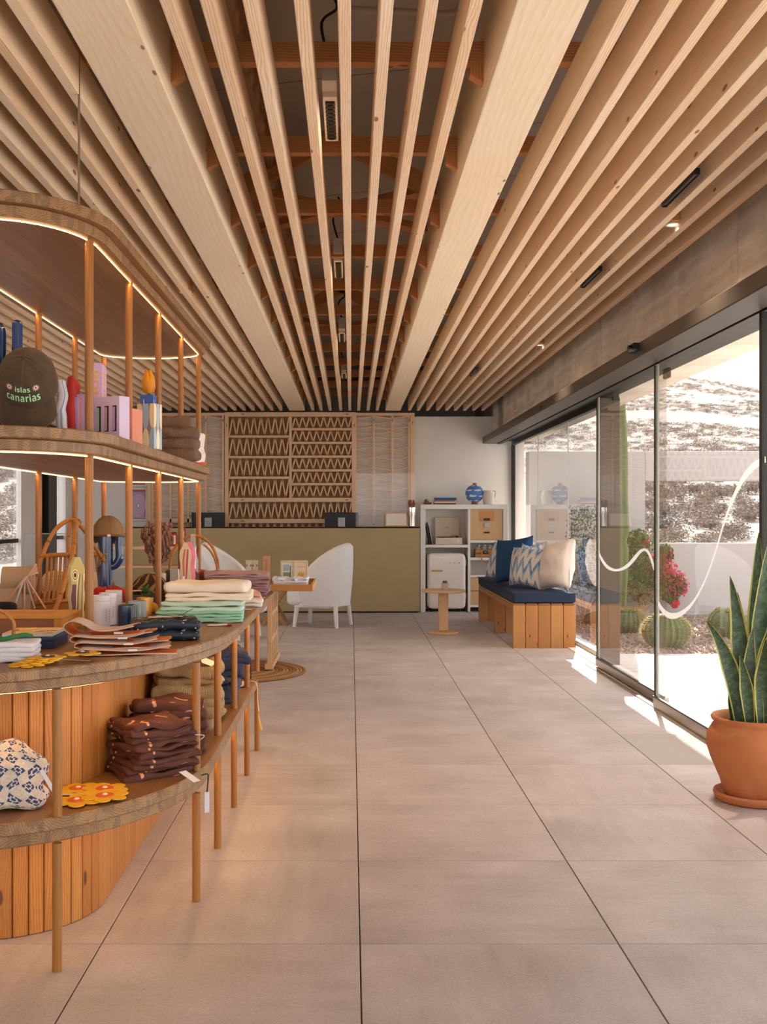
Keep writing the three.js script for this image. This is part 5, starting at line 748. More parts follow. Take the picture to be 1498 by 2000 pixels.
// ---------------------------------------------------------------- shelving island
const CX = -1.187, COUNTER = 0.887, LOWER = 0.45, MID = 1.610, CANOPY = 2.355;
{
  const t = thing('display_island', 'tall dark timber shelving island with round ends, thin posts and warm light strips', 'display shelf', [0, 0, 0]);
  const W2 = [mat.walnut, mat.walnutRim];
  const level = (name, y, o1, o2, th) => { const a = part(name, slab(o1, y - th / 2, y, 0.004), W2, t); part('under_board', slab(o2, y - th, y - th / 2, 0.004), W2, a); return a; };
  level('lower_shelf', LOWER, racetrack(CX, 0.687, 3.873, 5.72, 0.878, 0.3), racetrack(CX, 0.669, 3.873, 5.72, 0.86, 0.282), 0.078);
  level('counter', COUNTER, racetrack(CX, 0.742, 4.21, 6.15, 1.26, 0.5), racetrack(CX, 0.717, 4.21, 6.15, 1.235, 0.475), 0.067);
  level('upper_shelf', MID, racetrack(CX, 0.359, 3.79, 6.28, 0.435, 0.23), racetrack(CX, 0.328, 3.79, 6.28, 0.404, 0.2), 0.077);
  level('canopy', CANOPY, racetrack(CX, 0.359, 3.79, 6.28, 0.435, 0.23), racetrack(CX, 0.328, 3.79, 6.28, 0.404, 0.2), 0.077);
  // planked plinth
  const pl = part('plinth', slab(racetrack(CX, 0.329, 3.67, 5.6, 0.329, 0.3), 0.001, 0.819, 0.001), mat.honey[1], t, 'honey coloured plank plinth');
  const path = new THREE.CatmullRomCurve3(racetrack(CX, 0.336, 3.67, 5.6, 0.336, 0.307, 40).map(([x, z]) => V(x, 0, z)), true), n = Math.round(path.getLength() / 0.0485);
  const pg = [...Array(6)].map((_, i) => rbox(0.0465, 0.818, 0.014, 0.004, 1, 'y', [i * 0.37, i * 0.051])), P = path.getSpacedPoints(n), R = rng(31);
  for (let i = 0; i < n; i++) { const m = part('plank', pg[Math.floor(R() * 6)], mat.honey[Math.floor(R() * 4)], pl), a = P[i], b = P[(i + 1) % n]; m.position.set((a.x + b.x) / 2, 0.41, (a.z + b.z) / 2); m.rotation.y = Math.atan2(-(b.z - a.z), b.x - a.x); }
  // legs and posts
  const uvRod = (y0, y1, r) => { const g = cyl(r, r, y1 - y0, 20), u = g.attributes.uv; for (let i = 0; i < u.count; i++) u.setXY(i, u.getY(i) * (y1 - y0), u.getX(i) * 0.09); return g; };
  const lgU = uvRod(LOWER, COUNTER - 0.067, 0.0142), lgL = uvRod(0, LOWER - 0.078, 0.0142), legs = [[-0.856, 3.115], [-1.518, 3.115], ...[3.68, 4.27, 4.87, 5.47, 6.05].flatMap((z) => [[-0.533, z], [-1.841, z]])];
  for (const [x, z] of legs) { const a = part('leg', lgU, mat.post, t); a.position.set(x, (LOWER + COUNTER - 0.067) / 2, -z); const b = part('leg', lgL, mat.post, t); b.position.set(x, (LOWER - 0.078) / 2, -z); }
  const pgL = uvRod(COUNTER, MID - 0.077, 0.0148), pgU = uvRod(MID, CANOPY - 0.077, 0.0148);
  for (const z of [3.7, 4.362, 5.025, 5.687, 6.35]) for (const x of [-0.906, -1.468]) { part('post', pgL, mat.post, t).position.set(x, (COUNTER + MID - 0.077) / 2, -z); part('post', pgU, mat.post, t).position.set(x, (MID + CANOPY - 0.077) / 2, -z); }
  for (const [x, z] of [[-0.977, 3.84], [-1.38, 3.84], [-1.4, 6.18]]) part('hanger', put(cyl(0.004, 0.004, 2.99 - CANOPY, 10), x, (2.99 + CANOPY) / 2, -z), mat.steel, t);
  // light strips under every level: a thin glowing line with lamps of the same size along it
  const strip = (y, hw, za, zb, ra, rb, k) => {
    const pts = racetrack(CX, hw, za, zb, ra, rb, 20); part('led_strip', tube(pts.map(([x, z]) => V(x, y, z)), 0.0026, 110, 4, true), mat.led, t, 'glowing warm light strip');
    const end = (z, r, s) => [0, 1, 2, 3].map((i) => { const a = Math.PI * i / 3; return V(CX + s * hw * Math.cos(a), y, z + s * r * Math.sin(a)); }), S = [...end(zb, rb, 1), ...end(za, ra, -1)];
    for (let i = 0; i < S.length; i++) { const a = S[i], b = S[(i + 1) % S.length], L = a.distanceTo(b), l = new THREE.RectAreaLight(new THREE.Color(1, 0.56, 0.22), k, 0.004, L * 0.96); l.name = 'led_strip_light'; l.position.set((a.x + b.x) / 2, y - 0.006, (a.z + b.z) / 2); l.rotation.set(-Math.PI / 2, 0, Math.atan2(b.x - a.x, b.z - a.z), 'XYZ'); t.add(l); }
  };
  const K = 55;
  strip(CANOPY - 0.0805, 0.289, 3.79, 6.28, 0.37, 0.165, K); strip(MID - 0.0805, 0.289, 3.79, 6.28, 0.37, 0.165, K); strip(COUNTER - 0.0705, 0.682, 4.21, 6.1, 1.2, 0.44, K); strip(LOWER - 0.0815, 0.637, 3.873, 5.7, 0.828, 0.25, K);
}
// ---------------------------------------------------------------- goods: shared builders
const printed = (w, h, d, faces, base) => { const g = new THREE.BoxGeometry(w, h, d), b = M(base, 0.6), ms = ['px', 'nx', 'py', 'ny', 'pz', 'nz'].map((k) => faces[k] || b); return [g.translate(0, h / 2, 0), ms]; };
const paper = (w, h, draw, r = 0.6) => M(WHITE, r, { map: canvasTex(w, h, draw) });
// a garment folded into `n` layers: slabs with rounded folds at one side
function folded(w, h, d, n, { amp = 0.006, freq = 14, seed = 1, taper = 0.04, ripple = 0 } = {}) {
  const th = h / n, list = [], R = rng(seed);
  for (let i = 0; i < n; i++) {
    const ww = w * (1 - taper * R()), dd = d * (1 - taper * R()), g = soft(ww, th * 1.12, dd, [36, 6, 24], th * 0.5, (v) => { if (ripple) v.y += ripple * Math.sin(v.z * 90 + v.x * 20 + i) * 0.5; wob(v, amp, freq, seed * 3.7 + i * 1.9); });
    list.push(put(g, (w - ww) * (R() - 0.5), th * (i + 0.5), (d - dd) * (R() - 0.5)));
  }
  return merge(list);
}
function ribbonFold(pts, depth, thick, wave = 0) { // sheet folded along the curve pts [x, y], as deep as given; returns outer and lining
  const c = new THREE.CatmullRomCurve3(pts.map(([x, y]) => new THREE.Vector3(x, y, 0))), n = 70, P = c.getPoints(n), m = 6;
  const side = (off) => { const pos = [], uv = [], idx = []; for (let i = 0; i <= n; i++) { const a = P[Math.max(0, i - 1)], b = P[Math.min(n, i + 1)], t = b.clone().sub(a).normalize(); for (let k = 0; k <= m; k++) { const q = k / m, s = 1 - 0.04 * Math.sin(i * 0.2 + k) * wave; pos.push(P[i].x - t.y * off + wave * 0.004 * Math.sin(q * 5 + i * 0.1), P[i].y + t.x * off, (q - 0.5) * depth * s); uv.push(i / n, q); if (i < n && k < m) { const e = i * (m + 1) + k, f = e + m + 1; idx.push(e, f, e + 1, f, f + 1, e + 1); } } } const g = new THREE.BufferGeometry(); g.setAttribute('position', new THREE.Float32BufferAttribute(pos, 3)); g.setAttribute('uv', new THREE.Float32BufferAttribute(uv, 2)); g.setIndex(idx); g.computeVertexNormals(); return g; };
  const edge = tube(P.filter((_, i) => i % 2 === 0).map((p) => new THREE.Vector3(p.x, p.y, depth / 2)), thick * 0.7, 80, 6);
  return [side(thick / 2), side(-thick / 2), edge];
}
function ceramicCactus(t, h, r, arms, m) {
  const col = (hh, rr, ribs = 11) => { const nA = 30, nT = ribs * 5, p = [], id = []; for (let i = 0; i <= nA; i++) { const a = i / nA, y = hh * (1 - Math.cos(a * 1.5708) * 1) * 0 + hh * a, e = y > hh - rr ? Math.sqrt(Math.max(0, 1 - ((y - hh + rr) / rr) ** 2)) : 1; for (let j = 0; j <= nT; j++) { const th = j / nT * 6.28319, k = rr * e * (1 - 0.11 * Math.abs(Math.sin(th * ribs / 2))); p.push(k * Math.cos(th), y, k * Math.sin(th)); if (i < nA && j < nT) { const q = i * (nT + 1) + j, b = q + nT + 1; id.push(q, b, q + 1, b, b + 1, q + 1); } } } const g = new THREE.BufferGeometry(); g.setAttribute('position', new THREE.Float32BufferAttribute(p, 3)); g.setIndex(id); g.computeVertexNormals(); return g; };
  part('trunk', col(h, r), m, t);
  for (const [sx, y, reach, up, ar] of arms) { const a = part('arm', tube([[0, y], [reach * 0.6, y - 0.005], [reach, y + 0.03], [reach, y + up * 0.6]].map(([x, q]) => new THREE.Vector3(sx * x, q, 0)), ar, 30, 16), m, t); part('arm_tip', col(up * 0.5, ar * 1.03, 8).translate(sx * reach, y + up * 0.55, 0), m, a); }
}
const blueGlaze = M(0x123a6b, 0.12, { clearcoat: 1, clearcoatRoughness: 0.05 });
function capGeos() { // crown, peak and pieces of a cap facing +z
  const dome = (u, v) => { const th = u * 6.28319, ph = v * 1.5708, k = 1 + 0.03 * perlin.noise(Math.cos(th) * 2, v * 3, Math.sin(th) * 2); return new THREE.Vector3(0.092 * Math.sin(ph) * Math.sin(th) * k, 0.125 * Math.pow(Math.max(0, Math.cos(ph)), 0.8) * k, 0.102 * Math.sin(ph) * Math.cos(th) * k); };
  const n = 60, m = 20, p = [], uv = [], id = []; for (let i = 0; i <= n; i++) for (let j = 0; j <= m; j++) { const v = dome(i / n, 0.02 + 0.98 * j / m); p.push(v.x, v.y, v.z); uv.push(i / n * 0.5, j / m * 0.15); if (i < n && j < m) { const a = i * (m + 1) + j, b = a + m + 1; id.push(a, a + 1, b, b, a + 1, b + 1); } }
  const crown = new THREE.BufferGeometry(); crown.setAttribute('position', new THREE.Float32BufferAttribute(p, 3)); crown.setAttribute('uv', new THREE.Float32BufferAttribute(uv, 2)); crown.setIndex(id); smoothNormals(crown);
  const seams = [...Array(6)].map((_, k) => tube([0.04, 0.25, 0.5, 0.75, 1].map((v) => dome(k / 6 + 0.0, v).multiplyScalar(1.003)), 0.0012, 24, 5));
  const peak = (off) => { const q = [], d = [], U = []; for (let i = 0; i <= 30; i++) for (let j = 0; j <= 10; j++) { const a = (i / 30 - 0.5) * 2 * 1.15, e = dome(a / 6.28319, 1), o = j / 10, x = e.x * (1 + 0.08 * o), z = e.z + o * 0.078 * Math.pow(Math.cos(a * 1.25), 0.5), y = 0.004 - 0.036 * (x / 0.09) ** 2 * o + off * o - 0.02 * o; q.push(x, y, z); U.push(x, z); if (i < 30 && j < 10) { const s = i * 11 + j, b = s + 11; d.push(s, s + 1, b, b, s + 1, b + 1); } } const g = new THREE.BufferGeometry(); g.setAttribute('position', new THREE.Float32BufferAttribute(q, 3)); g.setAttribute('uv', new THREE.Float32BufferAttribute(U, 2)); g.setIndex(d); g.computeVertexNormals(); return g; };
  const rim = tube([...Array(21)].map((_, i) => { const a = (i / 20 - 0.5) * 2 * 1.15, e = dome(a / 6.28319, 1), x = e.x * 1.08, z = e.z + 0.078 * Math.pow(Math.cos(a * 1.25), 0.5); return new THREE.Vector3(x, 0.004 - 0.036 * (x / 0.09) ** 2 - 0.021, z); }), 0.0025, 60, 6);
  const patch = (u0, u1, v0, v1) => { const q = [], d = [], U = []; for (let i = 0; i <= 20; i++) for (let j = 0; j <= 10; j++) { const v = dome(mix(u0, u1, i / 20), mix(v0, v1, j / 10)).multiplyScalar(1.02); q.push(v.x, v.y, v.z); U.push(i / 20, 1 - j / 10); if (i < 20 && j < 10) { const s = i * 11 + j, b = s + 11; d.push(s, s + 1, b, b, s + 1, b + 1); } } const g = new THREE.BufferGeometry(); g.setAttribute('position', new THREE.Float32BufferAttribute(q, 3)); g.setAttribute('uv', new THREE.Float32BufferAttribute(U, 2)); g.setIndex(d); g.computeVertexNormals(); return g; };
  return { crown, seams: merge(seams), peak: merge([peak(0), peak(-0.004)]), rim, patch };
}
const capG = capGeos();
// ---------------------------------------------------------------- goods on the upper shelf
const upFrom = scene.children.length;
const ux = (px, z) => (px - 686) * z / FOCAL, uy = (py, z) => EYE - (py - 1010) * z / FOCAL;
{
  const brown = cloth(WHITE, { side: THREE.DoubleSide, map: tex(256, 256, (u, v) => { const a = fbm(u * 6, v * 6, 6, 6, 401, 4); return lerp3(rgb(0x5d4a35), rgb(0x46382a), a); }, true, [0.2, 0.2]) }), trim = M(0x6a5136, 0.8);
  const t = thing('baseball_cap', 'washed brown cap with green embroidered lettering on the upper shelf', 'cap', [ux(56, 3.732), 1.781, 3.732], 0.08);
  const body = new THREE.Group(); body.name = 'cap_body'; t.add(body); body.rotation.x = 0.95; body.rotation.z = -0.06;
  part('crown', capG.crown, brown, body); part('seam', capG.seams, trim, body); part('peak', capG.peak, brown, body); part('peak_edge', capG.rim, trim, body); part('button', new THREE.SphereGeometry(0.007, 14, 10).scale(1, 0.6, 1).translate(0, 0.126, 0), brown, body);
  part('lettering', capG.patch(-0.12, 0.12, 0.5, 0.96), M(WHITE, 0.8, { transparent: true, map: canvasTex(512, 400, (x, w, h) => { x.clearRect(0, 0, w, h); x.textAlign = 'center'; x.fillStyle = '#b6f0b4'; x.font = 'bold 110px sans-serif'; x.save(); x.translate(256, 180); x.scale(0.85, 1); x.fillText('islas', 0, 0); x.restore(); x.save(); x.translate(256, 330); x.scale(0.85, 1.35); x.font = 'bold 118px sans-serif'; x.fillText('canarias', 0, 0); x.restore(); for (const cx of [80, 432]) { x.strokeStyle = '#f6dcd2'; x.lineWidth = 9; for (let i = 0; i < 10; i++) { const a = i * 0.628; x.beginPath(); x.moveTo(cx + 16 * Math.cos(a), 138 + 16 * Math.sin(a)); x.lineTo(cx + 46 * Math.cos(a), 138 + 46 * Math.sin(a)); x.stroke(); } x.beginPath(); x.fillStyle = '#f6dcd2'; x.arc(cx, 138, 26, 0, 7); x.fill(); x.beginPath(); x.fillStyle = '#3a2c22'; x.arc(cx, 138, 12, 0, 7); x.fill(); } }) }), body, 'green and pink embroidered lettering');
  part('hang_tag', put(rbox(0.06, 0.003, 0.016, 0.001), -0.02, 0.077, 0.015, 0, 0.1, 0.35), M(0xc98f3f, 0.7), t);
  const cb = thing('ceramic_cactus', 'glossy blue ceramic cactus behind the brown cap on the upper shelf', 'ornament', [ux(-14, 3.776), MID, 3.776]); ceramicCactus(cb, 0.37, 0.042, [[1, 0.16, 0.078, 0.2, 0.017]], blueGlaze);
  const stand = thing('display_peg', 'small timber peg holding up the brown cap', 'stand', [ux(56, 3.798), MID, 3.798]); part('peg', put(cyl(0.012, 0.012, 0.16, 14), 0, 0.08, 0), mat.post, stand); part('head', new THREE.SphereGeometry(0.035, 18, 12).translate(0, 0.17, 0), mat.post, stand);
  // folded printed towels standing like books
  const red = cloth(0xa3211c), stripe = cloth(WHITE, { map: canvasTex(128, 256, (x, w, h) => { x.fillStyle = '#e9e6ee'; x.fillRect(0, 0, w, h); x.strokeStyle = '#8fa6c4'; for (let i = 0; i < 8; i++) { x.lineWidth = 3; x.beginPath(); x.moveTo(i * 17, 0); x.bezierCurveTo(i * 17 + 8, 80, i * 17 - 8, 160, i * 17, 256); x.stroke(); } x.fillStyle = '#c23a2a'; x.fillRect(0, 224, w, 32); }) }); stripe.map.wrapS = stripe.map.wrapT = THREE.RepeatWrapping; stripe.map.repeat.set(6, 5.2); stripe.map.offset.set(0.5, 0.5);
  for (let i = 0; i < 4; i++) { const m = solo('printed_towel', ['red folded towel standing lowest beside the cap', 'red folded towel standing between two others beside the cap', 'blue and white printed towel standing beside the cap', 'bright red towel spine standing beside the lilac cartons'][i], 'towel', soft(0.022, [0.1, 0.12, 0.185, 0.2][i], 0.16, [6, 18, 18], 0.01, (v) => wob(v, 0.006, 18, i * 4)), i === 2 ? stripe : red, [ux([30, 70, 118, 131][i], 3.864), MID + [0.055, 0.066, 0.102, 0.11][i], 3.886 + 0.022 * i], 0.1, 'folded towels on the upper shelf'); if (i === 2) m.scale.x = 1.5; }
  solo('red_notebook', 'bright red notebook lying under the cap peak', 'notebook', rbox(0.12, 0.03, 0.1, 0.003), M(0xd32018, 0.5), [ux(46, 3.864), MID + 0.0155, 3.886], 0.2);
  // lilac cartons
  const rot = (txt, bg, fg, size = 120) => paper(128, 512, (x, w, h) => { x.fillStyle = bg; x.fillRect(0, 0, w, h); x.translate(w / 2, h / 2); x.rotate(Math.PI / 2); x.fillStyle = fg; x.textAlign = 'center'; x.textBaseline = 'middle'; x.font = 'bold ' + size + 'px serif'; x.scale(0.95, 1); x.fillText(txt, 0, 6); });
  const carton = (label, w, h, d, px, z, turn, faces, base, y = MID) => { const [g, ms] = printed(w, h, d, faces, base), t = thing('carton', label, 'box', [ux(px, z), y, z], turn); part('sleeve', g, ms, t); return t; };
  const rt = rot('ROUTINE', '#a886b2', '#d68a1c', 96), rt2 = rot('ROUTINE', '#cfaed8', '#e2a83a', 96);
  carton('purple carton with orange lettering down its side, beside the red towels', 0.05, 0.135, 0.15, 142, 3.996, 0.15, { pz: rt, px: rt }, 0x8a6a92); carton('purple carton with orange lettering pressed against the front post', 0.05, 0.15, 0.15, 157, 4.041, 0.15, { pz: rt, px: rt }, 0x8d6c96);
  carton('tall lilac carton with orange lettering standing above the slotted box', 0.05, 0.285, 0.13, 190, 4.261, 0.1, { pz: rt2, px: rt2 }, 0xcbb0d6);
  const slot = thing('slotted_box', 'pale lilac gift box with four dark slots on the upper shelf', 'box', [ux(209, 4.107), MID, 4.123], -0.55);
  const slotFace = paper(512, 512, (x, w, h) => { x.fillStyle = '#dccbe6'; x.fillRect(0, 0, w, h); x.fillStyle = '#eab6a2'; x.fillRect(220, 60, 90, 16); });
  const [sg, sm] = printed(0.155, 0.155, 0.05, { pz: slotFace }, 0xd9c6e2); part('sleeve', sg, sm, slot);
  for (let i = 0; i < 4; i++) { const s = part('slot', put(rbox(0.018, 0.09, 0.003, 0.0012), -0.055 + 0.037 * i, 0.078, 0.0255), M(0x2c2a26, 0.6), slot); part('soap_bar', put(rbox(0.011, 0.082, 0.002, 0.0008), -0.058 + 0.037 * i, 0.077, 0.0268), M([0x4a4a38, 0xa9d8a8, 0xc9a79a, 0xb9a8c6][i], 0.6), s); }
  carton('coral pink carton beside the slotted lilac box', 0.07, 0.13, 0.07, 252, 4.306, -0.35, { pz: paper(128, 256, (x, w, h) => { x.fillStyle = '#e79a80'; x.fillRect(0, 0, w, h); x.fillStyle = '#f2ece6'; x.fillRect(0, 222, w, 34); x.strokeStyle = '#f0b9a4'; x.lineWidth = 4; for (let i = 0; i < 6; i++) x.strokeRect(20, 90 + i * 20, 90, 10); }) }, 0xe08f74);
  const oval = paper(256, 512, (x, w, h) => { x.fillStyle = '#8f8a88'; x.fillRect(0, 0, w, h); const E = (cx, cy, rx, ry, c) => { x.fillStyle = c; x.beginPath(); x.ellipse(cx, cy, rx, ry, 0, 0, 7); x.fill(); }; E(20, 120, 62, 160, '#f0dcb4'); E(128, 120, 52, 170, '#a9bccb'); E(240, 120, 52, 170, '#f0dcb4'); E(20, 420, 62, 150, '#a9c0d2'); E(132, 430, 52, 150, '#f2e2c2'); E(240, 420, 56, 150, '#a9c0d2'); }), ovalS = paper(128, 512, (x, w, h) => { x.fillStyle = '#7d7876'; x.fillRect(0, 0, w, h); x.fillStyle = '#d7a25c'; x.fillRect(10, 0, 118, 260); x.fillStyle = '#8b9098'; x.fillRect(10, 300, 118, 212); });
  carton('grey carton with cream and blue oval pattern on the upper shelf', 0.075, 0.175, 0.06, 292, 4.582, -0.35, { pz: oval, nx: ovalS, px: oval }, 0x8a8583); carton('plain grey carton behind the oval patterned one', 0.02, 0.17, 0.06, 268, 4.615, -0.35, {}, 0x6a6460);
  const bv = thing('face_vase', 'small square blue vase with a line drawn face behind the oval carton', 'vase', [ux(290, 4.968), MID, 4.968], -0.1); const fc = paper(128, 512, (x, w, h) => { x.fillStyle = '#3f62b0'; x.fillRect(0, 0, w, h); x.strokeStyle = '#f2eee2'; x.lineWidth = 7; x.beginPath(); x.moveTo(36, 40); x.bezierCurveTo(36, 90, 44, 130, 60, 150); x.stroke(); x.beginPath(); x.arc(88, 118, 6, 0, 7); x.stroke(); x.beginPath(); x.arc(70, 170, 44, 0.2, 2.2); x.stroke(); }); const [vg, vm] = printed(0.055, 0.25, 0.055, { pz: fc, px: fc }, 0x3f62b0); part('body', vg, vm, bv);
  const tu = thing('tulip', 'yellow tulip head standing in the blue face vase', 'flower', [ux(290, 4.968), MID + 0.2, 4.968]); part('stem', put(cyl(0.003, 0.004, 0.09, 8), 0, 0.045, 0), M(0x4c7a3a, 0.7), tu);
  const petal = lathe([[0.004, 0], [0.02, 0.012], [0.028, 0.035], [0.027, 0.06], [0.02, 0.085], [0.012, 0.1]], 10), ym = M(0xf2a81e, 0.6, { side: THREE.DoubleSide, transmission: 0.3, thickness: 0 });
  for (let i = 0; i < 5; i++) { const g = new THREE.LatheGeometry([[0.004, 0], [0.02, 0.012], [0.029, 0.036], [0.027, 0.062], [0.019, 0.084], [0.009, 0.1 + 0.01 * (i % 2)]].map(([a, b]) => new THREE.Vector2(a, b)), 10, i * 1.2566, 1.75), p = g.attributes.position; for (let k = 0; k < p.count; k++) { const y = p.getY(k); const an = Math.atan2(p.getX(k), p.getZ(k)), e = ((an - i * 1.2566 + 9.4248) % 6.2832 - 3.1416) - 0.875; p.setY(k, y * (1 - 0.3 * Math.min(1, e * e * 1.3))); } g.computeVertexNormals(); part('petal', g.translate(0, 0.075, 0), ym, tu); } part('sepal', put(new THREE.ConeGeometry(0.012, 0.03, 5), 0, 0.08, 0, Math.PI), M(0x4c7a3a, 0.7), tu);
  // folded knits
  const kn = [knit(0x9a7a62), knit(0xe6dcd0)];
  for (let i = 0; i < 4; i++) solo('folded_throw', ['brown fold of throw lowest in the upper shelf stack', 'brown throw second in the upper shelf stack', 'brown throw third in the upper shelf stack', 'pale brown throw rolled on top of the upper shelf stack'][i], 'blanket', soft(0.2, 0.055, 0.2, [28, 10, 20], 0.026, (v) => { wob(v, 0.012, 15, i * 3 + 1); }), kn[0], [ux(348, 5.52) - 0.03 * (i === 3), MID + 0.031 + 0.053 * i, 5.5], 0.05 * i, 'throws on the upper shelf');
  for (let i = 0; i < 2; i++) { const tt = thing('tea_towel', ['white towel with coral hem beside the last post', 'white towel with coral hem next to the brown throws'][i], 'towel', [ux([383, 371][i], 6.072), MID, 6.072], -0.5, 'white towels on the upper shelf'); part('cloth', soft(0.035, 0.17, 0.12, [8, 24, 20], 0.014, (v) => wob(v, 0.008, 18, 9 + i)).translate(0, 0.086, 0), cloth(0xece4dc), tt); part('hem', soft(0.038, 0.022, 0.122, [6, 4, 14], 0.008).translate(0, 0.013, 0), cloth(0xd9603f), tt); }
}
for (const o of scene.children.slice(upFrom)) o.scale.multiplyScalar(1.1);   // goods at their real size
// ---------------------------------------------------------------- goods on the counter
const C0 = COUNTER + 0.0005;
{
  // trimmed box and books
  const bx = thing('keepsake_box', 'brown box with mustard edging on the counter', 'box', [-1.235, C0, 4.07]); part('body', put(rbox(0.34, 0.058, 0.27, 0.003), 0, 0.029, 0), M(0x8e5a3c, 0.7), bx); const ld = part('lid', put(rbox(0.346, 0.012, 0.276, 0.003), 0, 0.063, 0), M(0xc98a2e, 0.55), bx); part('corner_band', put(rbox(0.03, 0.056, 0.273, 0.002), 0.1565, 0.0295, 0), M(0xc98222, 0.55), bx); part('lid_print', put(new THREE.PlaneGeometry(0.3, 0.22).rotateX(-Math.PI / 2), 0, 0.0695, 0), paper(256, 192, (x, w, h) => { x.fillStyle = '#c98f42'; x.fillRect(0, 0, w, h); x.strokeStyle = '#7d4d2c'; x.lineWidth = 6; for (let i = 0; i < 4; i++) { x.beginPath(); x.moveTo(60, 60 + i * 22); x.bezierCurveTo(110, 30 + i * 26, 150, 100 + i * 14, 220, 50 + i * 22); x.stroke(); } }), ld);
  const nb = thing('navy_box', 'navy blue flat box under the patterned book on the counter', 'box', [-1.07, C0, 3.62], 0.03); part('body', put(rbox(0.175, 0.026, 0.2, 0.002), 0, 0.013, 0), M(0x1d2c4a, 0.55), nb); part('lid', put(rbox(0.18, 0.01, 0.205, 0.002), 0, 0.031, 0), M(0x27406b, 0.55), nb);
  const pb = thing('patterned_book', 'pale book with yellow and purple pattern on the navy box', 'book', [-1.075, C0 + 0.037, 3.63], 0.05); part('cover', put(rbox(0.165, 0.011, 0.19, 0.001), 0, 0.0058, 0), M(0xd9d3cb, 0.5), pb); part('cover_print', put(new THREE.PlaneGeometry(0.16, 0.185).rotateX(-Math.PI / 2), 0, 0.0117, 0), paper(256, 256, (x, w, h) => { x.fillStyle = '#dcc08a'; x.fillRect(0, 0, w, h); const R = rng(6); for (let i = 0; i < 26; i++) { x.fillStyle = ['#e0b21f', '#6d4b63', '#c99b52', '#f0d9a0'][i % 4]; x.beginPath(); x.ellipse(R() * w, R() * h, 34, 16, R() * 3, 0, 7); x.fill(); } }), pb);
  // folded tote with green strap and cane ring
  const tote = thing('folded_tote', 'white folded tote with green strap at the counter edge', 'bag', [-1.03, C0, 3.24], 0.1); part('cloth', folded(0.16, 0.058, 0.13, 4, { amp: 0.006, seed: 3 }), cloth(0xe6e2e6), tote); part('strap', tube([[-0.09, 0.062, 0.02], [-0.02, 0.066, 0.03], [0.035, 0.075, 0.0], [0.05, 0.066, -0.05]].map((a) => new THREE.Vector3(...a)), 0.007, 30, 8), M(0x2f6b3d, 0.8), tote);
  const ring = thing('cane_handle', 'bent cane bag handle standing at the counter edge', 'handle', [-1.09, C0 + 0.06, 3.3], 0.3); part('loop', tube([[-0.045, 0], [-0.045, 0.05], [0, 0.085], [0.045, 0.05], [0.045, 0]].map(([x, y]) => new THREE.Vector3(x, y, 0)), 0.0055, 40, 8), mat.rattan, ring);
  // yellow star flowers of card, stacked
  const R = rng(12), ymat = M(0xe5a61c, 0.6);
  for (let i = 0; i < 6; i++) flowerCut(['yellow card flower lowest in the counter pile', 'yellow card flower second in the counter pile', 'yellow card flower third in the counter pile', 'yellow card flower fourth in the counter pile', 'yellow card flower fifth in the counter pile', 'yellow card flower slid off towards the orange scarves'][i], [-0.945 + 0.012 * i + (i === 5 ? 0.075 : 0), C0 + 0.004 * i + 0.001, 3.115 + 0.012 * i + (i === 5 ? 0.05 : 0)], 0.055, R() * 3, 'card flowers on the counter', 0x3a3040);
  solo('price_strip', 'thin pale price strip lying beside the yellow card flowers', 'label', rbox(0.1, 0.001, 0.014, 0.0004), M(0xe6cdb8, 0.7), [ux(146, 3.23), C0 + 0.001, 3.23], -0.25);
}
function flowerCut(label, pos, r, turn, group, dark) {
  const s = new THREE.Shape(); for (let i = 0; i <= 72; i++) { const a = i / 72 * 6.28319, q = r * (0.62 + 0.38 * Math.pow(Math.abs(Math.cos(a * 3)), 0.8)); i ? s.lineTo(q * Math.cos(a), q * Math.sin(a)) : s.moveTo(q, 0); }
  const t = thing('card_flower', label, 'flower', pos, turn, group); part('petals', new THREE.ExtrudeGeometry(s, { depth: 0.0025, bevelEnabled: true, bevelSize: 0.0006, bevelThickness: 0.0006, bevelSegments: 1, curveSegments: 4 }).rotateX(-Math.PI / 2), M(0xeab01f, 0.7), t); part('centre', put(cyl(r * 0.36, r * 0.38, 0.003, 22), 0, 0.0045, 0), M(dark || 0xd8641c, 0.7), t); part('pip', put(new THREE.SphereGeometry(r * 0.12, 10, 6).scale(1, 0.5, 1), 0, 0.006, 0), M(0xf2e3c0, 0.7), t); return t;
}
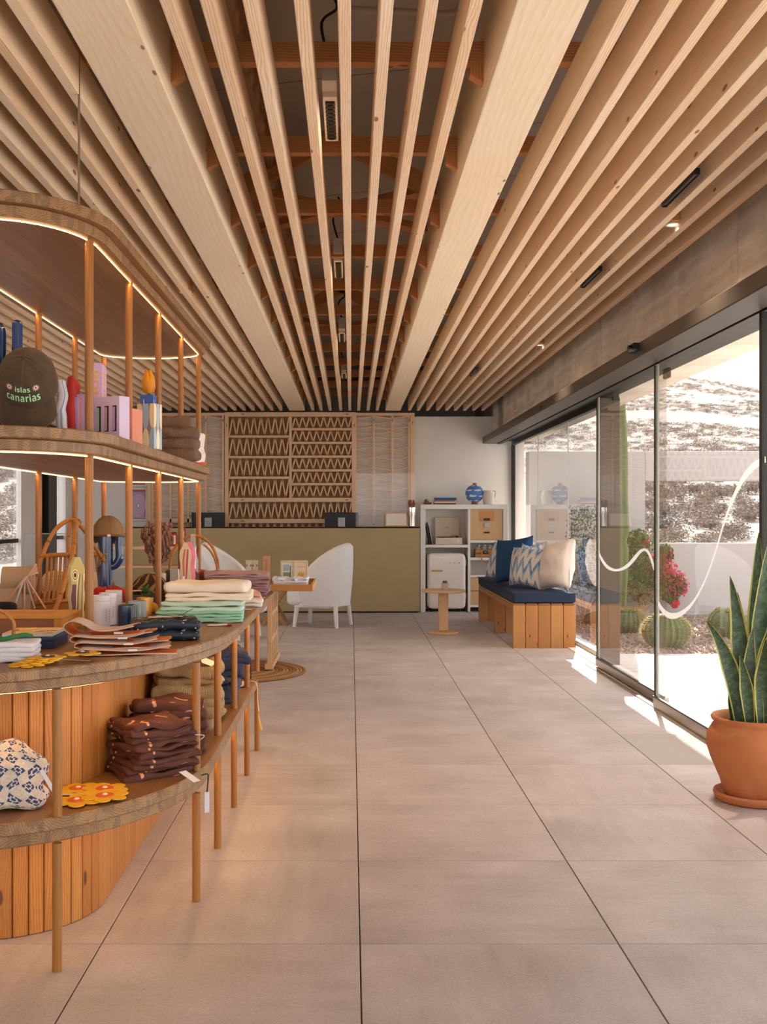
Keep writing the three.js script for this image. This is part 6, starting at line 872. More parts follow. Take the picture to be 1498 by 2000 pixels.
{ // orange lined felt scarves, each folded once, fanned
  const out = cloth(0xe6cdbd, { side: THREE.DoubleSide }), inn = M(0xf0822a, 0.85, { side: THREE.DoubleSide, bumpMap: weaveBump, bumpScale: 0.0005 }), edge = cloth(0xe8c2aa);
  const S = [
    [[[0.33, 0.0], [0.2, 0.002], [0.06, 0.001], [0.008, 0.008], [0.012, 0.02], [0.08, 0.019], [0.2, 0.014], [0.31, 0.03]], -0.86, 3.36, 0, 'cream felt scarf lowest in the fanned orange pile'],
    [[[0.32, 0.0], [0.2, 0.002], [0.05, 0.001], [0.004, 0.009], [0.01, 0.021], [0.09, 0.02], [0.2, 0.017], [0.28, 0.034]], -0.88, 3.41, 0.014, 'cream felt scarf second in the fanned orange pile'],
    [[[0.34, 0.006], [0.22, 0.0], [0.06, 0.002], [0.006, 0.008], [0.01, 0.022], [0.09, 0.018], [0.2, 0.02], [0.26, 0.036]], -0.905, 3.46, 0.028, 'cream felt scarf third in the fanned orange pile'],
    [[[0.3, 0.02], [0.2, 0.008], [0.09, 0.006], [0.02, 0.012], [-0.006, 0.04], [0.02, 0.062], [0.055, 0.054], [0.1, 0.028], [0.16, 0.026], [0.235, 0.042]], -0.925, 3.51, 0.04, 'cream felt scarf with open orange loop on top of the pile'],
  ];
  S.forEach(([pts, x, z, y, label], i) => { const [a, b, c] = ribbonFold(pts.map(([x, y]) => [x * 0.93, y * 0.85]), 0.12, 0.0032, 1), t = thing('felt_scarf', label, 'scarf', [x, C0 + y + 0.004, z], 0.2 - 0.05 * i, 'felt scarves on the counter'); part('face', a, out, t); part('lining', b, inn, t, 'orange lining'); part('edge', c, edge, t); part('label_tab', put(rbox(0.03, 0.006, 0.002, 0.001), 0.17, 0.014, 0.062), cloth(0xf2efe9), t); });
}
{ // star-quilted pouches
  const q = M(WHITE, 0.5, { map: canvasTex(256, 128, (x, w, h) => { x.fillStyle = '#1b2733'; x.fillRect(0, 0, w, h); const R = rng(9); for (let i = 0; i < 26; i++) { x.fillStyle = ['#d9b6ac', '#e6dfd4', '#9fb0bd'][i % 3]; x.beginPath(); x.arc(R() * w, R() * h, 2 + 2 * R(), 0, 7); x.fill(); } }) }); q.map.repeat.set(5, 6); q.map.wrapS = q.map.wrapT = THREE.RepeatWrapping;
  for (let i = 0; i < 2; i++) { const t = thing('quilted_pouch', ['dark dotted quilted pouch underneath beside the scarves', 'dark dotted quilted pouch on top with pink price card'][i], 'pouch', [-0.66, C0 + 0.036 * i, 3.8], 0.2 + 0.05 * i, 'quilted pouches on the counter'); part('body', soft(0.24, 0.036, 0.17, [40, 8, 30], 0.017, (v) => { v.y += 0.003 * Math.sin(v.x * 110) * Math.sin(v.z * 110) * (v.y > 0 ? 1 : 0); wob(v, 0.005, 10, i * 3); }).translate(0, 0.019, 0), q, t); part('zip', tube([[-0.11, 0.037, 0.05], [0, 0.04, 0.06], [0.1, 0.037, 0.05]].map((a) => new THREE.Vector3(...a)), 0.002, 20, 6), mat.black, t); if (i) { part('price_card', put(rbox(0.12, 0.001, 0.04, 0.0004), 0.0, 0.043, 0.0, 0, 0.1), M(0xe9c6b6, 0.7), t, 'pale pink price card'); part('cord', tube([[-0.07, 0.042, 0.02], [-0.04, 0.054, 0.01], [0.04, 0.044, 0], [0.085, 0.06, -0.02], [0.1, 0.066, -0.03]].map((a) => new THREE.Vector3(...a)), 0.0012, 30, 5), mat.black, t); } }
  const rk = thing('keyring', 'red and white fabric keyring lying by the mint shirts', 'keyring', [-0.53, C0, 4.25], 0.3); part('strap', put(soft(0.085, 0.006, 0.03, [12, 3, 6], 0.002, (v) => wob(v, 0.003, 20, 2)), 0, 0.004, 0), cloth(0xe0cfc0), rk); part('end', put(soft(0.02, 0.008, 0.031, [6, 3, 6], 0.002), 0.045, 0.005, 0), cloth(0xb5352c), rk);
}
{ // cups
  const cup = (name, label, px, z, r, h, m, cat, handle) => { const t = thing(name, label, cat, [ux(px, z), C0, z]); part('body', lathe([[0, 0], [r * 0.94, 0], [r, 0.004], [r, h], [r - 0.003, h + 0.001], [r - 0.005, h - 0.002], [r - 0.006, 0.008], [0, 0.006]], 40), m, t); return t; };
  const wm = M(0xe2dbe0, 0.5), text = M(0xa9a2ac, 0.6);
  [[197, 4.16, 'white tumbler beside the front post'], [211, 4.3, 'white tumbler in the middle of the row behind the blue mug'], [222, 4.44, 'white tumbler last in the row behind the blue mug']].forEach(([px, z, l], i) => { const t = cup('white_tumbler', l, px, z, 0.0345, 0.128, wm, 'cup'); part('rim_line', put(new THREE.TorusGeometry(0.0348, 0.0006, 4, 40).rotateX(Math.PI / 2), 0, 0.108, 0), text, t); for (let k = 0; k < 5; k++) part('letter', put(rbox(0.003, 0.006, 0.0006, 0.0002), 0.026, 0.035 + 0.009 * k, 0.0232, 0, 0.85), text, t); });
  const glaze = (c) => M(WHITE, 0.18, { clearcoat: 0.8, map: tex(64, 128, (u, v) => { const n = fbm(u * 8, v * 3, 8, 3, c & 255, 3); return rgb(c).map((q) => q * (0.6 + 0.8 * n)); }, true, [1, 1]) });
  const bm = cup('blue_mug', 'glossy dark blue glazed mug on the counter', 248.5, 4.12, 0.0385, 0.094, glaze(0x143049), 'mug'); part('base_ring', put(new THREE.TorusGeometry(0.034, 0.002, 6, 36).rotateX(Math.PI / 2), 0, 0.003, 0), mat.dark, bm);
  cup('grey_mug', 'grey glazed mug behind the blue mug', 268, 4.3, 0.036, 0.096, glaze(0x8b9494), 'mug'); cup('amber_cup', 'amber orange cup beside the mint shirts', 282, 4.42, 0.032, 0.1, glaze(0xd08a2a), 'cup');
}
{ // folded shirts and other clothes
  const mint = cloth(0x9ed0b4), mint2 = cloth(0xc6dfcd), cream = cloth(0xf0e2d0), white = cloth(0xeee6de), peach = cloth(0xe3b79c), mauve = cloth(0x9d7a7c), mauve2 = cloth(0xb08d8c), brownp = cloth(0x4e352a);
  const sh = (label, x, y, z, w, h, d, n, m, turn, o, grp) => { const t = thing('folded_shirt', label, 'shirt', [x, C0 + y, z], turn, grp); part('cloth', folded(w, h, d, n, o), m, t); return t; };
  sh('mint green folded shirt at the bottom of the pale stack', -0.635, 0, 4.55, 0.36, 0.046, 0.36, 4, mint, 0.08, { amp: 0.006, seed: 1 }, 'pale shirts on the counter');
  sh('pale mint folded shirt second in the pale stack', -0.625, 0.046, 4.56, 0.35, 0.036, 0.34, 2, mint2, 0.06, { amp: 0.009, freq: 9, seed: 2 }, 'pale shirts on the counter');
  sh('cream folded shirt third in the pale stack', -0.6, 0.083, 4.6, 0.36, 0.032, 0.34, 2, cream, 0.04, { amp: 0.008, freq: 9, seed: 3 }, 'pale shirts on the counter');
  sh('plump cream shirt on top of the pale stack', -0.61, 0.114, 4.62, 0.36, 0.04, 0.34, 1, cream, 0.02, { amp: 0.014, freq: 7, seed: 4 }, 'pale shirts on the counter');
  sh('white folded top between the pale stack and mauve shirts', -0.52, 0, 5.3, 0.16, 0.034, 0.3, 2, white, 0.1, { amp: 0.008, seed: 5 }, 'folded tops beside the pale stack');
  sh('peach folded top lying on the white folded top', -0.53, 0.034, 5.32, 0.15, 0.026, 0.3, 2, peach, 0.15, { amp: 0.008, seed: 6 }, 'folded tops beside the pale stack');
  for (let i = 0; i < 5; i++) sh(['mauve folded shirt lowest in the far stack', 'mauve folded shirt second in the far stack', 'mauve folded shirt third in the far stack', 'mauve folded shirt fourth in the far stack', 'light mauve shirt on top of the far stack'][i], -0.655 + 0.008 * (i % 2), 0.024 * i, 6.1, 0.37, 0.025, 0.34, 2, i === 4 ? mauve2 : mauve, 0.03 * i, { amp: 0.009, freq: 13, seed: 10 + i }, 'mauve shirts at the far end');
  const br = thing('ruched_top', 'dark brown ruched top bunched beside the mauve shirts', 'top', [-0.93, C0, 5.86], 0.2); part('cloth', folded(0.17, 0.13, 0.3, 3, { amp: 0.02, freq: 22, seed: 20 }), brownp, br);
  const ml = M(0xb5ad9f, 0.7); solo('price_card', 'small pale price card on the counter beyond the peach top', 'label', rbox(0.06, 0.001, 0.035, 0.0004), M(0xd9cfc2, 0.7), [-0.49, C0 + 0.001, 5.72], 0.3); solo('price_card', 'small pale price card on the counter beside the white top', 'label', rbox(0.07, 0.001, 0.05, 0.0004), M(0xdcc6b0, 0.7), [-0.5, C0 + 0.001, 5.0], 0.3);
}
{ // tall printed blocks
  const wavy = (label, px, z, h, w, d, draw, turn, base) => { const t = thing('printed_block', label, 'ornament', [ux(px, z), C0, z], turn), s = new THREE.Shape(), L = [], N = 30; for (let i = 0; i <= N; i++) { const y = i / N * h; L.push([w / 2 * (1 + 0.1 * Math.sin(i * 0.62) - (i > 26 ? 0.16 * (i - 26) : 0)), y]); } s.moveTo(-L[0][0], 0); for (const [x, y] of L) s.lineTo(x, y); for (const [x, y] of L.slice().reverse()) s.lineTo(-x, y); const g = new THREE.ExtrudeGeometry(s, { depth: d, bevelEnabled: true, bevelSize: 0.002, bevelThickness: 0.002, bevelSegments: 2 }).translate(0, 0, -d / 2), p = g.attributes.position, uv = g.attributes.uv; for (let i = 0; i < p.count; i++) uv.setXY(i, p.getX(i) / w + 0.5, p.getY(i) / h); part('block', g, [paper(128, 512, draw), base], t); return t; };
  wavy('tall wavy block printed with an eye and yellow lines', 149, 4.28, 0.27, 0.05, 0.045, (x, w, h) => { x.fillStyle = '#c9b46a'; x.fillRect(0, 0, w, h); x.fillStyle = '#6d4450'; x.fillRect(0, 200, 60, 312); x.lineWidth = 9; ['#efe3a4', '#7a4f5c', '#d8c066', '#8f6a74', '#efe3a4'].forEach((c, i) => { x.strokeStyle = c; x.beginPath(); x.moveTo(34 + i * 20, 512); x.bezierCurveTo(64 + i * 14, 380, 30 + i * 26, 260, 76 + i * 12, 120); x.stroke(); }); [['#efe3a4', 46], ['#8a5a66', 37], ['#e6d27a', 29], ['#2d2732', 17]].forEach(([c, r]) => { x.fillStyle = c; x.beginPath(); x.ellipse(36, 130, r * 0.7, r, 0, 0, 7); x.fill(); }); }, 0.5, M(0xd8cf9a, 0.6));
  wavy('tall wavy block printed with pink and cream swirls', 366, 5.6, 0.3, 0.062, 0.05, (x, w, h) => { x.fillStyle = '#efdcae'; x.fillRect(0, 0, w, h); x.lineWidth = 20; ['#e2747c', '#f1c9b0', '#d9525c', '#f0e2c8'].forEach((c, i) => { x.strokeStyle = c; x.beginPath(); x.moveTo(10 + i * 30, 512); x.bezierCurveTo(120 - i * 20, 380, -10 + i * 40, 240, 60 + i * 16, 60); x.stroke(); }); }, -0.2, M(0xe0657a, 0.6));
  const bt = thing('clear_bottle', 'clear ribbed glass bottle behind the swirl printed block', 'bottle', [ux(377, 5.8), C0, 5.8]); part('body', lathe([[0, 0], [0.03, 0], [0.032, 0.01], [0.03, 0.2], [0.016, 0.24], [0.02, 0.27], [0.012, 0.3], [0.012, 0.34], [0.009, 0.34], [0.009, 0.3], [0.027, 0.2], [0.028, 0.01], [0, 0.006]], 28), mat.clearGlass, bt);
  solo('white_booklet', 'white and blue booklet standing beside the swirl block', 'booklet', put(rbox(0.006, 0.17, 0.1, 0.001), 0, 0.085, 0), M(0xe3e6ee, 0.6), [ux(341, 5.45), C0, 5.45], 0.6);
  const gb = thing('small_bottle', 'small clear bottle with blue label by the fourth post', 'bottle', [ux(357, 5.35), C0, 5.35]); part('body', lathe([[0, 0], [0.018, 0], [0.018, 0.1], [0.008, 0.115], [0.008, 0.125], [0, 0.125]], 20), mat.clearGlass, gb); part('label', put(cyl(0.0185, 0.0185, 0.03, 20, true), 0, 0.05, 0), M(0x5f7fb8, 0.6), gb); part('cap', put(cyl(0.009, 0.009, 0.014, 14), 0, 0.13, 0), M(0xe8e4de, 0.5), gb);
}
{ // rattan rack: two leaning panels tied at the top
  const t = thing('rattan_rack', 'honey rattan rack of two leaning spindled panels on the counter', 'rack', [0, C0, 0]);
  const q = (px, py, z) => V(ux(px, z), uy(py, z) - C0, z), A = q(70, 1192, 4.85), A2 = q(66, 1150, 4.9), B = q(140, 1014, 5.05), B2 = q(146, 1040, 5.02), D = q(104, 1190, 4.6), Cc = q(229, 1165, 5.35), Cm = q(206, 1100, 5.2);
  for (const a of [A, D, Cc]) a.y = 0.012;
  part('hoop', tube([A, A2, q(82, 1088, 4.95), q(108, 1035, 5.02), B, q(150, 1022, 5.04), B2, q(142, 1080, 4.9), q(124, 1145, 4.72), D], 0.0105, 90, 10), mat.rattan, t);
  part('hoop', tube([q(136, 1090, 5.0), q(134, 1050, 5.04), q(141, 1018, 5.06), q(160, 1030, 5.1), q(184, 1066, 5.16), Cm, q(220, 1138, 5.3), Cc], 0.0095, 80, 10), mat.rattan, t);
  part('cross_bar', tube([q(84, 1086, 4.95), q(112, 1084, 4.93), q(142, 1083, 4.91)], 0.0105, 16, 10), mat.rattan, t); part('cross_bar', tube([q(180, 1082, 5.17), q(206, 1084, 5.2)], 0.01, 10, 10), mat.rattan, t); part('cross_bar', tube([q(68, 1180, 4.86), q(104, 1176, 4.75), q(140, 1172, 4.85)], 0.008, 16, 8), mat.rattan, t);
  for (let i = 0; i < 6; i++) { const a = i / 5, x0 = mix(93, 136, a), x1 = mix(86, 128, a); part('spindle', tube([q(x0, 1086, 4.94), q(mix(x0, x1, 0.5) + 1.5, 1130, 4.9), q(x1, 1176, 4.85)], 0.0065, 14, 8), mat.rattan, t); }
  for (let i = 0; i < 3; i++) part('spindle', tube([q(186 + 8 * i, 1084, 5.18), q(192 + 9 * i, 1125, 5.22), q(197 + 11 * i, 1160, 5.28)], 0.0065, 14, 8), mat.rattan, t);
  for (const [px, py, z] of [[83, 1087, 4.95], [142, 1083, 4.91], [205, 1084, 5.2], [141, 1016, 5.05], [110, 1172, 4.72]]) { const w = part('binding', new THREE.TorusGeometry(0.012, 0.006, 8, 16), mat.rattan, t); w.position.copy(q(px, py, z)); w.rotation.set(1.2, 0.3, 0.4); }
  part('knot_tail', tube([q(148, 1016, 5.05), q(154, 1015, 5.06), q(159, 1021, 5.06)], 0.004, 10, 6), mat.rattan, t);
}
{ // blue cactus wearing a cap
  const t = thing('ceramic_cactus', 'glossy blue ceramic cactus wearing a tan cap on the counter', 'ornament', [ux(204, 5.2), C0, 5.22]); ceramicCactus(t, 0.4, 0.036, [[1, 0.2, 0.068, 0.16, 0.02]], blueGlaze);
  const c = thing('baseball_cap', 'tan cap seen from behind on the blue ceramic cactus', 'cap', [ux(211, 5.2), C0 + 0.335, 5.2], Math.PI + 0.35), tan = cloth(0x8a6a4a, { side: THREE.DoubleSide }); const b = new THREE.Group(); b.name = 'cap_body'; c.add(b); b.scale.setScalar(0.83); b.rotation.x = 0.05;
  part('crown', capG.crown, tan, b); part('seam', capG.seams, M(0x6b4f35, 0.8), b); part('peak', capG.peak, tan, b); part('strap', new THREE.TorusGeometry(0.094, 0.007, 8, 40).rotateX(Math.PI / 2).scale(0.98, 1, 1.1).translate(0, 0.006, 0), M(0x6b4a2c, 0.7), b); part('buckle', put(rbox(0.02, 0.014, 0.004, 0.002), 0.01, 0.006, -0.112), M(0xc9b391, 0.4, { metalness: 0.6 }), b);
}
{ // left end: linen roll with ribbons, pouch, and soft goods behind the rack
  const lr = thing('linen_roll', 'beige linen roll tied with pale ribbons on the counter', 'cloth roll', [ux(36, 4.75), C0, 4.78], 0.15), lin = cloth(0xbfa283);
  part('roll', cyl(0.062, 0.062, 0.13, 28).rotateZ(Math.PI / 2).translate(-0.01, 0.15, 0), lin, lr); part('drape', soft(0.12, 0.13, 0.1, [14, 14, 10], 0.03, (v) => { v.z += (0.07 - v.y) * 0.2; wob(v, 0.01, 9, 4); }).translate(-0.045, 0.075, 0), lin, lr); part('core', cyl(0.04, 0.04, 0.14, 20).rotateZ(Math.PI / 2).translate(-0.01, 0.15, 0), M(0xc9a27c, 0.8), lr);
  const rb = [0xd99a7c, 0xd9cfc8, 0xe0a88c, 0xb9aaa0, 0xe6b29a]; for (let i = 0; i < 5; i++) { const a = i - 2; part('ribbon', tube([[0.03, 0.17, 0.06], [0.03 + a * 0.02, 0.11, 0.085], [0.03 + a * 0.045, 0.03, 0.09]].map((b) => new THREE.Vector3(...b)), 0.0045, 14, 5), M(rb[i], 0.7), lr); part('ribbon', tube([[0.0, 0.12, 0.075], [0.04, 0.17, 0.07], [0.075, 0.225 - 0.01 * i, 0.05 - 0.01 * i]].map((b) => new THREE.Vector3(...b)), 0.0045, 12, 5), M(rb[(i + 2) % 5], 0.7), lr); }
  solo('black_pouch', 'black soft pouch behind the brown box', 'pouch', soft(0.2, 0.06, 0.12, [16, 8, 12], 0.025, (v) => wob(v, 0.012, 12, 2)).translate(0, 0.032, 0), cloth(0x1f1b1b), [-1.55, C0, 4.62], 0.1);
  const cs = thing('cork_box', 'open timber box with cork goods below the rattan rack', 'box', [-1.38, C0, 5.05]); part('body', put(rbox(0.22, 0.05, 0.16, 0.004), 0, 0.025, 0), M(0xc9892e, 0.6), cs); for (let i = 0; i < 9; i++) part('cork', put(cyl(0.014, 0.014, 0.03, 10), -0.085 + 0.021 * i, 0.065, 0.02 * Math.sin(i * 2), 0.4 * Math.sin(i), 0, 0.3 * Math.cos(i * 3)), M([0x9a5a2c, 0xb57a4a, 0x7c3f22][i % 3], 0.9), cs);
  const bag = thing('beige_bag', 'beige canvas bag lying behind the rattan rack', 'bag', [-1.42, C0, 5.42], 0.1); part('body', soft(0.28, 0.15, 0.14, [22, 14, 12], 0.05, (v) => wob(v, 0.02, 9, 7)).translate(0, 0.076, 0), cloth(0xd9b994), bag);
  const zebra = M(WHITE, 0.9, { map: tex(256, 128, (u, v) => { const s = Math.sin(u * 6.2832 * 9 + 2 * fbm(u * 4, v * 4, 4, 4, 7, 2) * 3); return s > 0.55 ? rgb(0xa5793f) : rgb(0x3f2a1c); }, true, [1, 1]) });
  const hb = thing('striped_bag', 'brown striped domed bag behind the third post', 'bag', [ux(292, 5.5), C0, 5.52]); part('body', new THREE.SphereGeometry(0.105, 36, 18, 0, 6.2832, 0, 1.75).scale(1, 1.08, 0.7).translate(0, 0.03, 0), zebra, hb); part('base', put(cyl(0.1, 0.098, 0.02, 32).scale(1, 1, 0.7), 0, 0.012, 0), M(0x3f2a1c, 0.9), hb);
  const ruf = thing('red_scrunchie', 'bright red ruffled scrunchie beside the second post', 'scrunchie', [ux(212, 4.98), C0 + 0.07, 4.98], 0.3), rg = new THREE.TorusGeometry(0.05, 0.022, 16, 90), rp = rg.attributes.position, vv = new THREE.Vector3(); for (let i = 0; i < rp.count; i++) { vv.fromBufferAttribute(rp, i); const k = 1 + 0.16 * Math.sin(Math.atan2(vv.y, vv.x) * 22) + 0.1 * perlin.noise(vv.x * 60, vv.y * 60, vv.z * 60); rp.setXYZ(i, vv.x * k, vv.y * k, vv.z * (1 + 0.4 * Math.sin(Math.atan2(vv.y, vv.x) * 17))); } part('ruffle', smoothNormals(rg.rotateX(1.2)), cloth(0xd8392a), ruf);
  const rw = thing('floral_pouch', 'red and white floral pouch under the scrunchie', 'pouch', [ux(207, 4.98), C0, 5.0]); part('body', soft(0.14, 0.06, 0.12, [16, 8, 12], 0.024, (v) => wob(v, 0.01, 14, 8)).translate(0, 0.031, 0), M(WHITE, 0.9, { map: tex(128, 128, (u, v) => (fbm(u * 8, v * 8, 8, 8, 77, 2) > 0.55 ? rgb(0xb02a22) : rgb(0xe6d6c8)), true, [0.15, 0.15]) }), rw);
  solo('dark_pouch', 'black glossy quilted pouch between the second and third posts', 'pouch', soft(0.2, 0.075, 0.15, [24, 10, 16], 0.03, (v) => { v.y += 0.003 * Math.sin(v.x * 90) * Math.sin(v.z * 90); wob(v, 0.01, 12, 5); }).translate(0, 0.039, 0), M(0x22262b, 0.35), [ux(262, 5.05), C0, 5.12], 0.2);
  solo('kraft_card', 'pale kraft card lying on the black quilted pouch', 'card', rbox(0.09, 0.002, 0.05, 0.0006), M(0xe2c3a6, 0.7), [ux(265, 5.05), C0 + 0.083, 5.08], 0.2);
  for (let i = 0; i < 2; i++) { const yb = thing('yellow_sachet', ['yellow fabric sachet beside the amber cup', 'yellow fabric sachet behind the white tumblers'][i], 'sachet', [ux([280, 238][i], 4.75), C0, 4.78 + 0.05 * i], 0.3); part('cloth', soft(0.11, 0.045, 0.09, [14, 6, 10], 0.018, (v) => wob(v, 0.012, 16, 3 + i)).translate(0, 0.024, 0), cloth(0xd99a1c), yb); part('cord', tube([[-0.03, 0.046, 0], [0, 0.056, 0.02], [0.03, 0.046, 0]].map((a) => new THREE.Vector3(...a)), 0.002, 12, 5), mat.black, yb); }
  const sp = thing('succulent_pot', 'small grey pot with green succulent beside the third post', 'potted plant', [ux(284, 4.95), C0, 4.95]); part('pot', lathe([[0, 0], [0.03, 0], [0.037, 0.06], [0.033, 0.06], [0.03, 0.05], [0, 0.05]], 28), M(0xb7a596, 0.8), sp); for (let i = 0; i < 12; i++) { const a = i * 2.4, g = new THREE.SphereGeometry(0.016, 12, 8).scale(0.5, 0.18, 1).translate(0, 0, 0.016); part('leaf', put(g, 0, 0.064 + 0.003 * i, 0, -0.5 - 0.05 * i, a), M(0x3f6a34, 0.5), sp); }
  const bk = thing('rattan_basket', 'rattan basket with tall hooped handle at the far end of the counter', 'basket', [ux(379, 6.19), C0, 6.19], 0.1); part('bowl', lathe([[0, 0.002], [0.09, 0.002], [0.11, 0.02], [0.13, 0.1], [0.134, 0.1], [0.115, 0.018], [0, 0.0]], 40), mat.rattan, bk); part('handle', tube([...Array(13)].map((_, i) => { const a = Math.PI * i / 12; return new THREE.Vector3(-0.14 * Math.cos(a), 0.13 + 0.195 * Math.sin(a), 0); }), 0.0085, 60, 10), mat.rattan, bk); part('handle', tube([...Array(9)].map((_, i) => { const a = Math.PI * (0.02 + 0.35 * i / 8); return new THREE.Vector3(0.135 * Math.cos(a), 0.1 + 0.19 * Math.sin(a), 0.012); }), 0.006, 40, 8), mat.rattan, bk);
  solo('pink_cloth', 'dusky pink cloth folded inside the rattan basket', 'cloth', soft(0.17, 0.06, 0.15, [18, 8, 14], 0.025, (v) => wob(v, 0.02, 12, 6)), cloth(0xa8524c), [ux(383, 6.19), C0 + 0.1, 6.19]);
}
// ---------------------------------------------------------------- goods on the lower shelf
const L0 = LOWER + 0.0005, lox = (px, z) => (px - 686) * z / FOCAL;
{
  const geo = M(WHITE, 0.92, { map: tex(256, 256, (u, v) => { const x = ((u * 4) % 1) - 0.5, y = ((v * 5) % 1) - 0.5, d = Math.abs(x) + Math.abs(y), s = Math.abs(Math.abs(x) - Math.abs(y)), n = 0.12 * (vn(u * 70, v * 70, 70, 70, 8) - 0.5); const c = d < 0.16 || (d > 0.26 && d < 0.44 && s > 0.06) ? rgb(0x3d4a72) : rgb(0xe0cfbb); return c.map((q) => q + n); }, true, [0.22, 0.22]), bumpMap: knitBump, bumpScale: 0.001 });
  const p = thing('woven_pouch', 'blue and cream woven patterned pouch on the lower shelf', 'pouch', [-1.03, L0, 3.19], 0.25); part('body', soft(0.24, 0.19, 0.13, [34, 26, 18], 0.05, (v) => { const k = (v.y + 0.095) / 0.19; v.x *= 1 - 0.3 * k * k; v.z *= 1 - 0.4 * k; wob(v, 0.022, 13, 3); v.x += 0.01 * Math.sin(v.y * 60); }).translate(0, 0.097, 0), geo, p); part('tag', put(rbox(0.012, 0.075, 0.001, 0.0004), 0.12, 0.085, 0.03, 0, 0.2, 0.5), M(0xdcd8d8, 0.7), p); part('tag_string', tube([[0.08, 0.15, 0.02], [0.095, 0.13, 0.03], [0.105, 0.115, 0.03]].map((a) => new THREE.Vector3(...a)), 0.0012, 8, 5), mat.black, p);
  const fl = [[153, 3.42, 0.0, 'yellow card flower at the plinth side of the lower shelf'], [205, 3.4, 0.004, 'yellow card flower with orange ring facing the brown stack'], [150, 3.26, 0.004, 'yellow card flower beside the near leg on the lower shelf'], [205, 3.3, 0.008, 'yellow card flower lying over the other three on the lower shelf']]; fl.forEach(([px, z, y, l], i) => flowerCut(l, [lox(px, z), L0 + y + 0.001, z], 0.075, i * 0.9, 'card flowers on the lower shelf'));
  solo('card_strip', 'pale card strip lying behind the yellow flowers on the lower shelf', 'label', rbox(0.1, 0.001, 0.016, 0.0004), M(0xdccdc0, 0.7), [lox(135, 3.35), L0 + 0.004, 3.34], 0.1);
  // brown pyjamas with pale crescents
  const pj = M(WHITE, 0.75, { bumpMap: weaveBump, bumpScale: 0.0004, sheen: 0.3, sheenColor: new THREE.Color(0x8a4a30), map: canvasTex(512, 512, (x, w, h) => { x.fillStyle = '#562c1e'; x.fillRect(0, 0, w, h); const R = rng(33); x.lineCap = 'round'; for (let i = 0; i < 20; i++) { x.strokeStyle = ['#d99a74', '#c98a6a', '#b87a5e'][i % 3]; x.lineWidth = 6 + 5 * R(); const a = R() * 6; x.beginPath(); x.arc(R() * w, R() * h, 24 + 22 * R(), a, a + 1.5); x.stroke(); } }) }); pj.map.wrapS = pj.map.wrapT = THREE.RepeatWrapping; pj.map.repeat.set(2, 2);
  for (let i = 0; i < 5; i++) { const t = thing('folded_pyjamas', ['brown crescent print pyjamas at the bottom of the front stack', 'brown crescent print pyjamas second in the front stack', 'brown crescent print pyjamas third in the front stack', 'brown crescent print pyjamas fourth in the front stack', 'brown crescent print pyjamas on top of the front stack'][i], 'pyjamas', [-0.685 + 0.008 * (i % 2) - 0.006 * (i === 4), L0 + 0.034 * i, 3.66 + 0.006 * i], 0.55 + 0.05 * (i % 3), 'brown pyjamas on the lower shelf'); part('cloth', folded(i < 2 ? 0.27 : 0.245, 0.036, 0.24, 2, { amp: 0.015, freq: 12, seed: 40 + i, taper: 0.14 }), pj, t); if (i === 3) part('cord', tube([[0.1, 0.03, 0.12], [0.13, 0.025, 0.12], [0.14, 0.015, 0.1], [0.12, 0.012, 0.12]].map((a) => new THREE.Vector3(...a)), 0.0018, 20, 5), cloth(0xe3cbb8), t); }
  for (let i = 0; i < 3; i++) solo('folded_robe', ['brown robe folded lowest behind the front pyjamas', 'brown robe folded second behind the front pyjamas', 'brown robe on top behind the front pyjamas'][i], 'robe', folded(0.26, 0.066, 0.2, 2, { amp: 0.02, freq: 10, seed: 50 + i }), pj, [-0.68, L0 + 0.064 * i, 3.98], 0.3, 'brown robes on the lower shelf');
  const tg = thing('price_tag', 'white printed price tag hanging from the brown pyjamas', 'label', [-0.545, L0 + 0.02, 3.52], -0.7); part('card', put(rbox(0.075, 0.0012, 0.03, 0.0004), 0.02, 0, 0, 0, 0, -0.3), paper(128, 64, (x, w, h) => { x.fillStyle = '#f1ecea'; x.fillRect(0, 0, w, h); x.strokeStyle = '#7b86b5'; x.lineWidth = 4; x.beginPath(); x.moveTo(30, 40); x.bezierCurveTo(50, 10, 70, 60, 100, 30); x.stroke(); x.fillStyle = '#333'; x.fillRect(14, 8, 22, 6); }), tg);
  const tg2 = thing('hanging_tag', 'white tag on black cord hanging over the lower shelf rim', 'label', [-0.488, L0 - 0.13, 3.62], 0.6); part('card', put(rbox(0.018, 0.07, 0.0012, 0.0004), 0, 0.035, 0), M(0xcfcad0, 0.7), tg2); part('cord', tube([[-0.03, 0.135, 0.02], [-0.004, 0.133, 0.012], [0.002, 0.11, 0.004], [0, 0.07, 0.001]].map((a) => new THREE.Vector3(...a)), 0.0025, 16, 5), mat.black, tg2);
  // beige knit throws
  const km = knit(0xc4a376), km2 = knit(0xd2b68c);
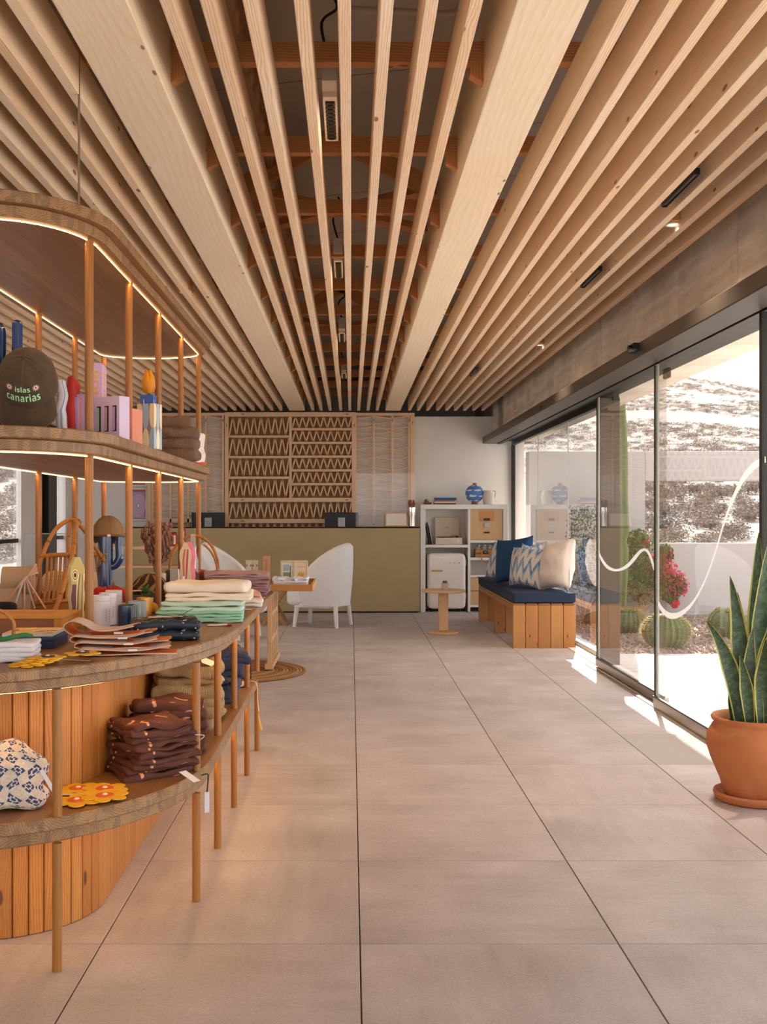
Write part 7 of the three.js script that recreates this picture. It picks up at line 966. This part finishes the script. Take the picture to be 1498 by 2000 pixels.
  [[-0.69, 0, 4.52, 0.285, 0.1, 0.4, km, 'beige knit throw at the bottom behind the brown robes'], [-0.69, 0.092, 4.53, 0.28, 0.09, 0.38, km2, 'beige knit throw in the middle of the knit stack'], [-0.685, 0.176, 4.53, 0.275, 0.08, 0.36, km, 'beige knit throw on top of the knit stack with paper tag']].forEach(([x, y, z, w, h, d, m, l], i) => { const t = thing('knit_throw', l, 'blanket', [x, L0 + y, z], 0.06 * i, 'knit throws on the lower shelf'); part('cloth', folded(w, h, d, 2, { amp: 0.026, freq: 10, seed: 60 + i, taper: 0.1 }), m, t); if (i === 2) { part('tag', put(rbox(0.07, 0.001, 0.05, 0.0004), 0.08, 0.095, 0.12, 0.5, 0.4, -0.4), M(0xe9dcc8, 0.7), t); part('cord', tube([[0.13, 0.05, 0.08], [0.155, 0.02, 0.06], [0.162, -0.03, 0.05]].map((a) => new THREE.Vector3(...a)), 0.0016, 12, 5), mat.black, t); } });
  const dn = cloth(0x464d68), dn2 = cloth(0x343a54); for (let i = 0; i < 4; i++) solo('folded_jeans', ['blue folded trousers at the bottom of the blue stack', 'blue folded trousers second in the blue stack', 'dark blue folded trousers third in the blue stack', 'dark blue folded trousers on top of the blue stack'][i], 'trousers', folded(0.26, 0.062, 0.3, 2, { amp: 0.02, freq: 12, seed: 70 + i }), i < 2 ? dn : dn2, [-0.67 + 0.01 * i, L0 + 0.06 * i, 5.12], 0.1 * i, 'blue trousers on the lower shelf');
  const ht = thing('straw_hat', 'cream straw hat with brown band on the lower shelf', 'hat', [-0.66, L0, 5.52]); part('brim', lathe([[0, 0.004], [0.12, 0.004], [0.124, 0.008], [0.12, 0.012], [0, 0.012]], 40), M(0xe0cba6, 0.9), ht); part('crown', lathe([[0.075, 0.01], [0.07, 0.08], [0.05, 0.098], [0, 0.1]], 36), M(0xe0cba6, 0.9), ht); part('band', put(cyl(0.0765, 0.0775, 0.022, 36, true), 0, 0.024, 0), M(0x6b3a24, 0.8), ht);
  const wb = thing('wooden_block', 'dark timber sign block with pale stripes at the shelf end', 'block', [-0.6, L0, 5.78], 0.2); part('body', put(rbox(0.12, 0.09, 0.05, 0.003), 0, 0.045, 0), M(0x4a2a1c, 0.7), wb); for (const y of [0.02, 0.07]) part('stripe', put(rbox(0.06, 0.012, 0.002, 0.0005), 0.02, y, 0.0258), M(0xe6d3b8, 0.7), wb);
  const rbn = thing('ribbon_tail', 'pale ribbon tail hanging over the far shelf rim', 'ribbon', [0, 0, 0]); part('ribbon', tube([V(-0.56, L0 + 0.008, 5.6), V(-0.505, L0 + 0.012, 5.58), V(-0.489, L0 - 0.02, 5.57), V(-0.487, L0 - 0.09, 5.57), V(-0.48, L0 - 0.14, 5.56)], 0.003, 30, 6), cloth(0xe2d2b4), rbn); part('tassel', put(new THREE.ConeGeometry(0.009, 0.1, 8), -0.477, L0 - 0.185, -5.555, 0, 0, 0.15), cloth(0xd9b25c), rbn);
}
scene.traverse((o) => { if (o.isMesh) { o.castShadow = true; o.receiveShadow = true; } });
renderer.render(scene, camera);
